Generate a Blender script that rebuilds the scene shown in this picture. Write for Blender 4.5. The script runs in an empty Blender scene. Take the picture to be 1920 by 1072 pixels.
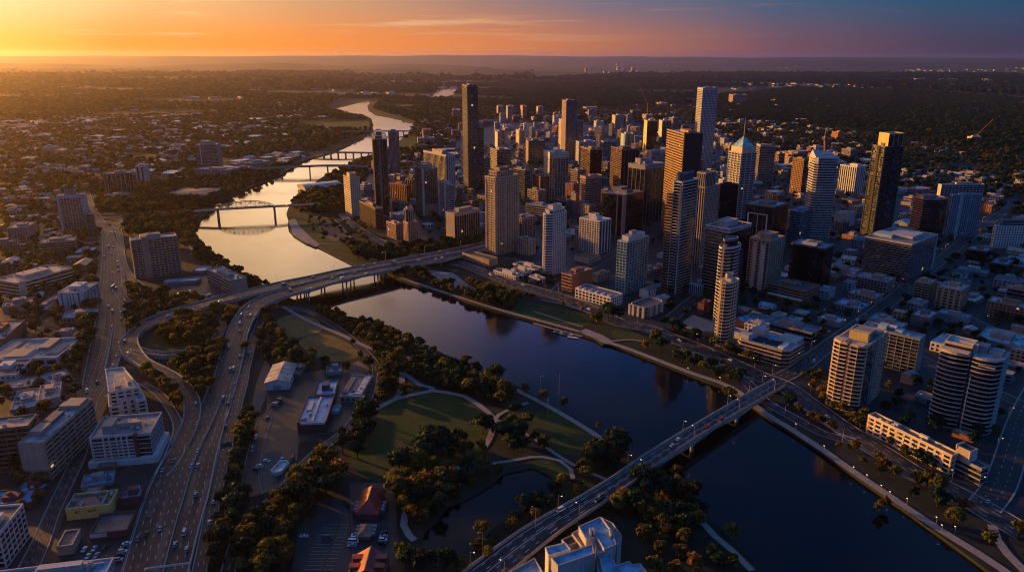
import bpy, math, random
import numpy as np
from mathutils import Vector, Matrix
from mathutils.geometry import tessellate_polygon

R = math.radians
S = bpy.context.scene
C = S.collection
rnd = random.Random(11)

# ------------------------------------------------------------------ camera
H, F = 250.0, 1400.0                       # height above the ground (m), focal length in photo pixels (1920 wide)
PITCH = math.atan(432 / F)
ROLL = R(0.15)
FW = Vector((0, math.cos(PITCH), -math.sin(PITCH)))
UP = Vector((0, math.sin(PITCH), math.cos(PITCH)))
RT = Vector((1, 0, 0))
RT2 = RT * math.cos(ROLL) + UP * math.sin(ROLL)
UP2 = UP * math.cos(ROLL) - RT * math.sin(ROLL)
cam_d = bpy.data.cameras.new('camera')
cam_d.sensor_width = 36
cam_d.lens = 36 * F / 1920
cam_d.clip_start = 1
cam_d.clip_end = 200000
cam = bpy.data.objects.new('camera', cam_d)
C.objects.link(cam)
cam.matrix_world = Matrix(((RT2.x, UP2.x, -FW.x, 0), (RT2.y, UP2.y, -FW.y, 0), (RT2.z, UP2.z, -FW.z, H), (0, 0, 0, 1)))
S.camera = cam
S.render.engine = 'CYCLES'
S.view_settings.view_transform = 'Standard'
S.view_settings.look = 'None'
S.view_settings.gamma = 1
S.view_settings.use_curve_mapping = False
S.view_settings.exposure = 0.85
cy = S.cycles
cy.use_denoising = True
cy.filter_width = 1.1
cy.max_bounces = 5
cy.diffuse_bounces = 2
cy.glossy_bounces = 3
cy.volume_bounces = 0
cy.transparent_max_bounces = 4
cy.sample_clamp_indirect = 4
cy.caustics_reflective = False
cy.caustics_refractive = False

# ------------------------------------------------------------------ sun and sky
SUN_AZ, SUN_EL = R(148), R(6.5)            # azimuth counted from +X towards +Y
GLOW_AZ = R(144)                          # middle of the brightest stretch of sky
sun_d = bpy.data.lights.new('sun', 'SUN')
sun_d.energy = 5.0
sun_d.angle = R(0.6)
sun_d.color = (1.0, 0.46, 0.09)
sun = bpy.data.objects.new('sun', sun_d)
C.objects.link(sun)
SV = Vector((math.cos(SUN_AZ) * math.cos(SUN_EL), math.sin(SUN_AZ) * math.cos(SUN_EL), math.sin(SUN_EL)))
sun.rotation_euler = SV.to_track_quat('Z', 'Y').to_euler()

W = bpy.data.worlds.new('World')
S.world = W
W.use_nodes = True


class NT:
    """Small helper to write node trees."""
    def __init__(s, tree):
        s.t = tree
        s.n = tree.nodes
        s.l = tree.links

    def node(s, typ, **kw):
        n = s.n.new(typ)
        for k, v in kw.items():
            setattr(n, k, v)
        return n

    def put(s, sock, v):
        if isinstance(v, bpy.types.NodeSocket):
            s.l.new(v, sock)
        else:
            sock.default_value = v

    def math(s, op, a, b=0.0, c=0.0, clamp=False):
        n = s.node('ShaderNodeMath', operation=op, use_clamp=clamp)
        s.put(n.inputs[0], a)
        s.put(n.inputs[1], b)
        s.put(n.inputs[2], c)
        return n.outputs[0]

    def vmath(s, op, a, b=(0, 0, 0)):
        n = s.node('ShaderNodeVectorMath', operation=op)
        s.put(n.inputs[0], a)
        if op == 'SCALE':
            s.put(n.inputs[3], b)
        else:
            s.put(n.inputs[1], b)
        return n.outputs[1] if op in ('DOT_PRODUCT', 'LENGTH') else n.outputs[0]

    def mix(s, f, a, b, blend='MIX'):
        n = s.node('ShaderNodeMix', data_type='RGBA', blend_type=blend)
        s.put(n.inputs[0], f)
        s.put(n.inputs[6], a)
        s.put(n.inputs[7], b)
        return n.outputs[2]

    def ramp(s, f, stops, interp='LINEAR'):
        n = s.node('ShaderNodeValToRGB')
        cr = n.color_ramp
        cr.interpolation = interp
        while len(cr.elements) < len(stops):
            cr.elements.new(0.5)
        for e, (p, c) in zip(cr.elements, stops):
            e.position = p
            e.color = (*c, 1) if len(c) == 3 else c
        s.put(n.inputs[0], f)
        return n.outputs[0]

    def noise(s, vec, scale, detail=3.0, rough=0.55, out=0, **kw):
        n = s.node('ShaderNodeTexNoise', **kw)
        if vec is not None:
            s.put(n.inputs['Vector'], vec)
        n.inputs['Scale'].default_value = scale
        n.inputs['Detail'].default_value = detail
        n.inputs['Roughness'].default_value = rough
        return n.outputs[out]

    def smooth(s, v, a, b):
        n = s.node('ShaderNodeMapRange', interpolation_type='SMOOTHSTEP')
        s.put(n.inputs[0], v)
        n.inputs[1].default_value = a
        n.inputs[2].default_value = b
        return n.outputs[0]


def build_sky():
    t = NT(W.node_tree)
    t.n.clear()
    out = t.node('ShaderNodeOutputWorld')
    bg = t.node('ShaderNodeBackground')
    D = t.node('ShaderNodeTexCoord').outputs['Generated']
    sep = t.node('ShaderNodeSeparateXYZ')
    t.l.new(D, sep.inputs[0])
    el = t.math('MAXIMUM', sep.outputs[2], 0.0)
    cmb = t.node('ShaderNodeCombineXYZ')
    t.l.new(sep.outputs[0], cmb.inputs[0])
    t.l.new(sep.outputs[1], cmb.inputs[1])
    hv = t.vmath('NORMALIZE', cmb.outputs[0])
    c = t.vmath('DOT_PRODUCT', hv, (math.cos(GLOW_AZ), math.sin(GLOW_AZ), 0))
    u = t.math('MULTIPLY_ADD', c, 0.5, 0.5)           # 1 towards the sun, 0 away from it

    def rp(stops):                                    # stops: (cos of the angle from the sun, colour)
        return t.ramp(u, [((k + 1) / 2, tuple(v / 8 for v in col)) for k, col in stops])
    h0 = rp([(-1, (.14, .08, .14)), (-.4, (.085, .055, .125)), (.0, (.036, .034, .088)), (.12, (.060, .040, .085)), (.30, (.17, .070, .10)), (.47, (.46, .15, .075)), (.63, (.76, .22, .05)), (.77, (.95, .26, .025)), (.89, (1.1, .34, .025)), (.94, (1.35, .60, .07)), (.965, (3.2, 1.05, .10)), (1, (7.8, 2.3, .18))])
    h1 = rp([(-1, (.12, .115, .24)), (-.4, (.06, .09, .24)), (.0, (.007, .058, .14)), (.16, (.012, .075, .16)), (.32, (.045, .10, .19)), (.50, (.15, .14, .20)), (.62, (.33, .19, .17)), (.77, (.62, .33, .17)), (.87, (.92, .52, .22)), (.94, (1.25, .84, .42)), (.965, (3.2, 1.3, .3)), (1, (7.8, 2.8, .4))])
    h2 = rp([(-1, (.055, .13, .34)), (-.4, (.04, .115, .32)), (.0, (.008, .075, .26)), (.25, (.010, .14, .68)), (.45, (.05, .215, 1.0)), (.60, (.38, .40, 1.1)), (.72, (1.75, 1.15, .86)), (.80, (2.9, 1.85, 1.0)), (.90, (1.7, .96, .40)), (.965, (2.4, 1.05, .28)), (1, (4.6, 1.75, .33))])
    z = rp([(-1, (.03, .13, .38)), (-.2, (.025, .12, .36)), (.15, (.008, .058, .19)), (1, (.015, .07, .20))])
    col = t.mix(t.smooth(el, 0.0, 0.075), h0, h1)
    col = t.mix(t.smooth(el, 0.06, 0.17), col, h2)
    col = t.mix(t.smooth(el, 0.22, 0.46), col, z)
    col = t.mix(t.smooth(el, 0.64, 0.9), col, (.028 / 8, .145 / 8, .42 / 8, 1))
    # thin wisps of cloud
    sc = t.node('ShaderNodeMapping')
    sc.inputs['Scale'].default_value = (3.4, 3.4, 85.0)
    t.l.new(D, sc.inputs[0])
    n1 = t.noise(sc.outputs[0], 1.3, 6, 0.6)
    wisp = t.math('MULTIPLY', t.smooth(n1, 0.55, 0.74), t.smooth(el, 0.008, 0.03))
    warm = t.ramp(u, [(.45, (.055, .045, .09)), (.68, (.22, .12, .11)), (.80, (.75, .42, .20)), (.92, (1.0, .75, .42))])
    col4 = t.vmath('SCALE', col, 8.0)
    col5 = t.mix(t.math('MULTIPLY', wisp, 0.55), col4, warm)
    sky = t.node('ShaderNodeTexSky', sky_type='NISHITA')
    sky.sun_disc = False
    sky.sun_elevation = SUN_EL
    sky.sun_rotation = math.pi / 2 - SUN_AZ
    sky.altitude = 250
    skyk = t.vmath('SCALE', sky.outputs[0], 0.004)
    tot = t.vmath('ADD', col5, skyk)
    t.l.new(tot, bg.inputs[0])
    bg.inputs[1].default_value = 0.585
    t.l.new(bg.outputs[0], out.inputs[0])


build_sky()

# ------------------------------------------------------------------ photo pixel <-> place


def ray(px, py):
    x, y = (px - 960) / F, (536 - py) / F
    return FW + RT2 * x + UP2 * y


def at(px, py, z=0.0):
    r = ray(px, py)
    t = (z - H) / r.z
    return (r.x * t, r.y * t)


def proj(X, Y, Z):
    d = Vector((X, Y, Z - H))
    f = d.dot(FW)
    return (960 + F * d.dot(RT2) / f, 536 - F * d.dot(UP2) / f)


def pix_poly(pts, z=0.0):
    return [at(x, y, z) for x, y in pts]


# ------------------------------------------------------------------ materials
MATS = {}


def mat_new(name):
    m = bpy.data.materials.new(name)
    m.use_nodes = True
    t = NT(m.node_tree)
    b = t.n['Principled BSDF']
    return m, t, b


def wall_mat(name, col, rough=0.8, var=0.25, scale=0.12, spec=0.3, metal=0.0, streak=True):
    """Painted, rendered or stone surface with uneven weathering."""
    if name in MATS:
        return MATS[name]
    m, t, b = mat_new(name)
    tc = t.node('ShaderNodeTexCoord').outputs['Object']
    n1 = t.noise(tc, scale, 5, 0.6)
    v = n1
    if streak:
        mp = t.node('ShaderNodeMapping')
        mp.inputs['Scale'].default_value = (1, 1, 0.08)
        t.l.new(tc, mp.inputs[0])
        n2 = t.noise(mp.outputs[0], 0.9, 3, 0.6)
        v = t.math('MULTIPLY_ADD', n2, 0.5, t.math('MULTIPLY', n1, 0.5))
    f = t.smooth(v, 0.35, 0.65)
    lo = tuple(c * (1 - var) for c in col) + (1,)
    hi = tuple(min(1, c * (1 + var * 0.5)) for c in col) + (1,)
    t.l.new(t.mix(f, lo, hi), b.inputs['Base Color'])
    b.inputs['Roughness'].default_value = rough
    b.inputs['Specular IOR Level'].default_value = spec
    b.inputs['Metallic'].default_value = metal
    MATS[name] = m
    return m


def glass_mat(name, lo, hi, cell=(3.1, 3.1, 3.3), rough=(0.06, 0.28), metal=0.0, lit=0.0):
    """Window wall: each pane has its own tint, tilt and gloss (blinds, curtains, reflections)."""
    if name in MATS:
        return MATS[name]
    m, t, b = mat_new(name)
    tc = t.node('ShaderNodeTexCoord').outputs['Object']
    v = t.vmath('DIVIDE', t.vmath('ADD', tc, (700.03, 700.03, 0.02)), cell)
    v = t.vmath('FLOOR', v)
    w = t.node('ShaderNodeTexWhiteNoise')
    t.l.new(v, w.inputs[0])
    r = t.ramp(w.outputs[0], [(0, lo), (.55, tuple(a * .6 + b_ * .4 for a, b_ in zip(lo, hi))), (.8, hi), (1, tuple(min(1, x * 1.9) for x in hi))])
    t.l.new(r, b.inputs['Base Color'])
    rr = t.node('ShaderNodeMapRange')
    t.l.new(w.outputs[0], rr.inputs[0])
    rr.inputs[3].default_value, rr.inputs[4].default_value = rough
    t.l.new(rr.outputs[0], b.inputs['Roughness'])
    b.inputs['IOR'].default_value = 1.6
    b.inputs['Metallic'].default_value = metal
    # every pane sits a hair off true
    nm = t.vmath('ADD', t.vmath('SCALE', t.vmath('SUBTRACT', w.outputs[1], (.5, .5, .5)), 0.035), t.node('ShaderNodeNewGeometry').outputs['Normal'])
    t.l.new(t.vmath('NORMALIZE', nm), b.inputs['Normal'])
    if lit:
        on = t.math('GREATER_THAN', w.outputs[0], 1 - lit)
        e = t.mix(on, (0, 0, 0, 1), (1.0, .62, .25, 1))
        t.l.new(e, b.inputs['Emission Color'])
        b.inputs['Emission Strength'].default_value = 0.4
    MATS[name] = m
    return m


def flat_mat(name, col, rough=0.7, spec=0.4, metal=0.0, emit=None, es=1.0):
    if name in MATS:
        return MATS[name]
    m, t, b = mat_new(name)
    tc = t.node('ShaderNodeTexCoord').outputs['Object']
    n1 = t.noise(tc, 0.7, 4, 0.6)
    t.l.new(t.mix(n1, tuple(c * .75 for c in col) + (1,), tuple(min(1, c * 1.2) for c in col) + (1,)), b.inputs['Base Color'])
    b.inputs['Roughness'].default_value = rough
    b.inputs['Specular IOR Level'].default_value = spec
    b.inputs['Metallic'].default_value = metal
    if emit:
        b.inputs['Emission Color'].default_value = (*emit, 1)
        b.inputs['Emission Strength'].default_value = es
    MATS[name] = m
    return m


def ground_mat(name, cols, scale=0.02, rough=0.9, fine=0.35, bump=0.0, spec=0.2):
    """Ground cover: patches of several colours at two sizes, in world coordinates."""
    if name in MATS:
        return MATS[name]
    m, t, b = mat_new(name)
    P = t.node('ShaderNodeNewGeometry').outputs['Position']
    n1 = t.noise(P, scale, 6, 0.62)
    n2 = t.noise(P, fine, 4, 0.6)
    k = len(cols)
    r = t.ramp(t.smooth(n1, 0.3, 0.7), [(i / max(1, k - 1), c) for i, c in enumerate(cols)])
    f = t.ramp(n2, [(.3, (.62, .62, .62)), (.7, (1.25, 1.25, 1.25))])
    t.l.new(t.mix(1.0, r, f, 'MULTIPLY'), b.inputs['Base Color'])
    b.inputs['Roughness'].default_value = rough
    b.inputs['Specular IOR Level'].default_value = spec
    if bump:
        bn = t.node('ShaderNodeBump')
        bn.inputs['Distance'].default_value = bump
        bn.inputs['Strength'].default_value = 1.0
        t.l.new(t.noise(P, fine, 4, 0.6), bn.inputs['Height'])
        t.l.new(bn.outputs[0], b.inputs['Normal'])
    MATS[name] = m
    return m


def water_mat():
    m, t, b = mat_new('river_water')
    P = t.node('ShaderNodeNewGeometry').outputs['Position']
    big = t.noise(P, 0.006, 4, 0.6)
    t.l.new(t.mix(big, (.0012, .002, .004, 1), (.002, .003, .006, 1)), b.inputs['Base Color'])
    wp = t.math('MULTIPLY_ADD', t.smooth(t.noise(P, 0.011, 5, 0.65), .42, .68), .10, .065)
    t.l.new(wp, b.inputs['Roughness'])
    b.inputs['IOR'].default_value = 1.45
    mp = t.node('ShaderNodeMapping')
    mp.inputs['Scale'].default_value = (1.0, 0.6, 1)
    mp.inputs['Rotation'].default_value = (0, 0, R(40))
    t.l.new(P, mp.inputs[0])
    n = t.noise(mp.outputs[0], 0.25, 4, 0.6)
    bn = t.node('ShaderNodeBump')
    bn.inputs['Distance'].default_value = 0.05
    bn.inputs['Strength'].default_value = 0.3
    t.l.new(n, bn.inputs['Height'])
    t.l.new(bn.outputs[0], b.inputs['Normal'])
    return m


# ------------------------------------------------------------------ mesh building
def link(o, parent=None, label=None, cat=None, group=None, kind=None):
    C.objects.link(o)
    if parent is not None:
        o.parent = parent
    return tag(o, label, cat, group, kind)


def tag(o, label=None, cat=None, group=None, kind=None):
    for k, v in (('label', label), ('category', cat), ('group', group), ('kind', kind)):
        if v:
            o[k] = v
    return o


def empty(name, loc, rz=0.0, label=None, cat=None, group=None):
    o = bpy.data.objects.new(name, None)
    o.location = loc
    o.rotation_euler = (0, 0, rz)
    o.empty_display_size = 2
    return link(o, None, label, cat, group)


class MB:
    def __init__(s):
        s.v, s.f, s.m = [], [], []

    def quad(s, a, b, c, d, m=0):
        i = len(s.v)
        s.v += [a, b, c, d]
        s.f.append((i, i + 1, i + 2, i + 3))
        s.m.append(m)

    def ngon(s, pts, m=0):
        i = len(s.v)
        s.v += list(pts)
        s.f.append(tuple(range(i, i + len(pts))))
        s.m.append(m)

    def prism(s, pts, z0, z1, m=0, cap=True, base=False, walls=True):
        """pts CCW; straight walls."""
        n = len(pts)
        i = len(s.v)
        s.v += [(x, y, z0) for x, y in pts] + [(x, y, z1) for x, y in pts]
        if walls:
            for k in range(n):
                j = (k + 1) % n
                s.f.append((i + k, i + j, i + n + j, i + n + k))
                s.m.append(m)
        if cap:
            s.f.append(tuple(range(i + n, i + 2 * n)))
            s.m.append(m)
        if base:
            s.f.append(tuple(range(i + n - 1, i - 1, -1)))
            s.m.append(m)

    def box(s, x0, x1, y0, y1, z0, z1, m=0):
        s.prism([(x0, y0), (x1, y0), (x1, y1), (x0, y1)], z0, z1, m, True, True)

    def bar(s, a, b, w, h=None, m=0):
        """Rectangular bar from a to b."""
        a, b = Vector(a), Vector(b)
        h = h or w
        d = (b - a)
        if d.length < 1e-6:
            return
        d.normalize()
        side = d.cross(Vector((0, 0, 1)))
        if side.length < 1e-3:
            side = Vector((1, 0, 0))
        side.normalize()
        upv = side.cross(d)
        i = len(s.v)
        for p in (a, b):
            for sx, sz in ((-1, -1), (1, -1), (1, 1), (-1, 1)):
                s.v.append(tuple(p + side * (sx * w / 2) + upv * (sz * h / 2)))
        for q in ((0, 1, 5, 4), (1, 2, 6, 5), (2, 3, 7, 6), (3, 0, 4, 7), (3, 2, 1, 0), (4, 5, 6, 7)):
            s.f.append(tuple(i + k for k in q))
            s.m.append(m)

    def cyl(s, x, y, z0, z1, r, n=16, m=0, r1=None, cap=True):
        r1 = r if r1 is None else r1
        i = len(s.v)
        for k in range(n):
            a = 2 * math.pi * k / n
            s.v.append((x + r * math.cos(a), y + r * math.sin(a), z0))
        for k in range(n):
            a = 2 * math.pi * k / n
            s.v.append((x + r1 * math.cos(a), y + r1 * math.sin(a), z1))
        for k in range(n):
            j = (k + 1) % n
            s.f.append((i + k, i + j, i + n + j, i + n + k))
            s.m.append(m)
        if cap:
            s.f.append(tuple(range(i + n, i + 2 * n)))
            s.m.append(m)

    def mesh(s, name, mats):
        me = bpy.data.meshes.new(name)
        me.from_pydata(s.v, [], s.f)
        for m in (mats if isinstance(mats, (list, tuple)) else [mats]):
            me.materials.append(m)
        if any(s.m):
            me.polygons.foreach_set('material_index', s.m)
        me.update()
        return me

    def build(s, name, mats, parent=None, **kw):
        if not s.v:
            return None
        o = bpy.data.objects.new(name, s.mesh(name, mats))
        return link(o, parent, **kw)


def offset_poly(pts, d):
    """Grow a CCW polygon outward by d."""
    n = len(pts)
    out = []
    for i in range(n):
        p0, p1, p2 = Vector(pts[i - 1]), Vector(pts[i]), Vector(pts[(i + 1) % n])
        e1, e2 = (p1 - p0).normalized(), (p2 - p1).normalized()
        n1, n2 = Vector((e1.y, -e1.x)), Vector((e2.y, -e2.x))
        k = 1 + n1.dot(n2)
        m = (n1 + n2) / max(k, 0.3)
        out.append((p1.x + m.x * d, p1.y + m.y * d))
    return out


def area2(pts):
    return sum(pts[i - 1][0] * pts[i][1] - pts[i][0] * pts[i - 1][1] for i in range(len(pts)))


def ccw(pts):
    return list(pts) if area2(pts) > 0 else list(reversed(pts))


def flat_sheet(name, loops, z, mat, kind='structure', skirt=None, **kw):
    """A flat sheet with holes: loops[0] is the outline. skirt = depth of the walls built down the edges of the holes."""
    tri = tessellate_polygon([[Vector((x, y, 0)) for x, y in lp] for lp in loops])
    vs = [(x, y, z) for lp in loops for x, y in lp]
    mb = MB()
    mb.v = list(vs)
    for a, b, c in tri:
        A, B, D = vs[a], vs[b], vs[c]
        s = (B[0] - A[0]) * (D[1] - A[1]) - (D[0] - A[0]) * (B[1] - A[1])
        mb.f.append((a, b, c) if s > 0 else (a, c, b))
        mb.m.append(0)
    if skirt:
        for lp in loops[1:]:
            q = ccw(lp)
            for i in range(len(q)):
                a, b = q[i - 1], q[i]
                mb.quad((*a, z), (*b, z), (*b, z - skirt), (*a, z - skirt), 0)
    return mb.build(name, mat, kind=kind, **kw)


# ------------------------------------------------------------------ which ground is taken (cells of 4 m)
GX0, GY0, GC = -2600.0, 250.0, 4.0
GNX, GNY = 1300, 1100
OCC = np.zeros((GNY, GNX), np.uint8)       # 0 free, 1 road or path, 2 building, 3 water, 4 lawn or field (no random trees)


def raster(poly, val, grow=0.0):
    P = np.array(poly, float)
    if grow:
        P = np.array(offset_poly(ccw(poly), grow))
    x0, y0 = P.min(0)
    x1, y1 = P.max(0)
    i0, i1 = int(max(0, (x0 - GX0) / GC)), int(min(GNX - 1, (x1 - GX0) / GC + 1))
    j0, j1 = int(max(0, (y0 - GY0) / GC)), int(min(GNY - 1, (y1 - GY0) / GC + 1))
    if i1 <= i0 or j1 <= j0:
        return
    xs = GX0 + (np.arange(i0, i1 + 1) + .5) * GC
    ys = GY0 + (np.arange(j0, j1 + 1) + .5) * GC
    XX, YY = np.meshgrid(xs, ys)
    ins = inside_np(P, XX, YY)
    sub = OCC[j0:j1 + 1, i0:i1 + 1]
    sub[ins] = val


def inside_np(P, X, Y):
    ins = np.zeros(np.shape(X), bool)
    n = len(P)
    for i in range(n):
        xa, ya = P[i - 1]
        xb, yb = P[i]
        cnd = (ya > Y) != (yb > Y)
        with np.errstate(divide='ignore', invalid='ignore'):
            xi = (xb - xa) * (Y - ya) / (yb - ya if yb != ya else 1e-9) + xa
        ins ^= cnd & (X < xi)
    return ins


def occ(x, y):
    i, j = int((x - GX0) / GC), int((y - GY0) / GC)
    return OCC[j, i] if 0 <= i < GNX and 0 <= j < GNY else 0
# ------------------------------------------------------------------ haze
def build_haze():
    m = bpy.data.materials.new('haze')
    m.use_nodes = True
    m.node_tree.nodes.clear()
    t = NT(m.node_tree)
    v = t.node('ShaderNodeVolumePrincipled')
    v.inputs['Color'].default_value = (.96, .82, .86, 1)
    v.inputs['Density'].default_value = HAZE
    v.inputs['Anisotropy'].default_value = 0.90
    o = t.node('ShaderNodeOutputMaterial')
    t.l.new(v.outputs[0], o.inputs['Volume'])
    mb = MB()
    mb.box(-33000, 33000, -700, 33000, -9, 330)
    ob = mb.build('haze', m, kind='stuff')
    return ob


HAZE = 2.9e-5
build_haze()

# ------------------------------------------------------------------ land and water
RIVER = [(1857, 1072), (1811, 1038), (1700, 958), (1586, 880), (1543, 848), (1490, 813), (1431, 776), (1370, 730), (1325, 714), (1280, 697), (1215, 672), (1165, 652), (1144, 646), (1130, 645), (1118, 637), (1087, 626), (1040, 612), (976, 595), (930, 582), (875, 565), (840, 553), (801, 541), (751, 524), (724, 511), (690, 503), (664, 496), (640, 484), (620, 474), (598, 463), (571, 454), (551, 441), (541, 430), (541, 412), (537, 400), (544, 384), (551, 370), (571, 358), (592, 341), (610, 328), (635, 319), (652, 309), (662, 299), (690, 292), (725, 276), (750, 263), (767, 250), (774, 240), (774, 231), (755, 225), (726, 219), (703, 215), (691, 207), (689, 198), (696, 192), (707, 189), (690, 189), (673, 192), (648, 198), (628, 203), (638, 210), (662, 216), (684, 221), (696, 228), (699, 239), (694, 249), (673, 263), (647, 276), (626, 286), (591, 295), (573, 301), (552, 311), (532, 326), (513, 333), (499, 341), (474, 349), (452, 361), (429, 370), (406, 378), (388, 400), (373, 416), (364, 432), (366, 451), (378, 468), (405, 488), (440, 510), (480, 526), (520, 548), (560, 565), (592, 575), (640, 592), (700, 606), (751, 634), (828, 662), (888, 683), (919, 700), (976, 726), (1077, 782), (1144, 832), (1200, 866), (1250, 887), (1290, 907), (1315, 957), (1350, 987), (1400, 1042), (1435, 1076), (1480, 1120), (1560, 1200), (1900, 1200), (1960, 1140)]
POND = [(794, 1004), (818, 978), (841, 950), (880, 934), (920, 910), (942, 890), (975, 882), (1003, 878), (1035, 897), (1022, 930), (975, 955), (930, 985), (895, 1020), (870, 1050), (808, 1056)]
LAKE = [(806, 180), (814, 172), (828, 168.5), (845, 166.2), (868, 165.5), (876, 166.5), (866, 169.2), (856, 175), (840, 180), (820, 183)]


def smooth_loop(pts, sub=3):
    """Catmull-Rom round a closed loop of ground points."""
    n = len(pts)
    out = []
    for i in range(n):
        p0, p1, p2, p3 = (np.array(pts[(i + k) % n], float) for k in (-1, 0, 1, 2))
        for j in range(sub):
            t = j / sub
            q = 0.5 * (2 * p1 + (p2 - p0) * t + (2 * p0 - 5 * p1 + 4 * p2 - p3) * t * t + (3 * p1 - p0 - 3 * p2 + p3) * t ** 3)
            out.append((float(q[0]), float(q[1])))
    return out


river = pix_poly(RIVER)
pond = smooth_loop(pix_poly(POND), 4)
lake = smooth_loop(pix_poly(LAKE), 3)
# uneven natural banks
r_ = random.Random(3)
bank = []
for i in range(len(river)):
    a, b = river[i], river[(i + 1) % len(river)]
    L = math.dist(a, b)
    k = max(1, min(6, int(L / 30)))
    for j in range(k):
        t = j / k
        w = 1.6 if j else 0
        bank.append((a[0] + (b[0] - a[0]) * t + r_.uniform(-w, w), a[1] + (b[1] - a[1]) * t + r_.uniform(-w, w)))
river = bank
M_ground = ground_mat('ground', [(.010, .020, .012), (.018, .026, .016), (.032, .033, .028), (.014, .024, .015)], 0.006, 0.95, 0.05)
BIG = 32000
flat_sheet('ground', [[(-BIG, -600), (BIG, -600), (BIG, BIG), (-BIG, BIG)], river, pond, lake], 0.0, M_ground, skirt=3.5)
M_water = water_mat()
for nm, lp, z in (('river_water', river, -1.8), ('pond_water', pond, -0.7), ('lake_water', lake, -0.7)):
    flat_sheet(nm, [offset_poly(ccw(lp), 0.6 if nm != 'river_water' else 0.0)], z, M_water)
    raster(lp, 3)


# low ridges along the horizon
def ridge(y, x0, x1, base, amp, seed, scale):
    g = random.Random(seed)
    ph = [(g.uniform(0, 6.28), g.uniform(.6, 1.6) * k) for k in (1, 2.3, 4.7, 9)]
    mb = MB()
    n = 180
    prof = []
    for i in range(n + 1):
        t = i / n
        e = math.sin(math.pi * t) ** .5
        h = base + amp * sum(math.sin(p + t * 6.28 * f * scale) / (k + 1) for k, (p, f) in enumerate(ph))
        prof.append((x0 + (x1 - x0) * t, max(2, h) * e))
    for i in range(n):
        (xa, ha), (xb, hb) = prof[i], prof[i + 1]
        for (ya, ka), (yb, kb) in (((y - 2600, 0), (y - 900, .62)), ((y - 900, .62), (y, 1)), ((y, 1), (y + 2500, 0))):
            mb.quad((xa, ya, ha * ka), (xb, ya, hb * ka), (xb, yb, hb * kb), (xa, yb, ha * kb))
    mb.build('hills', M_ground, kind='structure')


ridge(29300, -31000, 31000, 226, 17, 5, 2.6)
ridge(26500, -29000, 29000, 185, 26, 6, 2.2)
ridge(24000, -25000, 8000, 150, 45, 8, 1.3)
ridge(15000, -13000, -500, 95, 45, 13, 0.8)
ridge(10500, -9000, 1500, 60, 30, 21, 0.9)
ridge(20000, 2500, 22000, 90, 40, 31, 1.1)

# ------------------------------------------------------------------ parks, yards, paving (each a sheet a little above the one below)
LZ = [0.02]


def patch(name, px, mat, occv=4, smooth=0):
    p = pix_poly(px)
    if smooth:
        p = smooth_loop(p, smooth)
    LZ[0] += 0.004
    flat_sheet(name, [p], LZ[0], mat)
    if occv:
        raster(p, occv)


M_asph = ground_mat('asphalt_yard', [(.018, .019, .022), (.040, .037, .036), (.026, .026, .026)], 0.03, 0.55, 0.4, spec=.3)
M_grass = ground_mat('lawn_grass', [(.014, .040, .010), (.026, .054, .012), (.055, .058, .018), (.030, .056, .014)], 0.045, 0.95, 0.8)
M_dry = ground_mat('dry_grass', [(.13, .095, .034), (.20, .135, .045), (.10, .085, .030)], 0.035, 0.95, 0.5)  # dry grass, brightened to hold the sunlight on the fields
M_dirt = ground_mat('bare_earth', [(.14, .10, .075), (.18, .13, .095)], 0.05, 0.95, 0.6)
M_path = ground_mat('path_paving', [(.26, .22, .20), (.32, .27, .24)], 0.08, 0.85, 1.2)
M_under = ground_mat('leaf_litter', [(.022, .024, .012), (.040, .034, .018), (.030, .034, .014)], 0.06, 0.95, 0.6)
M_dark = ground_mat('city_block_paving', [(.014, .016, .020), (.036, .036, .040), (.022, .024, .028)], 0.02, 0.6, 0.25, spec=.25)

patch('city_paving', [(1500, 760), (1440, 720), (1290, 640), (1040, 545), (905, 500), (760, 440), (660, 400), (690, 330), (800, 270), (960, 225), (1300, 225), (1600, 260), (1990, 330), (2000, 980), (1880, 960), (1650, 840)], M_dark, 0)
patch('suburb_paving', [(0, 1075), (0, 420), (150, 400), (185, 440), (225, 470), (238, 540), (235, 640), (200, 760), (140, 900), (110, 1000), (230, 880), (345, 800), (330, 900), (240, 1080)], M_asph, 0)
patch('lawn', [(668, 800), (700, 760), (745, 742), (800, 736), (850, 742), (895, 762), (915, 790), (918, 830), (900, 860), (830, 890), (740, 905), (680, 890), (655, 850)], M_grass, 4, 3)
patch('lawn', [(985, 790), (1010, 772), (1050, 772), (1115, 812), (1136, 838), (1110, 852), (1050, 850), (1000, 820)], M_grass, 4, 2)
patch('lawn', [(1000, 862), (1040, 862), (1066, 880), (1064, 900), (1040, 895), (1000, 876)], M_grass, 4, 2)
patch('lawn', [(925, 742), (960, 752), (985, 765), (975, 782), (945, 772)], M_grass, 4)
patch('lawn', [(955, 585), (985, 567), (1030, 572), (1108, 596), (1095, 612), (1050, 606), (1000, 598)], M_grass, 4, 2)
patch('lawn', [(1150, 618), (1180, 618), (1212, 635), (1190, 640), (1150, 634)], M_grass, 4, 2)
patch('lawn', [(556, 408), (600, 405), (640, 425), (665, 450), (690, 475), (668, 488), (640, 478), (600, 458), (570, 446)], M_grass, 4, 2)
patch('bare_earth', [(598, 425), (618, 415), (640, 425), (652, 445), (625, 452), (608, 440)], M_dirt, 4, 2)
patch('dry_field', [(516, 606), (528, 595), (555, 589), (590, 596), (603, 612), (600, 622), (560, 633), (530, 632), (515, 622)], M_dry, 4, 3)
patch('dry_field', [(560, 640), (590, 628), (625, 630), (655, 645), (676, 664), (650, 676), (615, 676), (580, 662)], M_dry, 4, 3)
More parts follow.
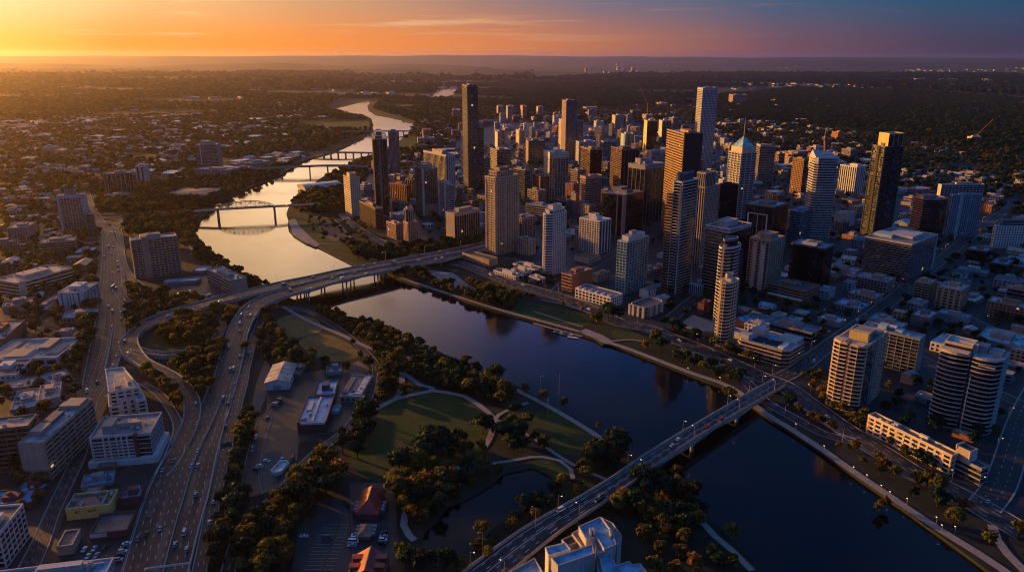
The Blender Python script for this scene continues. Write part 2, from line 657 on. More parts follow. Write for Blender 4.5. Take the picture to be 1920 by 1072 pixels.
patch('field', [(555, 236), (560, 229), (620, 226), (690, 225), (694, 234), (690, 243), (620, 243)], M_grass, 4)
patch('field', [(735, 283), (748, 264), (785, 258), (786, 266), (770, 284)], M_grass, 4)
patch('field', [(715, 201), (725, 196), (770, 196), (790, 200), (760, 203)], M_grass, 4)
patch('lawn', [(272, 648), (278, 630), (300, 614), (340, 602), (395, 600), (412, 605), (405, 632), (370, 648), (320, 658), (285, 659)], M_grass, 0, 2)
patch('parking_yard', [(462, 920), (470, 850), (482, 790), (500, 770), (500, 735), (560, 700), (630, 690), (700, 700), (690, 745), (640, 805), (560, 830), (556, 870), (520, 920), (480, 925)], M_asph, 1)
patch('bare_earth', [(495, 850), (525, 845), (532, 880), (510, 905), (490, 920), (478, 905)], M_dirt, 1)
patch('bare_earth', [(470, 770), (480, 720), (497, 675), (510, 690), (500, 740), (480, 790)], M_dirt, 1)
patch('bare_earth', [(650, 686), (672, 676), (692, 690), (690, 700), (655, 697)], M_dirt, 1)
patch('car_park', [(545, 1080), (560, 990), (600, 935), (635, 935), (655, 960), (660, 1080)], M_asph, 1)
patch('car_park', [(660, 1080), (655, 905), (740, 905), (745, 1000), (765, 1080)], M_asph, 1)
patch('forecourt', [(290, 548), (330, 530), (385, 510), (440, 560), (400, 565), (360, 556), (320, 562)], M_asph, 1)
patch('quay_paving', [(541, 414), (552, 408), (562, 425), (585, 447), (600, 458), (592, 463), (568, 452), (549, 440)], M_path, 1)
patch('quay_paving', [(1085, 622), (1098, 616), (1130, 628), (1150, 640), (1148, 646), (1130, 643), (1118, 636)], M_path, 1)
patch('plaza', [(795, 505), (850, 512), (880, 535), (905, 545), (880, 552), (835, 535), (800, 520)], M_path, 1)
patch('plaza', [(1268, 610), (1300, 590), (1345, 606), (1340, 622), (1300, 618)], M_path, 1)


# ------------------------------------------------------------------ roads and paths
def spline(pts, step=9.0):
    """Catmull-Rom through tuples of numbers, resampled."""
    P = [np.array(p, float) for p in pts]
    P = [2 * P[0] - P[1]] + P + [2 * P[-1] - P[-2]]
    out = []
    for i in range(1, len(P) - 2):
        p0, p1, p2, p3 = P[i - 1:i + 3]
        n = max(1, int(np.hypot(*(p2 - p1)[:2]) / step))
        for j in range(n):
            t = j / n
            out.append(0.5 * (2 * p1 + (p2 - p0) * t + (2 * p0 - 5 * p1 + 4 * p2 - p3) * t * t + (3 * p1 - p0 - 3 * p2 + p3) * t ** 3))
    out.append(P[-2])
    return out


def centre_line(px, width):
    """Pixels (x, y[, z]) down the middle -> list of (lx, ly, rx, ry, z)."""
    c = [(*at(p[0], p[1], p[2] if len(p) > 2 else 0), p[2] if len(p) > 2 else 0, p[3] if len(p) > 3 else width) for p in px]
    c = spline(c)
    out = []
    for i, p in enumerate(c):
        a, b = c[max(0, i - 1)], c[min(len(c) - 1, i + 1)]
        d = np.array([b[0] - a[0], b[1] - a[1]])
        d /= (np.hypot(*d) + 1e-9)
        n = np.array([-d[1], d[0]]) * p[3] / 2
        out.append((p[0] + n[0], p[1] + n[1], p[0] - n[0], p[1] - n[1], p[2]))
    return out


def edge_pairs(px):
    """Pixel edges (xl, yl, xr, yr, z) -> list of (lx, ly, rx, ry, z)."""
    return [tuple(p) for p in spline([(*at(a, b, z), *at(c, d, z), z) for a, b, c, d, z in px])]


ROADS = {}
M_road = ground_mat('asphalt_road', [(.024, .024, .027), (.042, .039, .040), (.032, .031, .033)], 0.04, 0.55, 0.5, spec=.24)
M_line = flat_mat('road_paint', (.55, .53, .50), 0.7)
M_kerb = wall_mat('kerb_concrete', (.34, .31, .29), 0.85, 0.3, 0.3)
M_conc = wall_mat('bridge_concrete', (.36, .32, .29), 0.85, 0.3, 0.15)


def ribbon(mb, L, o0, o1, dz, m=0, t0=0, t1=None):
    """Strip across the road from fraction o0 to o1 (0 left edge, 1 right edge)."""
    L = L[t0:t1]
    for p, q in zip(L, L[1:]):
        def g(r, o):
            return (r[0] + (r[2] - r[0]) * o, r[1] + (r[3] - r[1]) * o, r[4] + dz)
        mb.quad(g(p, o0), g(p, o1), g(q, o1), g(q, o0), m)


def lane_paint(L, name, parent, lanes, solid=(.02, .98), z=0.03, wl=0.28, median=None, dash=(1, 2)):
    mb = MB()
    w = [math.dist(p[:2], p[2:4]) for p in L]
    W0 = sum(w) / len(w)
    e = wl / W0
    for s in solid:
        ribbon(mb, L, s - e / 2, s + e / 2, z)
    for k in range(1, lanes):
        o = k / lanes
        if median and abs(o - median) < .5 / lanes:
            continue
        for i in range(len(L) - 1):
            a, b = np.array(L[i]), np.array(L[i + 1])
            s0 = .12 + .31 * ((k * 7) % 3) / 2
            ribbon(mb, [a + (b - a) * s0, a + (b - a) * (s0 + .34)], o - e / 2, o + e / 2, z)
    mb.build(name, M_line, parent, kind='stuff' if parent is not None else 'structure')


def road(key, L, name='road', lanes=2, paint=True, kerb=True, mat=None, occv=1, **kw):
    LZ[0] += 0.006
    z = LZ[0] + .04
    L = [(a, b, c, d, e + z) for a, b, c, d, e in L]
    mb = MB()
    ribbon(mb, L, 0, 1, 0)
    o = mb.build(name, mat or M_road, kind='structure')
    if kerb:
        k = MB()
        for s, sg in ((0, 1), (1, -1)):
            for p, q in zip(L, L[1:]):
                w = max(2, math.dist(p[:2], p[2:4]))
                f = 0.35 / w

                def g(r, oo, dz):
                    return (r[0] + (r[2] - r[0]) * oo, r[1] + (r[3] - r[1]) * oo, r[4] + dz)
                a, b = (s - f, s) if s == 0 else (s, s + f)
                k.quad(g(p, a, .13), g(p, b, .13), g(q, b, .13), g(q, a, .13))
                c = b if s == 0 else a
                k.quad(g(p, c, 0), g(p, c, .13), g(q, c, .13), g(q, c, 0))
        k.build('kerb', M_kerb, o)
    if paint:
        lane_paint(L, 'lane_marking', o, lanes, **kw)
    if occv:
        for p, q in zip(L, L[1:]):
            raster([(p[0], p[1]), (p[2], p[3]), (q[2], q[3]), (q[0], q[1])], occv, 1.5)
    ROADS[key] = (L, lanes)
    return o


M_patch = ground_mat('asphalt_patch', [(.020, .020, .022), (.028, .027, .028)], 0.05, 0.6, 0.6, spec=.25)
M_pale = ground_mat('asphalt_worn', [(.062, .057, .055), (.080, .073, .068)], 0.05, 0.55, 0.6, spec=.35)


def wear(key, parent, n, seed):
    """Patches and worn lanes of older and newer asphalt."""
    L, lanes = ROADS[key]
    o = parent.location if parent.type == 'EMPTY' else Vector((0, 0, 0))
    L = [(a - o[0], b - o[1], c - o[0], d - o[1], e) for a, b, c, d, e in L]
    g = random.Random(seed)
    for m, k in ((M_patch, n), (M_pale, n)):
        mb = MB()
        for q_ in range(k):
            ln = g.randrange(lanes)
            i = g.randrange(max(1, len(L) - 6))
            ribbon(mb, L[i:i + g.randint(2, 6)], (ln + .04) / lanes, (ln + g.choice((.5, .96))) / lanes, .016 + q_ * .0006 if m is M_patch else .003 + q_ * .0004)
        mb.build('asphalt_patch', m, parent, kind='stuff')


def barrier(key, f, name, label, cat, h=.9, w=.5):
    L, _ = ROADS[key]
    m = MB()
    c = [(p[0] + (p[2] - p[0]) * f, p[1] + (p[3] - p[1]) * f, p[4]) for p in L]
    for p, q in zip(c, c[1:]):
        m.bar((p[0], p[1], p[2] + h / 2), (q[0], q[1], q[2] + h / 2), w, h)
    m.build(name, M_conc, label=label, cat=cat)


def elevated(key, L, label, cat='bridge', name='road_bridge', lanes=4, thick=1.6, parapet=1.1, piers=(), pier_w=2.2, skirt=False, base=-3.0, occv=0, haunch=0.0, median=None, group=None, solid=(.03, .97)):
    """A road deck on piers: deck, parapets, piers and paint are parts."""
    i0 = len(L) // 2
    org = ((L[i0][0] + L[i0][2]) / 2, (L[i0][1] + L[i0][3]) / 2, 0)
    root = empty(name, org, 0, label, cat, group)
    L = [(a - org[0], b - org[1], c - org[0], d - org[1], e) for a, b, c, d, e in L]
    dk = MB()
    ribbon(dk, L, 0, 1, 0)
    dk.build('deck_surface', M_road, root)
    b = MB()
    n = len(L)
    ps = sorted(piers)
    for i, (p, q) in enumerate(zip(L, L[1:])):
        def dep(j):
            if skirt:
                return L[j][4] - base if skirt is True else thick
            if haunch and ps:
                d = min(abs(j / (n - 1) - s) for s in ps) * (n - 1)
                return thick + haunch * max(0, 1 - d / (n / (len(ps) + 1) * .55)) ** 2
            return thick
        t0, t1 = dep(i), dep(i + 1)
        for s in (0, 1):
            x0, y0, x1, y1 = (p[0], p[1], q[0], q[1]) if s == 0 else (p[2], p[3], q[2], q[3])
            b.quad((x0, y0, p[4] - t0), (x1, y1, q[4] - t1), (x1, y1, q[4] - .02), (x0, y0, p[4] - .02)) if s else b.quad((x0, y0, p[4] - .02), (x1, y1, q[4] - .02), (x1, y1, q[4] - t1), (x0, y0, p[4] - t0))
        b.quad((p[0], p[1], p[4] - t0), (q[0], q[1], q[4] - t1), (q[2], q[3], q[4] - t1), (p[2], p[3], p[4] - t0))
    b.build('deck_girder' if not skirt else 'retaining_wall', M_conc, root)
    for s in (0, 1):
        m = MB()
        for p, q in zip(L, L[1:]):
            w = max(2, math.dist(p[:2], p[2:4]))
            f = .4 / w
            a, c = (-f, 0) if s == 0 else (1, 1 + f)

            def g(r, oo, dz):
                return (r[0] + (r[2] - r[0]) * oo, r[1] + (r[3] - r[1]) * oo, r[4] + dz)
            m.quad(g(p, a, parapet), g(p, c, parapet), g(q, c, parapet), g(q, a, parapet))
            m.quad(g(p, a, -1.0), g(p, a, parapet), g(q, a, parapet), g(q, a, -1.0))
            m.quad(g(p, c, parapet), g(p, c, -1.0), g(q, c, -1.0), g(q, c, parapet))
        m.build('parapet', M_conc, root)
    for s in ps:
        j = min(n - 2, int(s * (n - 1)))
        p, q = L[j], L[j + 1]
        d = Vector((q[0] - p[0] + q[2] - p[2], q[1] - p[1] + q[3] - p[3], 0)).normalized()
        a, c = Vector((p[0], p[1], 0)), Vector((p[2], p[3], 0))
        m = MB()
        zt = p[4] - thick - haunch * .9 + .1
        m.bar(a.lerp(c, .02) + Vector((0, 0, zt - .5)), a.lerp(c, .98) + Vector((0, 0, zt - .5)), pier_w, 1.2)
        k = max(2, int((c - a).length / 8))
        for ii in range(k):
            o = .12 + .76 * ii / (k - 1)
            m.cyl(*(a.lerp(c, o)).xy, base, zt - 1.0, pier_w / 2 * .8, 10)
        m.build('pier', M_conc, root)
    LL = [(a + org[0], b_ + org[1], c + org[0], d + org[1], e) for a, b_, c, d, e in L]
    lane_paint(L, 'lane_marking', root, lanes, median=median, solid=solid)
    if occv:
        for p, q in zip(LL, LL[1:]):
            raster([(p[0], p[1]), (p[2], p[3]), (q[2], q[3]), (q[0], q[1])], occv, 1.5)
    ROADS[key] = (LL, lanes)
    return root


# left side streets
road('street', edge_pairs([(188, 428, 208, 428, 0), (192, 457, 219, 457, 0), (189, 508, 227, 508, 0), (184, 558, 231, 558, 0), (178, 605, 235, 605, 0), (168, 650, 232, 650, 0), (158, 700, 212, 703, 0), (151, 745, 186, 745, 0), (150, 780, 177, 780, 0), (146, 820, 170, 820, 0), (133, 860, 159, 860, 0), (112, 905, 138, 905, 0), (85, 960, 112, 960, 0), (58, 1020, 92, 1020, 0), (20, 1090, 60, 1090, 0)]), 'street', 6)
road('street_up', centre_line([(198, 432), (188, 418), (180, 405), (168, 385), (160, 360)], 14), 'street', 2)
road('street_b', centre_line([(205, 437), (216, 425), (232, 412), (252, 404)], 14), 'street', 2)
road('cross', centre_line([(60, 400), (180, 408), (260, 403), (368, 395)], 14), 'street', 3)
road('river_lane', centre_line([(222, 430), (226, 455), (229, 483), (238, 510), (262, 535), (300, 556)], 8), 'lane', 2)
road('merge', centre_line([(221, 540), (232, 560), (252, 572), (285, 576), (330, 577), (372, 574, 1)], 9), 'slip_road', 2)
road('beside', edge_pairs([(356, 1090, 384, 1090, 0), (393, 920, 418, 920, 0), (413, 832, 437, 832, 0), (437, 712, 466, 712, 0), (449, 697, 468, 697, 0), (466, 640, 482, 640, 0), (484, 600, 496, 600, 0)]), 'side_road', 3)
road('motorway', edge_pairs([(222, 1090, 350, 1090, 0), (228, 1072, 354, 1072, 0), (252, 990, 374, 990, 0), (272, 930, 391, 930, 0), (300, 870, 403, 870, 0), (330, 828, 413, 828, 0), (355, 797, 421, 797, 0), (372, 770, 430, 770, 0), (388, 735, 439, 735, 0)]), 'motorway', 9, median=.62)
road('left_slip', edge_pairs([(258, 718, 272, 716, 0), (292, 742, 308, 738, 0), (316, 775, 331, 770, 0), (325, 805, 345, 803, 0), (310, 850, 345, 850, 0), (290, 890, 315, 890, 0)]), 'slip_road', 1)
road('yard_lane', centre_line([(700, 700), (690, 745), (650, 805), (610, 835), (570, 870), (545, 900), (520, 930), (480, 960), (450, 1000), (425, 1080)], 7), 'lane', 2)
road('yard_lane', centre_line([(498, 780), (478, 850), (470, 900), (478, 930)], 9), 'lane', 2, paint=False)
road('park_lane', centre_line([(470, 660), (500, 580), (560, 580), (600, 595), (650, 628), (690, 665), (706, 690), (700, 725)], 6), 'lane', 2, paint=False)
# right bank
road('quay_road', centre_line([(640, 400), (660, 420), (690, 440), (720, 456), (752, 474)], 12), 'street', 3)
road('boulevard', centre_line([(840, 488), (880, 500), (920, 516), (960, 531), (1000, 543), (1050, 557), (1110, 580), (1164, 606), (1211, 615), (1260, 634), (1314, 655), (1381, 685), (1430, 708), (1468, 722), (1515, 756), (1575, 799), (1616, 825), (1666, 857), (1716, 888), (1767, 912), (1834, 947), (1884, 977), (1930, 1005)], 19), 'boulevard', 5)
road('boulevard_b', centre_line([(1270, 655), (1310, 672), (1350, 690), (1395, 712), (1425, 745), (1460, 768), (1500, 790), (1540, 812), (1580, 824), (1616, 828)], 9), 'lane', 2)
road('cross_street', centre_line([(1450, 715), (1500, 690), (1530, 665), (1600, 615), (1669, 565), (1720, 522), (1763, 488), (1800, 458), (1850, 420), (1900, 385)], 15), 'street', 3)
road('east_street', centre_line([(1845, 950), (1872, 915), (1890, 870), (1912, 800), (1940, 740), (1990, 650)], 17), 'street', 3)
road('back_street', centre_line([(1250, 605), (1290, 570), (1330, 540), (1400, 480), (1440, 440)], 13), 'street', 2)
road('mid_street', centre_line([(1040, 550), (1060, 530), (1110, 500), (1160, 470), (1200, 440)], 12), 'street', 2)
road('long_street', centre_line([(1440, 560), (1520, 585), (1610, 620), (1700, 660), (1800, 705), (1920, 760)], 12), 'street', 2)
road('high_street', centre_line([(1590, 470), (1660, 490), (1700, 540), (1800, 590), (1900, 635)], 12), 'street', 2)
road('far_street', centre_line([(905, 458), (945, 445), (985, 425), (1040, 398)], 16), 'street', 4)

for px, w in (([(700, 769), (725, 756), (742, 748), (770, 741), (806, 734), (812, 728)], 5), ([(812, 728), (790, 722), (768, 708), (757, 700), (752, 688)], 4.5), ([(742, 748), (750, 735), (754, 720), (753, 700), (752, 688)], 4.5),
              ([(806, 732), (838, 736), (870, 743), (895, 757), (913, 771), (925, 783), (926, 800), (918, 822), (908, 838)], 4.5), ([(926, 790), (935, 778), (960, 765), (990, 755)], 3), ([(926, 785), (960, 800), (1000, 822), (1040, 850), (1090, 880), (1135, 898)], 2.6),
              ([(923, 869), (960, 864), (995, 857), (1020, 857), (1050, 864), (1070, 880), (1074, 895), (1066, 905)], 3), ([(848, 884), (868, 872)], 4), ([(760, 960), (757, 985), (768, 1005), (778, 1013)], 4), ([(655, 812), (668, 795), (682, 780)], 5),
              ([(530, 575), (575, 600), (640, 628), (700, 655), (760, 670), (830, 672), (862, 680), (885, 694), (930, 712), (975, 735), (1015, 755), (1080, 792), (1145, 834)], 4.5),
              ([(751, 521), (801, 538), (875, 562), (930, 579), (976, 592), (1040, 609), (1087, 622)], 4.5), ([(1144, 643), (1180, 655), (1240, 678), (1300, 701), (1370, 726), (1431, 772), (1490, 809), (1545, 845), (1600, 884), (1690, 945), (1760, 992), (1830, 1035), (1890, 1075)], 5.5),
              ([(1000, 584), (1050, 600), (1092, 613)], 2.5), ([(1015, 562), (1060, 572), (1112, 590)], 2.5), ([(1146, 640), (1185, 637), (1215, 642)], 2.5), ([(1475, 742), (1520, 775), (1570, 812), (1605, 824)], 2),
              ([(555, 400), (580, 405), (625, 412), (640, 425), (660, 448)], 2.5), ([(572, 456), (600, 458), (640, 458)], 2), ([(1860, 985), (1868, 1010), (1890, 1040), (1930, 1080)], 5), ([(1317, 980), (1340, 1005), (1370, 1030), (1410, 1070)], 4),
              ([(340, 445), (352, 460), (362, 470), (360, 478)], 5)):
    road('path', centre_line(px, w), 'path', 1, paint=False, kerb=False, mat=M_path)

# ------------------------------------------------------------------ bridges and ramps
front = edge_pairs([(388, 735, 439, 735, .4), (404, 697, 450, 697, 1.2), (416, 655, 458, 655, 3), (428, 619, 467, 619, 4.5), (440, 595, 476, 598, 6), (458, 574, 490, 578, 7.5), (482, 559, 510, 566, 9), (510, 549, 530, 558, 10), (537, 541, 550, 552, 10.5), (585, 527, 596, 539, 11), (640, 514, 650, 524, 11), (700, 502, 709, 511, 11), (760, 491, 768, 499, 10), (841, 476, 848, 484, 7), (880, 467, 887, 475, 4), (905, 461, 912, 468, 2)])
elevated('bridge_front', front, 'long curving concrete motorway bridge deck carrying the nearer carriageway over the river', lanes=6, piers=(.16, .22, .28, .35, .42, .5, .585, .66, .72, .78, .84), haunch=1.6, thick=1.8, median=.55)
back = edge_pairs([(262, 604, 272, 619, 4), (300, 588, 309, 600, 5.5), (359, 570, 368, 581, 7.5), (403, 558, 412, 568, 8.5), (453, 546, 462, 556, 10), (520, 530, 530, 541, 11), (585, 517, 594, 526, 11), (640, 505, 649, 513, 11), (700, 494, 708, 501.5, 11), (760, 483, 767, 490, 10), (841, 468, 847, 475, 7), (880, 460, 886, 466, 4), (905, 454, 911, 460, 2)])
elevated('bridge_back', back, 'straight concrete bridge deck running behind the curving one over the river to the towers', lanes=5, piers=(.13, .2, .28, .36, .44, .52, .6, .68, .76, .84), haunch=1.2, thick=1.6)
loop = centre_line([(266, 611, 4), (248, 627, 4), (241, 643, 4, 15), (248, 660, 4, 15), (266, 676, 4), (290, 689, 4), (318, 703, 3.5), (340, 720, 3), (355, 740, 2.5), (361, 760, 2), (359, 785, 1.2), (350, 810, .6), (338, 835, .3)], 11)
elevated('loop_outer', loop, 'elevated ramp sweeping round the leafy loop and down to the motorway', 'ramp', 'road_ramp', lanes=2, skirt=True, base=-.2, parapet=.9, occv=1)
inner = centre_line([(256, 654, 4), (278, 661, 3.6), (310, 664, 3), (345, 660, 2.2), (378, 650, 1.4), (405, 634, .8), (416, 615, .4), (413, 598, .3), (404, 588, .2)], 8)
elevated('loop_inner', inner, 'narrow inner ramp closing the loop under the motorway bridge', 'ramp', 'road_ramp', lanes=1, skirt=True, base=-.2, parapet=.8, occv=1)
street_ramp = edge_pairs([(236, 604, 205, 606, .3), (232, 650, 207, 652, 1.5), (232, 700, 198, 702, 4)])
wallm = MB()
w_ = spline([(*at(x, y), z) for x, y, z in ((212, 610, .6), (208, 640, 1.6), (203, 670, 2.4), (197, 700, 3.0))])
for p, q in zip(w_, w_[1:]):
    wallm.bar((p[0], p[1], p[2] / 2), (q[0], q[1], q[2] / 2), 1.1, max(.6, p[2]))
wallm.build('barrier_wall', M_conc, label='pale concrete dividing wall rising between the lanes of the broad left street', cat='wall')
near = edge_pairs([(1452, 711, 1472, 722, 2.2), (1414, 731, 1438, 742, 4.6), (1350, 769, 1371, 781, 6.6), (1280, 810, 1301, 823, 7.8), (1210, 853, 1236, 867, 8.4), (1144, 898, 1176, 911, 8), (1076, 938, 1112, 954, 6.5), (1020, 968, 1063, 986, 4.6), (976, 994, 1026, 1014, 3), (882, 1062, 946, 1080, .6), (840, 1096, 900, 1120, .3)])
elevated('near_bridge', near, 'near road bridge with pale parapets crossing the dark river at the right', lanes=5, piers=(.22, .42), haunch=3.2, thick=1.5, parapet=1.3, pier_w=3.0, solid=(.03, .15, .5, .97), occv=1)

# far flat bridges
for key, px, w, prs, lab in (('far1', [(470, 315, 13), (511, 314.5, 13), (562, 312, 14.5), (605, 310.5, 14.5), (640, 310.5, 14), (690, 312, 13)], 13, (.28, .5, .69, .88), 'pale two-span concrete bridge with thick piers next upstream of the arched truss bridge'),
                             ('far2', [(588, 286, 7), (620, 285.6, 8), (655, 285.8, 8), (691, 286.4, 7), (720, 287, 6)], 9, (.2, .3, .4, .5, .6, .7, .8), 'low trestle bridge on many thin piers behind the dark twin-faced tower'),
                             ('far3', [(640, 246.5, 8), (696, 246, 9), (740, 245.6, 9), (790, 246, 8)], 11, (.4, .6, .78), 'farthest flat bridge crossing the river beside the green field')):
    elevated(key, centre_line(px, w), lab, lanes=2, piers=prs, thick=1.8, parapet=1.2, pier_w=3.5, haunch=.6)


def truss_bridge():
    L = centre_line([(364, 395.5, 12), (408, 392.3, 14), (460, 389.4, 15), (514, 386.6, 15), (550, 384.8, 14), (600, 381, 10)], 11)
    root = elevated('truss_road', L, 'arched steel truss bridge over the bright bend of the river', lanes=2, piers=(), thick=1.2, parapet=.7)
    org = Vector(root.location)
    A, B = Vector((*at(408, 392.3, 14), 14)) - org, Vector((*at(514, 386.6, 15), 15)) - org
    d = (B - A)
    n = Vector((-d.y, d.x, 0)).normalized() * 6.2
    M = flat_mat('green_steel', (.17, .23, .21), .6)
    N = 12
    for sd in (-1, 1):
        t = MB()
        bot = [A + d * (i / N) + n * sd for i in range(N + 1)]
        top = [bot[i] + Vector((0, 0, 10.2 * math.sin(math.pi * (i / N)) ** .62)) for i in range(N + 1)]
        for i in range(N):
            t.bar(bot[i], bot[i + 1], .85)
            t.bar(top[i], top[i + 1], .95)
            if 0 < i:
                t.bar(bot[i], top[i], .45)
            t.bar(*( (bot[i], top[i + 1]) if i % 2 == 0 else (top[i], bot[i + 1])), .45)
        t.build('truss', M, root)
    t = MB()
    for i in range(2, N - 1):
        z = Vector((0, 0, 10.2 * math.sin(math.pi * (i / N)) ** .62))
        t.bar(A + d * (i / N) + n + z, A + d * (i / N) - n + z, .6)
    t.build('cross_brace', M, root)
    for P in (A, B):
        m = MB()
        for sd in (-1, 1):
            q = P + n * sd * .75
            m.cyl(q.x, q.y, -4, P.z - 1.9, 1.45, 12)
        m.bar(P + n * .9 + Vector((0, 0, -2.6 )), P - n * .9 + Vector((0, 0, -2.6)), 3.2, 1.8)
        m.build('pier', M_conc, root)


truss_bridge()


def gantry(a, b, z, label, sign=None):
    A, B = Vector((*at(*a, z), z)), Vector((*at(*b, z), z))
    o = Vector((A.x, A.y, 0))
    rt = empty('sign_gantry', o, 0, label, 'gantry')
    m = MB()
    m.bar(A - o, B - o, .5, .9)
    m.build('beam', flat_mat('gantry_steel', (.5, .5, .52), .5), rt)
    for P in (A, B):
        m = MB()
        m.cyl(P.x - o.x, P.y - o.y, 0, z, .3, 8)
        m.build('post', flat_mat('gantry_steel', (.5, .5, .52), .5), rt)
    if sign:
        c, d = A.lerp(B, sign[0]) - o, A.lerp(B, sign[1]) - o
        m = MB()
        n = Vector((-(d - c).y, (d - c).x, 0)).normalized() * .35
        m.quad(c - n + Vector((0, 0, -1.4)), d - n + Vector((0, 0, -1.4)), d - n + Vector((0, 0, 1.8)), c - n + Vector((0, 0, 1.8)))
        m.quad(d + n + Vector((0, 0, -1.4)), c + n + Vector((0, 0, -1.4)), c + n + Vector((0, 0, 1.8)), d + n + Vector((0, 0, 1.8)))
        m.build('sign_panel', flat_mat('sign_green', (.02, .10, .06), .5), rt)


gantry((272, 1066), (354, 1055), 7, 'thin pale gantry beam across the motorway at the bottom edge')
gantry((411, 838), (437, 832), 7, 'small gantry with a curved sign frame beside the motorway', (.1, .9))

for o_ in list(C.objects):
    if o_.name in ('motorway', 'street', 'boulevard'):
        wear(o_.name, o_, {'motorway': 16, 'street': 26, 'boulevard': 26}[o_.name], len(o_.name))
for k_, o_ in (('bridge_front', 'road_bridge'), ('bridge_back', 'road_bridge.001'), ('near_bridge', 'road_bridge.002')):
    if o_ in bpy.data.objects:
        wear(k_, bpy.data.objects[o_], 14, len(k_))
barrier('motorway', .62, 'median_barrier', 'long low concrete barrier down the middle of the motorway', 'barrier')
barrier('motorway', 1.005, 'edge_barrier', 'low concrete barrier between the motorway and its narrow side road', 'barrier', 1.1)
barrier('beside', 1.02, 'fence', 'thin grey wall on the tree side of the motorway side road', 'wall', 1.6, .3)
# ------------------------------------------------------------------ buildings
FR = {'white': (.55, .53, .51), 'cream': (.54, .44, .33), 'beige': (.40, .31, .23), 'tan': (.34, .24, .165), 'brick': (.30, .13, .085), 'pink': (.40, .24, .20), 'rust': (.42, .17, .07), 'grey': (.25, .25, .27),
      'lgrey': (.40, .39, .40), 'dgrey': (.13, .13, .15), 'black': (.022, .022, .027), 'bronze': (.30, .17, .075), 'maroon': (.13, .05, .05), 'teal': (.30, .42, .44), 'blue': (.20, .30, .38), 'brown': (.20, .13, .09),
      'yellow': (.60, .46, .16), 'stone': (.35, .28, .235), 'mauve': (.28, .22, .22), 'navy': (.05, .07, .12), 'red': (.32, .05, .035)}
GL = {'dark': ((.008, .009, .012), (.03, .03, .036)), 'black': ((.004, .004, .006), (.010, .010, .013)), 'blue': ((.010, .020, .032), (.035, .06, .085)), 'teal': ((.015, .045, .055), (.06, .13, .15)),
      'brown': ((.018, .010, .007), (.05, .03, .02)), 'grey': ((.02, .02, .025), (.07, .07, .075)), 'gold': ((.05, .03, .012), (.14, .085, .03))}


def frm(k):
    return wall_mat('wall_' + k, FR[k], 0.75, 0.22, 0.10)


def gls(k):
    lo, hi = GL[k]
    return glass_mat('glass_' + k, lo, hi, lit=0.0015 if k != 'black' else 0.0004, metal=.25 if k in ('blue', 'teal') else 0.0)


def roof_mat(k):
    return wall_mat('roof_' + k, {'pale': (.38, .39, .41), 'mid': (.20, .20, .22), 'dark': (.09, .09, .10), 'warm': (.37, .32, .28), 'teal': (.22, .42, .48), 'blue': (.15, .34, .52), 'red': (.36, .035, .022), 'rust': (.33, .17, .11), 'white': (.54, .54, .54), 'green': (.05, .06, .035)}[k], 0.42, 0.5, 0.16, spec=.5, streak=False)


def style(s):
    k = s.split(':')
    return k[0], [float(v) for v in k[1:]]


def facade(fm, pts, z0, z1, fh, styles):
    """Frame of a curtain of windows along every edge; glass shows between its bands and piers."""
    n = len(pts)
    offs = {}

    def off(d):
        if d not in offs:
            offs[d] = offset_poly(pts, d)
        return offs[d]
    nf = max(1, round((z1 - z0) / fh))
    fh = (z1 - z0) / nf
    for i in range(n):
        j = (i + 1) % n
        st, pr = style(styles[i])
        if st == 'N':
            continue
        p, q = pts[i], pts[j]
        e = Vector((q[0] - p[0], q[1] - p[1]))
        ln = e.length
        e.normalize()
        nn = Vector((e.y, -e.x))

        def band(za, zb, d):
            o = off(d)
            a, b = o[i], o[j]
            fm.quad((*a, za), (*b, za), (*b, zb), (*a, zb))
            fm.quad((*a, zb), (*b, zb), (*q, zb), (*p, zb))
            fm.quad((*p, za), (*q, za), (*b, za), (*a, za))
        if st == 'S':
            band(z0, z1, pr[0] if pr else .25)
            continue
        if st in 'BGPD':
            th = pr[0] if pr else {'B': 1.2, 'G': 1.0, 'P': 1.7, 'D': 1.0}[st]
            pd = pr[1] if len(pr) > 1 else {'B': .3, 'G': .25, 'P': .25, 'D': 1.1}[st]
            for k in range(nf + 1):
                za = z0 + k * fh - th / 2
                zb = za + th
                band(max(z0, za), min(z1, zb), pd)
        if st in 'VGPD':
            sp = {'V': 3.4, 'G': 3.4, 'P': 3.6, 'D': 7.5}[st]
            w = {'V': 1.1, 'G': .6, 'P': 1.5, 'D': .35}[st]
            pd = {'V': .45, 'G': .32, 'P': .31, 'D': 1.0}[st]
            if st == 'V':
                sp, w = (pr[0] if pr else sp), (pr[1] if len(pr) > 1 else w)
            elif len(pr) > 2:
                sp, w = pr[2], (pr[3] if len(pr) > 3 else w)
            m = round(ln / sp)
            for k in range(m + 1 if m else 0):
                c = ln * k / m
                a0, a1 = max(0, c - w / 2), min(ln, c + w / 2)
                P0, P1 = Vector(p) + e * a0, Vector(p) + e * a1
                Q0, Q1 = P0 + nn * pd, P1 + nn * pd
                fm.quad((*Q0, z0), (*Q1, z0), (*Q1, z1 - .01), (*Q0, z1 - .01))
                fm.quad((*P0, z0), (*Q0, z0), (*Q0, z1 - .01), (*P0, z1 - .01))
                fm.quad((*Q1, z0), (*P1, z0), (*P1, z1 - .01), (*Q1, z1 - .01))
                fm.quad((*P0, z1 - .01), (*Q0, z1 - .01), (*Q1, z1 - .01), (*P1, z1 - .01))


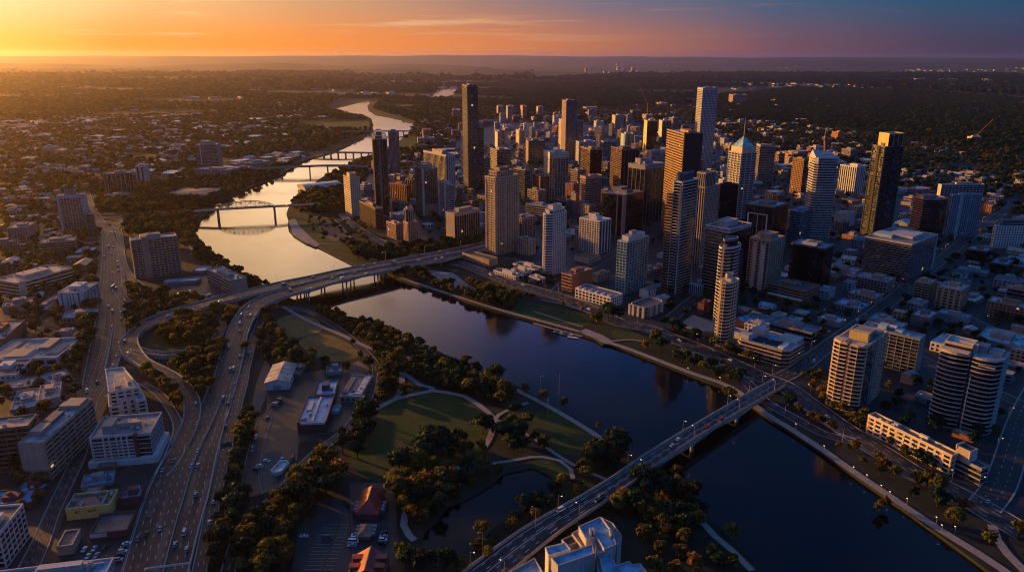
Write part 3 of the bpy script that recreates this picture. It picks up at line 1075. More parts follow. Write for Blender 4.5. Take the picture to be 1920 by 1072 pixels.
def shape_poly(a, b, shape='rect', c=3.0):
    """Footprint centred on the origin; near corner at (-a/2, -b/2)."""
    x, y = a / 2, b / 2
    if shape == 'cham':
        c = min(c, a * .4, b * .4)
        return [(-x + c, -y), (x - c, -y), (x, -y + c), (x, y - c), (x - c, y), (-x + c, y), (-x, y - c), (-x, -y + c)]
    if shape == 'round':
        out = []
        for k in range(28):
            t = 2 * math.pi * k / 28
            cc, ss = math.cos(t), math.sin(t)
            out.append((x * math.copysign(abs(cc) ** .62, cc), y * math.copysign(abs(ss) ** .62, ss)))
        return out
    if shape == 'oval':
        return [(x * math.cos(2 * math.pi * k / 28), y * math.sin(2 * math.pi * k / 28)) for k in range(28)]
    if shape == 'bowL':            # the left front face bulges outward
        n = 9
        arc = [(-x - c * math.sin(math.pi * k / n), y - b * k / n) for k in range(1, n)]
        return [(-x, -y), (x, -y), (x, y), (-x, y)] + arc
    if shape == 'bays':            # the left face in two angled bays with a slot between
        d = c
        return [(-x, -y), (x, -y), (x, y), (-x, y), (-x - d * .4, y * .92), (-x - d, y * .5), (-x - d, y * .14), (-x, y * .08), (-x, -y * .08), (-x - d, -y * .14), (-x - d, -y * .6), (-x - d * .4, -y * .95)]
    if shape == 'sweep':           # two sweeping panels, the second set back behind a slot
        f = [(-x - c * (.35 + .65 * math.sin(math.pi * (.15 + .7 * k / 5))), y - y * .95 * k / 5) for k in range(0, 6)]
        g = [(-x - c * .8 * (.3 + .7 * math.sin(math.pi * (.25 + .6 * k / 5))), -y * .12 - y * .7 * k / 5) for k in range(0, 6)]
        return [(-x * .7, -y), (x, -y), (x, y), (-x, y)] + f + [(-x + 2, y * .04), (-x + 2, -y * .11)] + g
    if shape == 'bowR':
        n = 9
        arc = [(-x + a * k / n, -y - c * math.sin(math.pi * k / n)) for k in range(1, n)]
        return [(-x, -y)] + arc + [(x, -y), (x, y), (-x, y)]
    return [(-x, -y), (x, -y), (x, y), (-x, y)]


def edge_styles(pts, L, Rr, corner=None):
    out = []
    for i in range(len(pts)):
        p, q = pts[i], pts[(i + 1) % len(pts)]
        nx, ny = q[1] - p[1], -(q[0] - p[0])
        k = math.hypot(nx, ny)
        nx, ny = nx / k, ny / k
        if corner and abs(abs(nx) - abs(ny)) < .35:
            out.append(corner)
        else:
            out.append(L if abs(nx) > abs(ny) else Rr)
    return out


def solve_z(cx, ty, by):
    lo, hi = 0.0, 245.0
    for _ in range(48):
        m = (lo + hi) / 2
        x, y = at(cx, ty, m)
        if y <= 0 or proj(x, y, 0)[1] > by:
            hi = m
        else:
            lo = m
    return lo


def solve_len(P, d, z, px):
    lo, hi = 0.0, 500.0
    s = 1 if proj(P[0] + d[0] * .5, P[1] + d[1] * .5, z)[0] > proj(P[0], P[1], z)[0] else -1
    for _ in range(40):
        m = (lo + hi) / 2
        x = proj(P[0] + d[0] * m, P[1] + d[1] * m, z)[0]
        if (x - px) * s < 0:
            lo = m
        else:
            hi = m
    return max(3.0, lo)


BLD = []


def raise_block(root, pts, z0, z1, L, Rr, fk, gk, fh=3.5, roof='mid', corner=None, parapet=1.1, styles=None, fname='facade_frame'):
    """Glass core, frame and roof of one storey block, as children of root."""
    st = styles or edge_styles(pts, L, Rr, corner)
    g = MB()
    g.prism(pts, z0, z1 - .05, cap=False)
    g.build('glazing', gls(gk), root)
    f = MB()
    facade(f, pts, z0, z1, fh, st)
    o1, o0 = offset_poly(pts, .36), offset_poly(pts, -.3)
    n = len(pts)
    za = z1 - .9
    for i in range(n):
        j = (i + 1) % n
        f.quad((*o1[i], za), (*o1[j], za), (*o1[j], z1 + parapet), (*o1[i], z1 + parapet))
        f.quad((*o1[i], z1 + parapet), (*o1[j], z1 + parapet), (*o0[j], z1 + parapet), (*o0[i], z1 + parapet))
        f.quad((*o0[j], z1 - .1), (*o0[i], z1 - .1), (*o0[i], z1 + parapet), (*o0[j], z1 + parapet))
        f.quad((*pts[i], za), (*pts[j], za), (*o1[j], za), (*o1[i], za))
    f.build(fname, frm(fk), root)
    r = MB()
    r.ngon([(x, y, z1 + .02) for x, y in pts])
    r.build('roof', roof_mat(roof), root)


def roof_kit(root, a, b, z, fk, k=2, seed=0, big=True, small=True):
    g = random.Random(seed)
    if big:
        w, d = a * g.uniform(.3, .5), b * g.uniform(.3, .5)
        cx, cy_ = g.uniform(-.1, .1) * a, g.uniform(-.1, .1) * b
        h = g.uniform(2.6, 4.2)
        m = MB()
        m.box(cx - w / 2, cx + w / 2, cy_ - d / 2, cy_ + d / 2, z + .03, z + h)
        m.box(cx - w / 2 - .2, cx + w / 2 + .2, cy_ - d / 2 - .2, cy_ + d / 2 + .2, z + h + .002, z + h + .3)
        if w > 6 and d > 6:
            for _ in range(2):
                x, y = cx + g.uniform(-.3, .3) * w, cy_ + g.uniform(-.3, .3) * d
                m.cyl(x, y, z + h + .3, z + h + 1.3, .9, 10)
        m.build('plant_room', frm(fk), root)
    if small:
        for _ in range(k):
            x, y = g.uniform(-.40, .40) * a, g.uniform(-.40, .40) * b
            w, d, h = g.uniform(1.2, 3.6), g.uniform(1.2, 3.6), g.uniform(1.0, 2.0)
            m = MB()
            m.box(x - w / 2, x + w / 2, y - d / 2, y + d / 2, z + .03, z + h)
            m.cyl(x, y, z + h, z + h + .35, min(w, d) * .35, 10)
            m.build('roof_unit', frm(g.choice(('lgrey', 'grey', 'white', 'dgrey'))), root)


def tower(cx, ty, by, wl, wr, ang, label, L='B', Rr=None, fk='grey', gk='dark', fh=3.5, name='office_tower', cat='tower', shape='rect', c=3.0, roof='mid', corner=None, kit=True, podium=None, near2=None, depth=None, group=None, parapet=1.1, top=None, z=None, dl=None, dr=None):
    """Placed by its near roof corner (cx, ty), the photo row by of that corner's foot, and the widths wl, wr in pixels of its left and right faces."""
    Rr = Rr or L
    if z is None:
        z = solve_z(cx, ty, by)
    P = at(cx, ty, z)
    if near2:
        Q = at(near2[0], near2[1], z)
        ang = math.degrees(math.atan2(Q[1] - P[1], Q[0] - P[0]))
        a = math.dist(P, Q)
        b = depth
    u = (math.cos(R(ang)), math.sin(R(ang)))
    v = (-u[1], u[0])
    if not near2:
        a = dr or solve_len(P, u, z, cx + wr)
        b = dl or solve_len(P, v, z, cx - wl)
        a, b = min(a, 90 + wr), min(b, 90 + wl)
    cxy = (P[0] + u[0] * a / 2 + v[0] * b / 2, P[1] + u[1] * a / 2 + v[1] * b / 2)
    root = empty(name, (*cxy, 0), R(ang), label, cat, group)
    pts = shape_poly(a, b, shape, c)
    zb = 0
    if podium:
        gr, ph, pk = podium
        pp = offset_poly(pts, gr)
        m = MB()
        m.prism(pp, 0, ph)
        facade(m, pp, 0.02, ph - .3, 4.2, ['P:2.6:.3:5:2'] * len(pp))
        m.build('podium', frm(pk), root)
        zb = ph
    raise_block(root, pts, zb, z, L, Rr, fk, gk, fh, roof, corner, parapet)
    if kit:
        roof_kit(root, a, b, z, fk, 3 if a * b > 500 else 2, seed=int(cx * 7 + ty))
    raster([(cxy[0] + u[0] * x + v[0] * y, cxy[1] + u[1] * x + v[1] * y) for x, y in (((-a / 2, -b / 2), (a / 2, -b / 2), (a / 2, b / 2), (-a / 2, b / 2)))], 2, 1.0)
    BLD.append((cxy, label))
    return root, a, b, z


def extra(t, name, boxes, fk, m2=None):
    """More parts in the tower's own frame: boxes are (x0, x1, y0, y1, z0, z1), x and y as fractions of the half sizes, z above (or below) the roof in metres."""
    root, a, b, z = t
    m = MB()
    for x0, x1, y0, y1, z0, z1 in boxes:
        m.box(x0 * a / 2, x1 * a / 2, y0 * b / 2, y1 * b / 2, z + z0, z + z1)
    return m.build(name, m2 or frm(fk), root)


def clutter(t, n, seed, zf=0.0, x0=-.85, x1=.85, y0=-.8, y1=.8):
    root, a, b, z = t
    g = random.Random(seed)
    for _ in range(n):
        x, y = g.uniform(x0, x1) * a / 2, g.uniform(y0, y1) * b / 2
        m = MB()
        k = g.random()
        if k < .5:
            w, d, h = g.uniform(.9, 2.4), g.uniform(.9, 2.4), g.uniform(.7, 1.6)
            m.box(x - w / 2, x + w / 2, y - d / 2, y + d / 2, z + .25, z + h + .2)
            m.cyl(x, y, z + h + .2, z + h + .5, min(w, d) * .36, 10)
            for sx in (-.35, .35):
                m.box(x + sx * w - .1, x + sx * w + .1, y - d * .4, y + d * .4, z + .03, z + .25)
            m.build('roof_unit', frm(g.choice(('lgrey', 'white', 'grey', 'stone'))), root)
        elif k < .75:
            l = g.uniform(4, 10)
            v = g.random() < .5
            p, q = (x - (l / 2 if v else 0), y - (0 if v else l / 2), z + .7), (x + (l / 2 if v else 0), y + (0 if v else l / 2), z + .7)
            p = (max(-a * .46, p[0]), max(-b * .46, p[1]), p[2])
            q = (min(a * .46, q[0]), min(b * .46, q[1]), q[2])
            m.bar(p, q, .6, .5)
            m.bar(q, (q[0], q[1], z + .03), .6, .5)
            m.build('duct', frm(g.choice(('lgrey', 'grey'))), root)
        else:
            w, d = g.uniform(2, 5), g.uniform(2, 5)
            m.box(max(-a * .46, x - w / 2), min(a * .46, x + w / 2), max(-b * .46, y - d / 2), min(b * .46, y + d / 2), z + .025, z + .09)
            m.build('roof_patch', roof_mat(g.choice(('mid', 'dark', 'pale', 'warm'))), root)


def mast(t, x, y, z0, z1, r=.5, name='mast'):
    root, a, b, z = t
    m = MB()
    m.cyl(x * a / 2, y * b / 2, z + z0, z + z0 + (z1 - z0) * .5, r, 8, 0, r * .6)
    m.cyl(x * a / 2, y * b / 2, z + z0 + (z1 - z0) * .5, z + z1, r * .6, 8, 0, r * .15)
    m.build(name, frm('lgrey'), root)


def upper(t, x0, x1, y0, y1, h, L, Rr, fk, gk, fh=3.5, roof='mid', shape='rect', c=2.0, z0=0.0):
    """A smaller storey block standing on the roof of the first."""
    root, a, b, z = t
    pts = [(x0 * a / 2 + (x1 - x0) * a / 4 + px, y0 * b / 2 + (y1 - y0) * b / 4 + py) for px, py in shape_poly((x1 - x0) * a / 2, (y1 - y0) * b / 2, shape, c)]
    raise_block(root, pts, z + z0 + .03, z + h, L, Rr, fk, gk, fh, roof)


def gable(cx, ty, by, near2, depth, label, rk='pale', wk='white', rise=3.0, name='warehouse', cat='warehouse', ridge_along=True):
    z = solve_z(cx, ty, by)
    P, Q = at(cx, ty, z), at(*near2, z)
    ang = math.atan2(Q[1] - P[1], Q[0] - P[0])
    a, b = math.dist(P, Q), depth
    u = (math.cos(ang), math.sin(ang))
    v = (-u[1], u[0])
    cxy = (P[0] + u[0] * a / 2 + v[0] * b / 2, P[1] + u[1] * a / 2 + v[1] * b / 2)
    root = empty(name, (*cxy, 0), ang, label, cat)
    x, y = a / 2, b / 2
    w = MB()
    w.prism([(-x, -y), (x, -y), (x, y), (-x, y)], 0, z, cap=False)
    w.ngon([(-x, -y, z), (x, -y, z), (0, -y, z + rise)])
    w.ngon([(x, y, z), (-x, y, z), (0, y, z + rise)])
    w.build('wall', frm(wk), root)
    k = .5
    for s in (-1, 1):
        r = MB()
        e = (s * (x + k), z - rise * k / x + .05)
        lo = [(e[0], -y - k, e[1]), (e[0], y + k, e[1])]
        hi = [(0, -y - k, z + rise + .05), (0, y + k, z + rise + .05)]
        qd = [lo[0], hi[0], hi[1], lo[1]]
        up = [(px, py, pz + .25) for px, py, pz in qd]
        r.quad(*(up if s < 0 else up[::-1]))
        r.quad(*(qd[::-1] if s < 0 else qd))
        for i in range(4):
            r.quad(qd[i - 1], qd[i], up[i], up[i - 1])
        for t in range(1, 8):
            yy = -y + b * t / 8
            r.bar((e[0], yy, e[1] + .28), (0, yy, z + rise + .33), .12)
        r.build('roof_slope', roof_mat(rk), root)
    d = MB()
    d.box(-x * .35, x * .3, -y - .12, -y + .05, .05, min(4.2, z * .7))
    d.build('roller_door', frm('grey'), root)
    for s in (-1, 1):
        m = MB()
        for t in range(5):
            yy = -y + b * (t + .5) / 5
            m.box(s * x - .06, s * x + .06, yy - 1.2, yy + 1.2, z * .5, z * .8)
        m.build('window_strip', gls('dark'), root)
    raster([(cxy[0] + u[0] * px + v[0] * py, cxy[1] + u[1] * px + v[1] * py) for px, py in ((-x, -y), (x, -y), (x, y), (-x, y))], 2, 3)
    BLD.append((cxy, label))
    return root, a, b, z


def windows_on(t, face, rows, cols, w, h, z0, dz, mk='dark', name='window', x0=-1.0, x1=1.0, frame='white', balcony=0.0):
    """Separate window parts on the near ('R') or left ('L') face; a balcony slab and rail below each if asked."""
    root, a, b, z = t
    ln = a if face == 'R' else b
    wm = bpy.data.meshes.get('window_%s_%.1f_%.1f_%s_%.1f' % (mk, w, h, frame, balcony))
    if wm is None:
        m = MB()
        m.box(-w / 2, w / 2, -.12, .0, 0, h, 0)
        for q in ((-w / 2 - .12, -w / 2, 0, h), (w / 2, w / 2 + .12, 0, h)):
            m.box(q[0], q[1], -.2, 0, -.1, h + .1, 1)
        m.box(-w / 2 - .12, w / 2 + .12, -.26, 0, -.16, -.002, 1)
        if balcony:
            m.box(-w / 2 - .5, w / 2 + .5, -balcony, 0, -.45, -.17, 1)
            m.box(-w / 2 - .5, w / 2 + .5, -balcony, -balcony + .1, -.17, .85, 1)
        wm = m.mesh('window_%s_%.1f_%.1f_%s_%.1f' % (mk, w, h, frame, balcony), [gls(mk), frm(frame)])
    for r_i in range(rows):
        for c_i in range(cols):
            f = x0 + (x1 - x0) * (c_i + .5) / cols
            o = bpy.data.objects.new(name, wm)
            if face == 'R':
                o.location = (f * ln / 2, -b / 2 - .3, z0 + r_i * dz)
            else:
                o.location = (-a / 2 - .3, f * ln / 2, z0 + r_i * dz)
                o.rotation_euler = (0, 0, -math.pi / 2)
            link(o, root)
# ------------------------------------------------------------------ the towers of the centre
T = tower
t = T(876, 163, 356, 9.6, 20, 9, 'tallest slender dark glass tower with pale ladder-like slabs up its left edge', 'B:.45:1.2', 'B:.25:.15', 'brown', 'blue', 3.4, roof='dark')
extra(t, 'glass_fin', [(.1, .62, -1.06, -.9, -34, 1)], 'black')
upper(t, -.9, .9, -.8, .8, 1.2, 'S', 'S', 'black', 'black', 4, 'dark')

t = T(897, 239, 354, 3, 10, 9, 'lower dark wing with thin pale slabs attached to the tallest glass tower', 'B:.5:.6', 'B:.6:.7', 'grey', 'black', 3.6)
t = T(699, 262, 404, 8.5, 26, 11, 'dark brown glass tower with close ribbed slabs above the river park', 'B:.5:.9', 'V:6.5:.5:.4', 'brown', 'black', 3.3)
extra(t, 'balcony_stack', [(-.25, .05, -1.07, -.96, -110, -3), (.9, 1.03, -1.05, -.96, -110, -3)], 'dgrey')
upper(t, -.45, .35, -.3, .6, 8, 'S', 'S', 'dgrey', 'black', 4)
T(704, 392, 430, 30, 14, 30, 'dark brown podium building at the foot of the ribbed brown tower', 'V:2.4:.5', 'B:.6:.3', 'brown', 'brown', 4, 'podium_building', 'building', roof='dark')
t = T(728, 248, 324, 5, 19.5, 8, 'plain beige ribbed slab tower standing right behind the ribbed brown tower', 'V:2.6:1.4', 'V:2.6:1.3', 'mauve', 'brown', 3.3, 'apartment_tower')
upper(t, -.5, .4, -.6, .6, 5, 'S', 'S', 'mauve', 'dark')
t = T(656, 334, 407, 12, 18, 32, 'cream apartment tower with one sunlit yellow flank at the edge of the river park', 'B:1.9:.4', 'P:1.9:.3:3.2:1.5', 'cream', 'brown', 3.1, 'apartment_tower')
upper(t, -.6, .7, -.5, .6, 5.5, 'S', 'P:1.2:.2', 'cream', 'brown', 3, shape='cham')
t = T(836, 293, 384, 42, 17, 35, 'broad white-framed office tower with a dark striped front and white flank', 'V:4.2:.9:.25', 'V:5:3.0', 'lgrey', 'brown', 3.6, roof='warm', parapet=2.5)
upper(t, -.2, .7, -.4, .5, 6, 'S', 'S', 'stone', 'dark')
t = T(792, 318, 405, 14, 28, 28, 'tan and brown tower with a bright corner pillar and a blank lower wall', 'B:1.2:.4', 'G:.6:.2', 'tan', 'brown', 3.3)
extra(t, 'corner_pillar', [(-1.03, -.84, -1.03, -.75, -150, .4)], 'cream')
upper(t, -.7, .5, -.6, .6, 6.5, 'S', 'S', 'beige', 'dark')
extra(t, 'blank_base', [(-.8, 1.02, -1.03, -.9, -80, -57)], 'tan')
t = T(846, 348, 413, 24, 7, 30, 'pale apartment block with curved white balcony bands behind the beige hotel', 'B:1.1:1.2', 'B:1.1:1.2', 'lgrey', 'brown', 3.2, 'apartment_tower', shape='cham', c=6)
extra(t, 'end_pillar', [(-1.08, -.9, .8, 1.02, -90, 2), (-1.08, -.92, -.1, .05, -90, 3)], 'white')
T(864, 353, 408, 9, 6, 30, 'narrow banded block joined to the right of the curved balcony block', 'B:1.0:.9', 'B:1.0:.9', 'stone', 'brown', 3.2, 'apartment_tower', shape='cham', c=3)
t = T(852, 401, 456, 16, 47, 46, 'beige slab hotel with a blank end wall and tall white ribs', 'S:.3', 'V:4.4:.9:.9', 'beige', 'brown', 3.4, 'hotel_block', 'hotel')
extra(t, 'end_frame', [(-1.0, 1.02, -1.06, -.9, -4, .5), (-1.0, 1.04, -1.06, -.9, -64, -36)], 'beige')
extra(t, 'roof_house', [(-.4, .75, -.2, .8, 0, 4)], 'stone')
t = T(765, 418, 463, 9, 18, 38, 'pink brick art deco tower with a rounded upper drum beside the bridge road', 'V:3:1.5', 'G:.8:.3:3:1.3', 'pink', 'brown', 3.2, 'apartment_tower')
upper(t, -1.0, .6, -.95, 1.2, 17, 'V:3.2:1.2', 'V:3.2:1.2', 'stone', 'brown', 3.2, shape='cham', c=5)
upper(t, -.6, .4, -.6, .9, 19.5, 'S', 'S', 'beige', 'dark', 3, shape='oval', z0=17)
T(742, 421, 449, 17, 12, 38, 'stepped brick wing of flats to the left of the pink art deco tower', 'B:1.2:.4', 'G', 'pink', 'brown', 3.1, 'apartment_block', 'flats')
T(762, 348, 377, 30, 7, 50, 'orange lit apartment block with fluted vertical bays behind the low domes', 'V:5:2.2:1.1', 'V:4:2', 'rust', 'brown', 3.2, 'apartment_block', 'flats')
T(772, 338, 372, 12, 8, 50, 'taller brown apartment block stepping up behind the orange fluted one', 'V:5:2.2:.8', 'P', 'brown', 'brown', 3.2, 'apartment_block', 'flats')
t = T(776, 376, 390, 10, 10, 45, 'low round white drum roof between the orange flats and brick tower', 'S', 'S', 'lgrey', 'dark', 3, 'round_hall', 'hall', shape='oval', roof='white', kit=False)
T(750, 382, 398, 14, 12, 40, 'low pale hall with a sloping lit end left of the white drum', 'S', 'P', 'beige', 'dark', 4, 'low_hall', 'hall', roof='warm')
t = T(929, 334, 479, 18, 44, 42, 'massive beige apartment tower with a stepped crown rising beside the bridge end', 'P:1.1:.5:3.2:.9', 'P:1.3:.4:3.0:1.1', 'beige', 'dark', 3.15, 'apartment_tower')
extra(t, 'corner_pillar', [(-1.05, -.88, -1.05, -.88, -118, -6), (-1.05, -.9, .82, 1.03, -118, -6), (.9, 1.04, -1.04, -.85, -118, -8), (-.22, -.1, -1.05, -.9, -118, 2), (.3, .42, -1.05, -.9, -118, -2)], 'tan')
upper(t, -.8, .55, -.8, .8, 7, 'P:1.1:.4:3:.9', 'P:1.1:.4:3:.9', 'beige', 'dark', 3.2, roof='dark')
upper(t, -.5, .3, -.6, .6, 11, 'S', 'P', 'tan', 'dark', 3, z0=7)
t = T(1031, 404, 518, 17, 36, 46, 'white balconied apartment tower with a stepped top standing over the terraces', 'D:1.35:1.2:5:.5', 'P:1.4:.55:3.4:1.3', 'white', 'dark', 3.1, 'apartment_tower', shape='cham', c=6, corner='D:1.35:1.1:9:.5', roof='warm')
upper(t, -.75, .75, -.8, .8, 4.5, 'S', 'P:1.0:.3:3:1.2', 'white', 'dark', 4, shape='cham', c=3)
upper(t, -.45, .45, -.45, .5, 9, 'S', 'S', 'white', 'dark', 4, z0=4.5)
t = T(1124, 416, 477, 37, 22, 45, 'white and grey ribbed apartment block with a dark podium roof', 'G:.9:.3:4.2:1.1', 'V:6.5:2.6', 'white', 'grey', 3.1, 'apartment_tower', roof='white')
upper(t, -.3, .3, -.2, .5, 6, 'S', 'S', 'white', 'dark')
T(1104, 487, 495, 27, 22, 45, 'wide pale podium with a planted dark roof under the ribbed white block', 'S', 'S', 'stone', 'dark', 4, 'podium_building', 'building', roof='green', kit=False)
t = T(1176, 455, 552, 17, 40, 47, 'pale teal glass apartment tower with a white flat crown nearest the promenade', 'D:1.0:.8:4:.5', 'G:.8:.3:5:.8', 'teal', 'teal', 3.2, 'apartment_tower', roof='white')
upper(t, -.8, .7, -.75, .6, 5, 'S', 'S', 'white', 'blue', 4, roof='white')
upper(t, -.3, .1, -.2, .3, 8.5, 'S', 'S', 'lgrey', 'blue', 4, z0=5)
t = T(1279, 342, 551, 15, 30, 45, 'tall navy apartment tower with white slab edges and a round white capped top', 'D:.5:.9:40:.4', 'D:.5:.9:60:1.2', 'white', 'black', 3.2, 'apartment_tower', roof='dark')
extra(t, 'dark_spine', [(-1.06, -.72, -1.06, -.72, -140, -3)], 'navy')
extra(t, 'white_pillar', [(-1.06, -.96, .84, 1.04, -160, 2)], 'white')
upper(t, -1.0, .7, -.8, 1.0, 7.5, 'S', 'S', 'navy', 'black', 8, shape='round')
T(1262, 362, 548, 11, 9, 45, 'narrow brown lit wing with bright slab edges on the left of the navy tower', 'B:.8:.9', 'B:.7:.6', 'tan', 'brown', 3.2, 'apartment_tower')
t = T(1322, 352, 500, 17, 28, 42, 'beige grey gridded office tower with a narrower top behind the navy tower', 'V:3:1.1', 'P:1.2:.3:3:1.1', 'stone', 'dark', 3.5)
upper(t, -1.0, .35, -.9, .9, 17, 'V:3:1.1', 'V:3:1.1', 'stone', 'dark', 3.5)
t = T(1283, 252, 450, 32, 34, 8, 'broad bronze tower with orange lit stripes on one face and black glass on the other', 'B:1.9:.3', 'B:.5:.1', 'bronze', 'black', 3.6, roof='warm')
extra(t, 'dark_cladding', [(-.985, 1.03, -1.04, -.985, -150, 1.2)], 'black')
t = T(1318, 168, 322, 10, 28, 8, 'tall pale blue gridded tower with a bright yellow left flank', 'P:1.2:.3:3:1.1', 'P:1.3:.3:3:1.3', 'lgrey', 'blue', 3.6)
upper(t, -.98, .98, -.98, .98, 3, 'S', 'S', 'blue', 'blue')
t = T(1391, 288, 418, 24, 27, 22, 'yellow lit tower with a pyramid roof and a tall spire', 'D:1.6:.6:7:1.6', 'D:1.5:.6:9:1.4', 'lgrey', 'dark', 3.7, kit=False)
upper(t, -.85, .85, -.85, .85, 8, 'S', 'S', 'cream', 'dark', 8)
root, a_, b_, z_ = t
m_ = MB()
q_ = [(-.85 * a_ / 2, -.85 * b_ / 2), (.85 * a_ / 2, -.85 * b_ / 2), (.85 * a_ / 2, .85 * b_ / 2), (-.85 * a_ / 2, .85 * b_ / 2)]
for i_ in range(4):
    m_.ngon([(*q_[i_ - 1], z_ + 9.2), (*q_[i_], z_ + 9.2), (0, 0, z_ + 25)])
m_.build('pyramid_roof', roof_mat('teal'), root)
mast(t, 0, 0, 24.5, 52, .8, 'spire')
t = T(1352, 347, 428, 4, 33, 0, 'plain black slab tower with a white mast left of the pyramid tower', 'N', 'B:.35:.08', 'black', 'black', 3.6, roof='dark')
mast(t, -.3, .2, 0, 27, .5)
t = T(1426, 275, 342, 7, 28, 0, 'flat grey slab tower with a sunlit left edge right of the spire', 'D:1:.9', 'B:1.2:.2', 'stone', 'dark', 3.5)
upper(t, -1, -.1, -1, 1, 3, 'S', 'S', 'stone', 'dark')
t = T(1508, 299, 365, 21, 8, 27, 'orange brown brick tower with square windows and a dark side', 'P:1.4:.25:4:1.2', 'B:.4:.1', 'bronze', 'black', 3.5)
t = T(1531, 297, 452, 13, 45, -3, 'pale banded tower with a slanting wedge roof and rounded flanks', 'B:1.7:.35', 'B:1.6:.35', 'lgrey', 'dark', 3.5, shape='cham', c=4, kit=False)
root, a_, b_, z_ = t
m_ = MB()
x_, y_ = a_ / 2, b_ / 2
m_.prism([(-x_ + 3, -y_), (x_ - 3, -y_), (x_, -y_ + 4), (x_, y_), (-x_, y_), (-x_, -y_ + 4)], z_ - 8, z_ + 1.0)
m_.ngon([(-x_, -y_ + 2, z_ + 1.02), (x_, -y_ + 2, z_ + 1.02), (x_ * .55, y_, z_ + 6), (-x_ * .8, y_, z_ + 9)])
m_.ngon([(-x_, y_, z_ + 1.02), (-x_, -y_ + 2, z_ + 1.02), (-x_ * .8, y_, z_ + 9)])
m_.ngon([(x_, -y_ + 2, z_ + 1.02), (x_, y_, z_ + 1.02), (x_ * .55, y_, z_ + 6)])
m_.build('wedge_roof', frm('lgrey'), root)
extra(t, 'skylight', [(-.2, .35, -.1, .05, 4, 5.4)], 'white')
t = T(1607, 314, 365, 31, 17, 25, 'white ribbed office block with blue shaded lower half beside the wedge tower', 'V:4.6:2', 'V:4.6:2.4', 'white', 'blue', 3.5, roof='warm')
t = T(1660, 276, 452, 23, 35, 17, 'very dark twin-bay tower with a gold lit flank and a tall glass crown', 'D:.4:.9:12:.6', 'D:.35:.6:60:.6', 'dgrey', 'black', 3.3, 'apartment_tower')
upper(t, -.55, 1.0, -.7, .9, 17, 'S', 'V:8:.4', 'yellow', 'blue', 4)  # yellow walls put the sun on the crown's left face into colour
extra(t, 'glass_bay', [(-.1, .55, -1.09, -.95, -100, 2)], 'navy', gls('blue'))
extra(t, 'centre_slot', [(-1.07, -.95, -.2, .15, -140, .5)], 'black')
t = T(1733, 374, 438, 19, 45, 12, 'dark tower with pink lit horizontal stripes on its left face', 'B:1.3:.4', 'B:.4:.15', 'pink', 'black', 3.5, shape='bowR', c=5)
upper(t, -.95, -.1, -.7, .7, 4.5, 'S', 'S', 'pink', 'dark')
t = T(1786, 366, 446, 4, 56, 4, 'blue slab tower with two white vertical pillars on its front', 'G:.8:.3', 'P:1.2:.2:3:.9', 'blue', 'dark', 3.3, roof='pale')
extra(t, 'white_pillar', [(-.42, -.36, -1.1, -.97, -90, 2), (-.3, -.25, -1.1, -.97, -90, 2), (.3, .35, -1.1, -.97, -90, 2)], 'white')
t = T(1766, 347, 402, 6, 80, 4, 'long slab block with a yellow lit end behind the white pillared tower', 'S', 'G:.9:.3:6:.7', 'lgrey', 'blue', 3.4, roof='white')
t = T(1868, 424, 466, 4, 70, 0, 'white gridded office block at the right edge with square windows', 'P:1.6:.3', 'P:1.7:.3:3.6:1.7', 'white', 'dark', 3.6, roof='pale')
upper(t, -.7, 1, -.5, 1, 8, 'B', 'B:1:.2', 'grey', 'blue', 3.6, roof='blue')
t = T(1710, 459, 530, 87, 47, 42, 'wide low office slab wrapped in pale horizontal lines beside the long car park', 'B:.45:.25', 'B:.45:.25', 'lgrey', 'dark', 2.8, 'office_block', 'office', roof='mid')
clutter(t, 10, 319)
extra(t, 'end_frame', [(.97, 1.05, -1.03, .4, -60, 1), (.97, 1.05, .4, 1, -60, 1)], 'teal')
extra(t, 'roof_house', [(-.6, -.1, .1, .9, 0, 3.5), (.1, .6, -.4, .5, 0, 2.4)], 'teal')
t = T(1546, 467, 546, 62, 18, 47, 'plain black glass cube with a pale blue plant roof', 'N', 'N', 'dgrey', 'black', 3.6, 'office_block', 'office', roof='blue')
clutter(t, 7, 320)
extra(t, 'plant_screen', [(-.5, .6, -.4, .5, 0, 3), (-.2, .3, -.7, -.45, 0, 1.6)], 'lgrey')
t = T(1451, 389, 472, 52, 28, 45, 'black glass office with a white outlined window frame on its front', 'V:14:.3:.1', 'N', 'dgrey', 'black', 3.6, roof='pale')
root, a_, b_, z_ = t
m_ = MB()
for x0_, x1_, za_, zb_ in ((.1, .14, -45, -11), (.78, .82, -45, -11), (.1, .82, -12, -11), (.46, .48, -45, -11)):
    m_.box(-a_ / 2 - .5, -a_ / 2 - .06, b_ / 2 - b_ * x1_, b_ / 2 - b_ * x0_, z_ + za_, z_ + zb_)
m_.build('frame_outline', frm('white'), root)
T(1502, 398, 458, 23, 18, 45, 'blue glass office with a grey roof between the black cube and the wedge tower', 'B:1:.2', 'B:1:.2', 'blue', 'blue', 3.5, roof='teal')
T(1592, 403, 426, 26, 12, 45, 'small plain white cube behind the black cube', 'S', 'S', 'lgrey', 'dark', 3.5, 'office_block', 'office', roof='pale')
t = T(1368, 436, 565, 44, 40, 43, 'dark glass slab with a thin white roof frame behind the round slab-edged tower', 'B:.5:.2', 'N', 'grey', 'black', 3.5, roof='dark')
upper(t, -.3, .6, -.2, .7, 7, 'S', 'S', 'lgrey', 'dark', 7, roof='pale')
extra(t, 'roof_frame', [(-1.04, 1.04, -1.04, -.99, 3, 4), (-1.04, 1.04, .99, 1.04, 3, 4), (-1.04, -.99, -1, 1, 3, 4), (.99, 1.04, -1, 1, 3, 4)], 'white')
extra(t, 'frame_post', [(x, x + .03, y, y + .03, 0, 3) for x in (-1, .97) for y in (-1, -.3, .3, .97)], 'white')
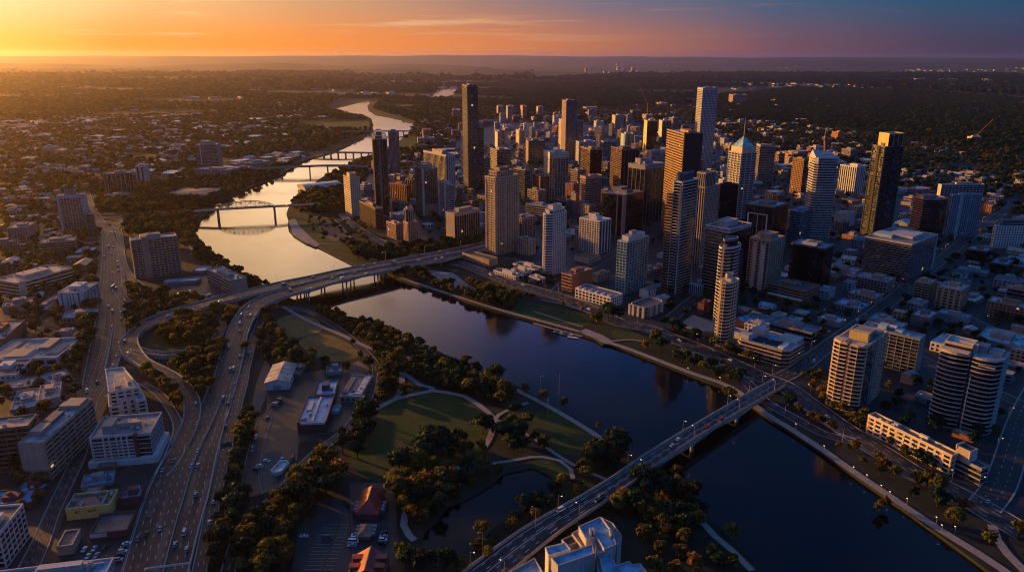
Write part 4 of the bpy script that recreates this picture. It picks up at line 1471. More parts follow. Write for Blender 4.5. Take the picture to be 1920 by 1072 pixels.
t = T(1368, 468, 610, 27, 29, 45, 'round dark tower with bright curved slab edges above the promenade', 'B:.8:.7', 'B:.8:.7', 'white', 'black', 3.3, 'apartment_tower', shape='oval', roof='mid')
extra(t, 'dark_screen', [(-.55, .9, -1.0, -.7, -130, -4)], 'black')
extra(t, 'lit_fin', [(-1.0, -.9, -.3, -.05, -130, 4)], 'bronze')  # bronze box stands in for the sunlit edge of the tower
upper(t, -.5, .9, -.5, .9, 6, 'N', 'N', 'dgrey', 'black', 6, shape='oval')
t = T(1368, 533, 652, 24, 22, 45, 'shorter cream rounded apartment tower with a gridded front nearest the road', 'G:1.0:.4:3.2:.7', 'G:1.0:.5:4.2:.6', 'cream', 'dark', 3.1, 'apartment_tower', shape='round', roof='pale')
extra(t, 'lit_pillar', [(-1.05, -.88, .1, .42, -80, 3)], 'yellow')  # yellow strip holds the sunlight on the tower's rounded left side
upper(t, -.3, .5, -.3, .5, 5.5, 'S', 'S', 'cream', 'dark', 5, shape='oval')
t = T(1444, 453, 546, 38, 27, 45, 'tall beige apartment tower with white window strips left of the black cube', 'P:1.0:.3:5:2', 'D:1.2:.8:5.5:1.0', 'beige', 'dark', 3.1, 'apartment_tower', roof='warm')
extra(t, 'white_strip', [(-1.04, -.99, -.65, -.25, -64, -5), (-1.04, -.99, .2, .5, -64, -3)], 'white')
upper(t, -.5, .5, -.7, .6, 5, 'S', 'S', 'tan', 'dark', 5)
t = T(1477, 661, 690, 97, 35, 46, 'white banded square apartment block around a roof court by the main junction', 'B:1.3:.6', 'B:1.3:.6', 'stone', 'dark', 3.6, 'apartment_block', 'flats', roof='blue', kit=False, shape='cham', c=5)
clutter(t, 12, 311)
extra(t, 'roof_house', [(-.9, -.4, .55, .95, 0, 5), (.1, .6, .3, .8, 0, 6)], 'lgrey')
extra(t, 'roof_house', [(.25, .95, -.9, -.2, 0, 3.2)], 'teal')
extra(t, 'court_well', [(-.7, .05, -.45, .5, -.2, .35)], 'black')
extra(t, 'pergola', [(-.8, -.2, -.75, -.55, 0, 1.6), (-.1, .15, -.7, -.5, 0, 1.3)], 'white')
t = T(1522, 626, 643, 82, 18, 46, 'grey brown low office bar behind the white banded block', 'B:1.4:.3', 'B:1.6:.5', 'mauve', 'dark', 3.8, 'office_block', 'office', roof='mid')
clutter(t, 10, 312)
t = T(1625, 651, 773, 59, 38, 46, 'sunlit waterfront apartment tower covered in golden balconies in two angled bays', 'D:.8:1.1:9:.5', 'D:.8:.9:9:.6', 'cream', 'brown', 3.1, 'apartment_tower', shape='bays', c=3.2, roof='mid', kit=False)
clutter(t, 5, 313)
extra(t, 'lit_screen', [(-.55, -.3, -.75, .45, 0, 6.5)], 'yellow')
extra(t, 'roof_house', [(-.28, .5, -.6, .5, 0, 4.5), (.3, .8, -.9, -.5, 0, 2.5)], 'mauve')
extra(t, 'dark_wall', [(-.9, -.3, -1.12, -.95, -80, -1)], 'navy', gls('teal'))
extra(t, 'grey_wall', [(-.12, .2, -1.14, -.95, -80, 1.5)], 'grey')
extra(t, 'centre_fin', [(-1.12, -.95, -.05, .05, -80, 2)], 'mauve')
extra(t, 'roof_canopy', [(-1.25, -.9, .2, .95, 2.4, 2.8), (-1.25, -.9, -.95, -.2, 1.6, 2.0)], 'cream')
t = T(1725, 637, 702, 108, 10, 46, 'wide grey slab block with a teal roof behind the golden balcony tower', 'G:.55:.25:6:.5', 'S', 'grey', 'dark', 3.2, 'apartment_block', 'flats', roof='teal', kit=False)
clutter(t, 8, 314)
extra(t, 'roof_house', [(-.6, .7, .2, .5, 0, 4), (-.5, .5, -.35, -.1, 0, 2.8)], 'teal')
extra(t, 'white_plant', [(-.2, .4, -.1, .15, 2.8, 4.2)], 'white')
t = T(1880, 678, 816, 112, 12, 47, 'curved dark glass tower at the far right with white sweeping slab edges', 'D:.55:1.0:60:.5', 'D:.55:.9:60:.5', 'lgrey', 'black', 3.3, 'apartment_tower', shape='sweep', c=6, roof='teal', kit=False)
clutter(t, 5, 315)
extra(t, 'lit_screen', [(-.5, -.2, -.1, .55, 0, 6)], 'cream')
extra(t, 'roof_house', [(-.2, .7, -.4, .6, 0, 5), (-.4, .8, -.9, -.5, 0, 3)], 'grey')
extra(t, 'white_fin', [(-1.5, -1.0, -.14, -.115, -90, -14)], 'white')
extra(t, 'roof_wing', [(-1.7, -.6, .05, .95, 1.6, 2.1), (-1.5, -.5, -.85, -.3, -5, -4.4)], 'cream')
upper(t, -1.0, .5, .05, .95, 5, 'D:.6:.8:60', 'N', 'cream', 'black', 5, roof='teal')
t = T(1785, 855, 889, 156, 13, 26, 'long low riverside apartment row with an orange sunlit front and flat dark roof', 'P:1.1:.3:5.5:1.6', 'P', 'cream', 'dark', 3.1, 'apartment_row', 'flats', roof='dark', kit=False)
clutter(t, 9, 316)
extra(t, 'brick_end', [(-1.05, -.6, .93, 1.02, -40, .3), (-1.05, -.95, .2, .28, -40, .3), (-1.05, -.97, -.8, -.74, -40, .3)], 'brick')
extra(t, 'glass_slot', [(-1.06, 1.01, .42, .55, -40, 1.0)], 'grey', gls('blue'))
extra(t, 'roof_house', [(.2, .8, -.35, -.15, 0, 2.4), (-.3, .5, .33, .42, 0, 2.2)], 'white')
for k_ in range(4):
    for y_ in (-.6, -.35, -.05, .2, .7):
        extra(t, 'balcony_slab', [(-1.2, -.96, y_ - .12, y_ + .1, -3.4 - 3.1 * k_, -2.5 - 3.1 * k_)], 'white')
t = T(1840, 880, 908, 50, 14, 26, 'stepped dark terrace block with white roof walls at the end of the long riverside row', 'B:.9:.6', 'B:.9:.6', 'grey', 'dark', 3.0, 'apartment_block', 'flats', roof='dark', kit=False)
upper(t, -.9, 1, .0, 1, 7, 'S', 'B', 'stone', 'dark', 3.4, roof='dark')
extra(t, 'white_wall', [(-1.1, 1.06, -.05, .0, 0, 7.6), (-1.1, 1.06, .97, 1.02, 6, 9)], 'white')
t = T(1925, 655, 668, 95, 20, 45, 'very large flat teal warehouse roof at the right edge', 'S', 'S', 'grey', 'dark', 5, 'market_hall', 'hall', roof='teal')
clutter(t, 12, 317)
t = T(1664, 530, 550, 60, 15, 45, 'pink brick office with a cluttered blue roof beside the wide low office slab', 'G:1.2:.2', 'P', 'pink', 'dark', 3.4, 'brick_block', 'office', roof='pale')
clutter(t, 9, 318)
T(1642, 560, 573, 51, 13, 45, 'lower pink brick block with a pale roof in front of the cluttered brick office', 'P:2:.2', 'S', 'pink', 'dark', 3.4, 'brick_block', 'office', roof='pale')
T(1744, 533, 566, 27, 12, 45, 'left half of the tan twin apartment slabs with long balconies', 'D:1:.8', 'P', 'tan', 'dark', 3.0, 'apartment_block', 'flats', roof='pale')
T(1804, 546, 584, 46, 15, 45, 'right half of the tan twin apartment slabs with a white plant roof', 'P:1.2:.3:6:2.5', 'P', 'tan', 'dark', 3.0, 'apartment_block', 'flats', roof='pale')
T(1850, 472, 494, 36, 9, 45, 'black block with a pale blue roof before the white gridded office', 'N', 'N', 'dgrey', 'black', 3.5, 'office_block', 'office', roof='pale')
T(1889, 497, 515, 31, 12, 45, 'low black block with a blue roof and dark tree line beside it', 'N', 'N', 'dgrey', 'black', 3.5, 'office_block', 'office', roof='blue')
T(1926, 546, 560, 40, 6, 45, 'pink low block at the right edge with a planted pale roof', 'B', 'B', 'pink', 'dark', 3.5, 'brick_block', 'office', roof='warm')
T(1921, 578, 606, 70, 10, 45, 'brown walled flats at the right edge under a broad pale roof', 'P:1.4:.2', 'P', 'brown', 'dark', 3.2, 'apartment_block', 'flats', roof='pale')
T(1743, 598, 616, 34, 16, 45, 'small white roofed office with a rooftop frame beside the long low blue roof', 'S', 'S', 'dgrey', 'dark', 3.5, 'office_block', 'office', roof='white')
T(1813, 598, 612, 54, 8, 45, 'long low blue roofed wing right of the small white roofed office', 'S', 'S', 'grey', 'dark', 3.5, 'low_hall', 'hall', roof='blue')
T(1729, 573, 586, 28, 12, 45, 'small blue grey roofed house with roof boxes below the twin slabs', 'P', 'P', 'grey', 'dark', 3.2, 'low_building', 'building', roof='pale')
T(1607, 510, 522, 62, 10, 45, 'long narrow blue roof shed beside the black cube', 'S', 'S', 'grey', 'dark', 3.5, 'low_hall', 'hall', roof='blue')
T(1574, 606, 614, 40, 12, 45, 'bright white low roof between dark trees above the brown office bar', 'S', 'S', 'grey', 'dark', 3.5, 'low_hall', 'hall', roof='white')
T(1615, 580, 588, 50, 16, 45, 'group of low blue hipped roofs lit by small lamps', 'P', 'P', 'grey', 'dark', 3.5, 'low_building', 'building', roof='blue')
T(1660, 605, 614, 32, 16, 45, 'low teal roof behind the golden balcony tower', 'S', 'S', 'grey', 'dark', 3.5, 'low_hall', 'hall', roof='teal')
t = T(1512, 547, 575, 72, 25, 45, 'brown stepped block with a long white canopy below the black cube', 'B:1.6:.3', 'P', 'brown', 'dark', 3.6, 'office_block', 'office', roof='dark')
extra(t, 'white_canopy', [(-1.3, -.98, -.9, .9, -10, -9.2)], 'white')
t = T(1145, 559, 577, 66, 22, 45, 'white stepped terrace of flats in front of the pale teal tower', 'P:1.2:.4:5:1.6', 'P:1.2:.4', 'white', 'dark', 3.1, 'apartment_terrace', 'flats', roof='dark', kit=False)
extra(t, 'roof_gable', [(-1.0, -.5, y_, y_ + .12, 0, 2.2) for y_ in (-.9, -.55, -.2, .15, .5, .8)], 'white')
t = T(1211, 579, 597, 31, 35, 45, 'pale U-shaped flats with bay windows at the foot of the navy tower', 'P:1.3:.4:4:1.4', 'P:1.3:.4:4:1.4', 'stone', 'dark', 3.1, 'apartment_block', 'flats', roof='dark', kit=False, shape='cham', c=4)
extra(t, 'bay', [(-1.1, -.95, y_, y_ + .25, -13, .6) for y_ in (-.9, -.3, .3, .75)] + [(x_, x_ + .2, -1.1, -.95, -13, .6) for x_ in (-.6, 0, .6)], 'lgrey')
t = T(1072, 517, 547, 19, 39, 44, 'red brick office with a pale inset roof beside the white balconied tower', 'B:1.6:.2', 'S:.2', 'brick', 'dark', 3.4, 'brick_block', 'office', roof='warm')
clutter(t, 6, 325)
T(1122, 516, 530, 10, 21, 44, 'plain tan box building behind the red brick office', 'S', 'P:2.4:.2', 'stone', 'dark', 4, 'office_block', 'office', roof='warm')
T(1316, 536, 556, 22, 18, 45, 'small blue ribbed box between the navy and round towers', 'V:2.5:1', 'V:2.5:1', 'blue', 'dark', 3.4, 'office_block', 'office', roof='dark')
T(1320, 571, 592, 11, 14, 45, 'small crimson box building left of the round tower', 'S', 'P', 'maroon', 'dark', 3.4, 'low_building', 'building', roof='teal')
for i_, (x_, y_, b_, l_, r__, s_) in enumerate(((967, 519, 527, 41, 14, 'front white terrace row with flat roofs along the boulevard bend'), (1003, 506, 516, 41, 14, 'long white terrace wall with square openings beside the white balconied tower'), (985, 512, 520, 26, 14, 'short white terrace row between two longer ones'), (1012, 524, 533, 20, 10, 'end terrace house with white fins under the white balconied tower'))):
    T(x_, y_, b_, l_, r__, 45, s_, 'P:.9:.3:3:.6', 'P:.9:.3', 'white', 'dark', 3, 'terrace_row', 'terrace', roof='dark')
t = T(917, 488, 500, 50, 16, 45, 'orange brick retaining podium with a roof garden below the massive beige tower', 'S', 'S', 'tan', 'dark', 5, 'podium_building', 'building', roof='green', kit=False)
T(991, 451, 480, 22, 13, 44, 'beige gridded office close behind the massive beige tower', 'P:1.5:.2', 'P:2.2:.2:6:4', 'beige', 'dark', 3.3, 'office_block', 'office', roof='warm')
# centre, further back
T(1102, 336, 406, 18, 30, 35, 'tan banded octagonal tower with a plain top storey', 'B:1.7:.3', 'B:1.7:.3', 'pink', 'dark', 3.5, shape='cham', c=5, corner='B:1.7:.3', parapet=4)
t = T(1170, 367, 443, 41, 37, 44, 'wide black glass office with a pink corner strip and pale roof', 'N', 'B:.3:.1', 'dgrey', 'black', 3.6, roof='warm')
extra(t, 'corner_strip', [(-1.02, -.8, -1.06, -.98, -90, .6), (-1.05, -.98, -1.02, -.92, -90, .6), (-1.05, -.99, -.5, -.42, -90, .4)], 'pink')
upper(t, -.2, .5, 0, .8, 6, 'S', 'S', 'dgrey', 'dark', 5, roof='warm')
t = T(1210, 311, 420, 31, 36, 40, 'dark office tower with thin pale vertical ribs and a flat crown', 'V:9:.5:.5', 'V:8:.5:.5', 'grey', 'black', 3.6, roof='pale')
extra(t, 'crown_band', [(-1.03, 1.03, -1.03, -.985, -6, .5), (-1.03, -.985, -1, 1.03, -6, .5)], 'grey')
upper(t, -.5, .3, .2, .8, 7, 'S', 'S', 'beige', 'dark', 5)
T(1028, 389, 414, 43, 12, 50, 'low office with continuous grey bands behind the white balconied tower', 'B:1.4:.3', 'B:1.4:.3', 'grey', 'dark', 3.6, 'office_block', 'office', roof='pale')
t = T(1060, 378, 402, 21, 12, 45, 'dark low block with a gold roof ornament', 'N', 'P', 'dgrey', 'black', 3.6, 'office_block', 'office', roof='mid')
extra(t, 'roof_ornament', [(-.5, -.1, -.2, .2, 0, 6)], 'bronze')
T(1080, 364, 400, 9, 4, 42, 'plain narrow mauve slab beside the tan banded tower', 'S', 'S', 'mauve', 'dark', 3.5, 'office_block', 'office')
t = T(1031, 287, 375, 11, 35, 12, 'white framed office tower with a blank top band and dark window grid', 'P:1.4:.3', 'G:.6:.4:5:.9', 'cream', 'dark', 3.6, roof='warm')
extra(t, 'top_band', [(-1.03, 1.03, -1.03, -.98, -9, 1), (-1.03, -.98, -1, 1.03, -9, 1)], 'cream')
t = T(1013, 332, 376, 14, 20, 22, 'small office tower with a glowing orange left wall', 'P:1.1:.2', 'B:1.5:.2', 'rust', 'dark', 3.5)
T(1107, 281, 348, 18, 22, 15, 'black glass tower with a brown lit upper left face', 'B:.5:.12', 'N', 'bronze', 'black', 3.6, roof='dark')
T(1166, 281, 365, 20, 32, 15, 'maroon tower with fine ribs and a dark glass right side', 'B:1.4:.3', 'V:7:2', 'maroon', 'black', 3.5, roof='warm')
t = T(1062, 190, 300, 8, 20, 6, 'tall grey pinstriped residential tower with a gold edge behind the white framed office', 'P:1.1:.3', 'V:2.4:.9:.4', 'mauve', 'dark', 3.3, 'apartment_tower', roof='dark')
extra(t, 'crown_screen', [(-.9, .95, -1.05, -.9, -10, 2.4)], 'navy')
T(1056, 227, 296, 8, 4, 6, 'lower gold lit wing on the left of the pinstriped tower', 'P:1.2:.3', 'P:1.2:.3', 'cream', 'dark', 3.3, 'apartment_tower')
T(1083, 227, 300, 3, 11, 6, 'lower grey wing on the right of the pinstriped tower', 'V:2.4:.9', 'V:2.4:.9', 'mauve', 'dark', 3.3, 'apartment_tower')
T(1214, 227, 286, 6, 19, 3, 'navy glass tower with a sunlit yellow left flank', 'S', 'N', 'yellow', 'black', 3.6)  # yellow wall colour carries the sunlight on the left flank
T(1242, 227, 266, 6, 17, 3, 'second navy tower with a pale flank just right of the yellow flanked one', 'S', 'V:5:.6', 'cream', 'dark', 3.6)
T(1171, 252, 280, 9, 21, 10, 'pale teal rounded tower behind the maroon tower', 'S', 'V:5:1.6', 'teal', 'blue', 3.5, shape='round')
T(1132, 266, 308, 7, 25, 8, 'grey office with a peach lit flank behind the black and brown tower', 'S', 'G', 'grey', 'dark', 3.5)
T(991, 265, 308, 5, 31, 8, 'plain brown office slab with a thin lit edge', 'S', 'B:2:.1', 'brown', 'brown', 3.6)
t = T(932, 282, 325, 13, 26, 20, 'grey banded office with a yellow flank behind the massive beige tower', 'B:1.5:.3', 'B:.6:.25', 'stone', 'dark', 3.5)
T(974, 246, 274, 7, 10, 10, 'small rounded pale tower with a bright left side', 'S', 'P', 'beige', 'dark', 3.4, shape='cham', c=3)
T(933, 249, 283, 5, 7, 10, 'slim tower pair lit yellow behind the tallest tower', 'S', 'P', 'cream', 'dark', 3.4)
T(988, 320, 373, 28, 10, 40, 'round fronted dark office with a gold roof terrace', 'B:.5:.2', 'B:.8:.4', 'grey', 'black', 3.5, shape='cham', c=9, roof='warm')
T(1091, 256, 292, 6, 16, 8, 'pale office with a bright end right of the pinstriped tower', 'S', 'P', 'lgrey', 'dark', 3.4)
T(1086, 267, 308, 6, 33, 8, 'white gridded low office under the pinstriped tower', 'P', 'P:1.4:.3', 'lgrey', 'dark', 3.4)
T(1222, 284, 314, 7, 26, 8, 'white office with a cream stair tower behind the dark ribbed one', 'P', 'G:.8:.3:3:.8', 'lgrey', 'dark', 3.4)
T(952, 200, 224, 3, 12, 5, 'grey apartment slab with one bright edge on the far side of the centre', 'S', 'P', 'grey', 'dark', 3.4, 'apartment_tower')
T(980, 200, 222, 4, 8, 5, 'stepped pinkish far tower right of the grey slab', 'S', 'P', 'pink', 'dark', 3.4, 'apartment_tower')
T(1009, 201, 220, 3, 10, 5, 'far tower with a bright curved top', 'S', 'P', 'beige', 'dark', 3.4, 'apartment_tower')
T(934, 200, 218, 3, 10, 5, 'far grey apartment slab nearest the tallest tower', 'S', 'P', 'mauve', 'dark', 3.4, 'apartment_tower')
T(848, 207, 224, 6, 15, 5, 'far office block with an orange lit end left of the tallest tower', 'S', 'G', 'tan', 'dark', 3.4, 'office_block', 'office')
T(1154, 217, 240, 6, 16, 5, 'far office with a glowing left end behind the teal rounded tower', 'S', 'P', 'beige', 'dark', 3.4, 'office_block', 'office')
T(1375, 178, 196, 8, 26, 5, 'far pinkish office group beyond the pale blue tower', 'P', 'P', 'pink', 'dark', 3.4, 'office_block', 'office')
T(1572, 248, 264, 12, 12, 20, 'orange lit brick office standing at the edge of the far wood', 'P:1.2:.2', 'S', 'rust', 'blue', 3.4, 'office_block', 'office')
T(1488, 290, 308, 18, 6, 20, 'peach lit low office left of the wedge tower', 'S', 'N', 'rust', 'dark', 3.4, 'office_block', 'office')
t = T(1822, 257, 272, 8, 18, 10, 'blue glass site tower under a red crane at the wood edge', 'S', 'V:5:.6', 'cream', 'blue', 3.4, 'office_block', 'office')


def crane(x, y, foot, tip, base_z, label):
    """Luffing crane: mast at photo column x, row y, jib reaching to tip."""
    P = at(x, foot)
    Y = P[1]
    zt = base_z

    def up_at(px, py):
        r = ray(px, py)
        k = Y / r.y
        return Vector((r.x * k, Y, H + r.z * k))
    a, b = up_at(x, y), up_at(*tip)
    root = empty('tower_crane', (P[0], Y, 0), 0, label, 'crane')
    o = Vector((P[0], Y, 0))
    M = flat_mat('crane_red', (.45, .16, .10), .6)
    m = MB()
    for sx in (-1.1, 1.1):
        for sy in (-1.1, 1.1):
            m.bar((sx, sy, 0), (sx + a.x - o.x, sy, a.z), .8)
    for k in range(int(a.z / 4)):
        m.bar((-1.1, -1.1, k * 4), (1.1, -1.1, k * 4 + 4), .3)
    m.build('mast', M, root)
    m = MB()
    d = b - a
    for s in (-.8, .8):
        m.bar(a - o + Vector((0, s, 0)), b - o + Vector((0, s * .4, 0)), .6)
    m.bar(a - o + Vector((0, 0, 1.6)), b - o + Vector((0, 0, .6)), .6)
    for k in range(12):
        m.bar(a - o + d * (k / 12) + Vector((0, -.8, 0)), a - o + d * ((k + 1) / 12) + Vector((0, 0, 1.2)), .35)
    m.build('jib', M, root)
    m = MB()
    m.box(a.x - o.x - 2, a.x - o.x + 2, -1.4, 1.4, a.z - 1.5, a.z + 1.5)
    m.build('cab', M, root)
    m = MB()
    m.bar(a - o, a - o - Vector((d.x, 0, 0)).normalized() * 8 + Vector((0, 0, 2)), 1.6)
    m.build('counterweight', frm('dgrey'), root)


crane(1214, 194, 222, (1199, 161), 0, 'pale red construction crane leaning left over the far low roofs')
crane(1833, 252, 268, (1862, 224), 0, 'red crane jib rising right above the blue site tower')
crane(1546, 262, 292, (1549, 240), 0, 'upright dull red crane before the far wood')

# ------------------------------------------------------------------ left bank
t = T(106, 369, 439, 0, 0, 0, 'pale apartment tower with a white frame and dark roof box above the left street', 'P', 'P:1.1:.3:4:.9', 'stone', 'brown', 3.1, 'apartment_tower', near2=(157, 366), depth=24)
extra(t, 'end_frame', [(-1.04, -.86, -1.06, -.95, -95, 1.5), (.72, 1.04, -1.06, -.95, -95, 1.5), (-1.04, 1.04, -1.06, -.95, -3, 1.6), (1.0, 1.06, -1.03, -.4, -95, 1.4)], 'lgrey')
upper(t, -.45, .35, -.5, .5, 6, 'S', 'S', 'dgrey', 'dark', 6, roof='dark')
T(160, 403, 440, 0, 0, 0, 'lower balcony wing on the right of the white framed apartment tower', 'B', 'D:1:.6', 'stone', 'brown', 3.1, 'apartment_block', 'flats', near2=(176, 401), depth=26)
t = T(194, 327, 369, 0, 0, 0, 'brown apartment tower with paired white vertical ribs on the far left bank', 'V:6:1', 'V:7.5:1.6', 'mauve', 'brown', 3.2, 'apartment_tower', near2=(247, 324), depth=26, shape='cham', c=5)
T(196, 370, 378, 0, 0, 0, 'two storey podium below the brown ribbed tower', 'S', 'P', 'stone', 'dark', 4, 'podium_building', 'building', near2=(250, 366), depth=40)
t = T(253, 313, 343, 0, 0, 0, 'white slab block with dark window strips and a tan side behind the ribbed tower', 'P', 'V:9:5', 'lgrey', 'dark', 3.3, 'office_block', 'office', near2=(270, 312.5), depth=40)
t = T(366, 272.5, 318, 0, 0, 0, 'broad tan hotel tower with a pale vertical strip near the upstream bridge', 'P', 'B:1.6:.1', 'mauve', 'brown', 3.3, 'hotel_tower', 'hotel', near2=(406, 272), depth=40)
extra(t, 'pale_strip', [(-.62, -.54, -1.05, -.98, -80, 1)], 'cream')
extra(t, 'dark_slot', [(-.5, -.4, -1.02, -.98, -80, -2)], 'dgrey')
upper(t, -.6, .2, -.8, .8, 7, 'S', 'S', 'stone', 'dark', 5)
T(364, 317, 333, 0, 0, 0, 'stepped podium and low wing at the foot of the tan hotel tower', 'P', 'P', 'mauve', 'dark', 4, 'podium_building', 'building', near2=(424, 320), depth=36)
t = T(311, 364, 372, 0, 0, 0, 'low hall with a dark criss-cross lattice roof by the left bank', 'P', 'P:2:.3:6:3', 'stone', 'dark', 4, 'exhibition_hall', 'hall', near2=(388, 366), depth=70, roof='rust', kit=False)
root, a_, b_, z_ = t
m_ = MB()
for k_ in range(-6, 7):
    for s_ in (1, -1):
        x0_, x1_ = k_ / 6 * a_ / 2, k_ / 6 * a_ / 2 + s_ * b_
        t0_ = max(0, (-a_ / 2 - x0_) / (x1_ - x0_), ((a_ / 2 - x0_) / (x1_ - x0_)) if x1_ < x0_ and x0_ > a_ / 2 else 0)
        t1_ = min(1, ((a_ / 2 if x1_ > x0_ else -a_ / 2) - x0_) / (x1_ - x0_))
        if t1_ > 0:
            m_.bar((x0_, -b_ / 2, z_ + .5 + .01 * s_), (x0_ + (x1_ - x0_) * t1_, -b_ / 2 + b_ * t1_, z_ + .5 + .01 * s_), .9, .5)
m_.build('roof_lattice', frm('stone'), root)
t = T(246, 452, 523, 0, 0, 0, 'wide tan and white balconied hotel slab beside the bright river', 'D:1.2:.9', 'G:1.0:.4:4.2:.7', 'stone', 'brown', 3.1, 'hotel_tower', 'hotel', near2=(331, 443), depth=19, roof='warm')
extra(t, 'tan_shaft', [(-.58, -.3, -1.16, -.9, -80, 3.5)], 'tan')
extra(t, 'white_base', [(-1.02, -.6, -1.2, -.9, -60 + 3 * k_, -58.4 + 3 * k_) for k_ in range(4)], 'white')
extra(t, 'roof_house', [(-.6, .3, -.6, .8, 0, 3.6)], 'stone')
t = T(433, 527, 551, 45, 29, 44, 'peach lit parking deck with dark open levels beside the bridge ramp', 'B:1.6:.3', 'S', 'stone', 'dark', 3.4, 'parking_deck', 'car park', roof='warm')
clutter(t, 7, 324)
T(357, 509, 513, 0, 0, 0, 'low blue curved roof pavilion between the hotel and the parking deck', 'S', 'S', 'grey', 'dark', 3, 'pavilion', 'pavilion', near2=(389, 509), depth=24, roof='blue', kit=False, shape='cham', c=6)
T(306, 531, 535, 0, 0, 0, 'low grey faceted roof pavilion in front of the hotel', 'S', 'S', 'grey', 'dark', 3, 'pavilion', 'pavilion', near2=(376, 526), depth=13, roof='pale', kit=False, shape='cham', c=4)
t = T(31, 532, 558, 0, 0, 0, 'cream office with long dark ribbon windows and a broad lit roof', 'B:1.5:.4', 'B:1.7:.4', 'cream', 'brown', 3.5, 'office_block', 'office', near2=(136, 503), depth=36, roof='warm')
clutter(t, 10, 304)
extra(t, 'corner_pillar', [(-.97, -.72, -1.05, -.95, -30, .6)], 'cream')
t = T(109, 550, 581, 0, 0, 0, 'white apartment block with small dark windows and a pale roof by the left street', 'D:1:.8', 'S:.3', 'white', 'dark', 3.1, 'apartment_block', 'flats', near2=(155, 549), depth=34, roof='warm')
clutter(t, 6, 305)
root, a_, b_, z_ = t
for f_ in range(7):
    for x_ in (-.75, -.3, -.05, .2, .62):
        windows_on(t, 'R', 1, 1, 1.6 if abs(x_) > .4 else .9, 1.7, 1.6 + f_ * (z_ - 1.5) / 7, 3, x0=x_ - .05, x1=x_ + .05)
t = T(76, 457, 480, 0, 0, 0, 'tan office with pale banded middle below the white framed tower', 'B', 'B:1.5:.3', 'tan', 'brown', 3.4, 'office_block', 'office', near2=(139, 452), depth=26, roof='warm')
T(13, 429, 454, 0, 0, 0, 'brown flats with a white plant roof at the left edge', 'P', 'P:1.3:.2', 'mauve', 'brown', 3.2, 'apartment_block', 'flats', near2=(51, 427), depth=40, roof='warm')
T(-12, 498, 522, 0, 0, 0, 'rounded brown flats cut by the left edge of the view', 'B', 'D:1:.6', 'brown', 'brown', 3.2, 'apartment_block', 'flats', near2=(18, 492), depth=30, roof='warm')
T(62, 583, 590, 0, 0, 0, 'low warehouse under a bright lilac roof left of the white apartment block', 'S', 'S', 'mauve', 'dark', 4, 'warehouse', 'warehouse', near2=(86, 582), depth=52, roof='pale')
T(5, 577, 588, 0, 0, 0, 'long low grey roof shed at the left behind the lilac roof', 'S', 'S', 'mauve', 'dark', 4, 'warehouse', 'warehouse', near2=(60, 570), depth=24, roof='mid')
t = T(117, 598, 607, 0, 0, 0, 'low shop under a bright blue and white roof beside the left street', 'S', 'P:2:.2', 'tan', 'dark', 4, 'shop', 'shop', near2=(181, 591), depth=22, roof='blue')
T(97, 634, 642, 0, 0, 0, 'low shed with a lilac strip roof behind a bushy tree', 'S', 'S', 'mauve', 'dark', 4, 'warehouse', 'warehouse', near2=(150, 629), depth=16, roof='pale')
t = T(-45, 640, 660, 0, 0, 0, 'brick walled hall with a sunlit lilac roof at the left edge', 'S', 'S', 'brick', 'dark', 5, 'brick_hall', 'hall', near2=(8, 636), depth=50, roof='warm')
clutter(t, 6, 306)
t = T(-30, 676, 690, 0, 0, 0, 'broad white industrial building with cluttered roof decks', 'S', 'P:2.6:.3:9:2', 'white', 'dark', 5, 'factory', 'factory', near2=(107, 671), depth=46, roof='warm', kit=False)
clutter(t, 16, 300)
extra(t, 'roof_house', [(-.5, .1, -.9, -.1, 0, 2), (.2, .5, -.2, .8, 0, 3), (.55, .9, -.6, .3, 0, 1.2)], 'stone')
extra(t, 'roof_trough', [(-.62, -.52, -.95, .9, 0, .6)], 'dgrey')
extra(t, 'roof_rail', [(-.5, .9, .85, .9, 0, 2.2), (.12, .15, -.9, .9, 0, 1.6)], 'white')
T(-40, 708, 722, 0, 0, 0, 'white gabled terrace with dark roof hollow at the left edge', 'P', 'P', 'white', 'dark', 3.4, 'terrace_row', 'terrace', near2=(30, 703), depth=34, roof='dark')
T(90, 724, 732, 0, 0, 0, 'low torn looking grey roof beside the car park on the left', 'S', 'S', 'mauve', 'dark', 4, 'warehouse', 'warehouse', near2=(138, 712), depth=26, roof='pale')
t = T(20, 770, 782, 0, 0, 0, 'wide low grey roof of a hall left of the stepped flats', 'S', 'S', 'grey', 'dark', 4, 'warehouse', 'warehouse', near2=(70, 762), depth=34, roof='pale')
clutter(t, 5, 307)
t = T(72, 752, 768, 0, 0, 0, 'low roof with a skylight well behind the L-shaped brown flats', 'S', 'S', 'stone', 'dark', 4, 'low_hall', 'hall', near2=(112, 745), depth=28, roof='warm')
clutter(t, 5, 308)
t = T(36, 832, 900, 0, 0, 0, 'tall brown flats with a blank pale end wall and long balcony side', 'D:.9:1.0:9:.4', 'S:.3', 'stone', 'brown', 3.1, 'apartment_block', 'flats', near2=(81, 831), depth=60, roof='pale', kit=False)
clutter(t, 9, 301)
extra(t, 'roof_house', [(-.8, .2, -.7, -.3, 0, 3.5), (-.9, .9, .5, .75, 0, 3)], 'stone')
extra(t, 'dark_roof_box', [(-.9, .0, -.2, .3, 0, 2.5)], 'dgrey')
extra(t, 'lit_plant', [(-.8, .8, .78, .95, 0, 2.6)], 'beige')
t = T(-60, 812, 890, 0, 0, 0, 'dark balconied wing running left from the tall brown flats', 'D:1:1', 'D:1:1.1:6:.4', 'brown', 'dark', 3.1, 'apartment_block', 'flats', near2=(52, 800), depth=16, roof='warm', kit=False)
clutter(t, 5, 303)
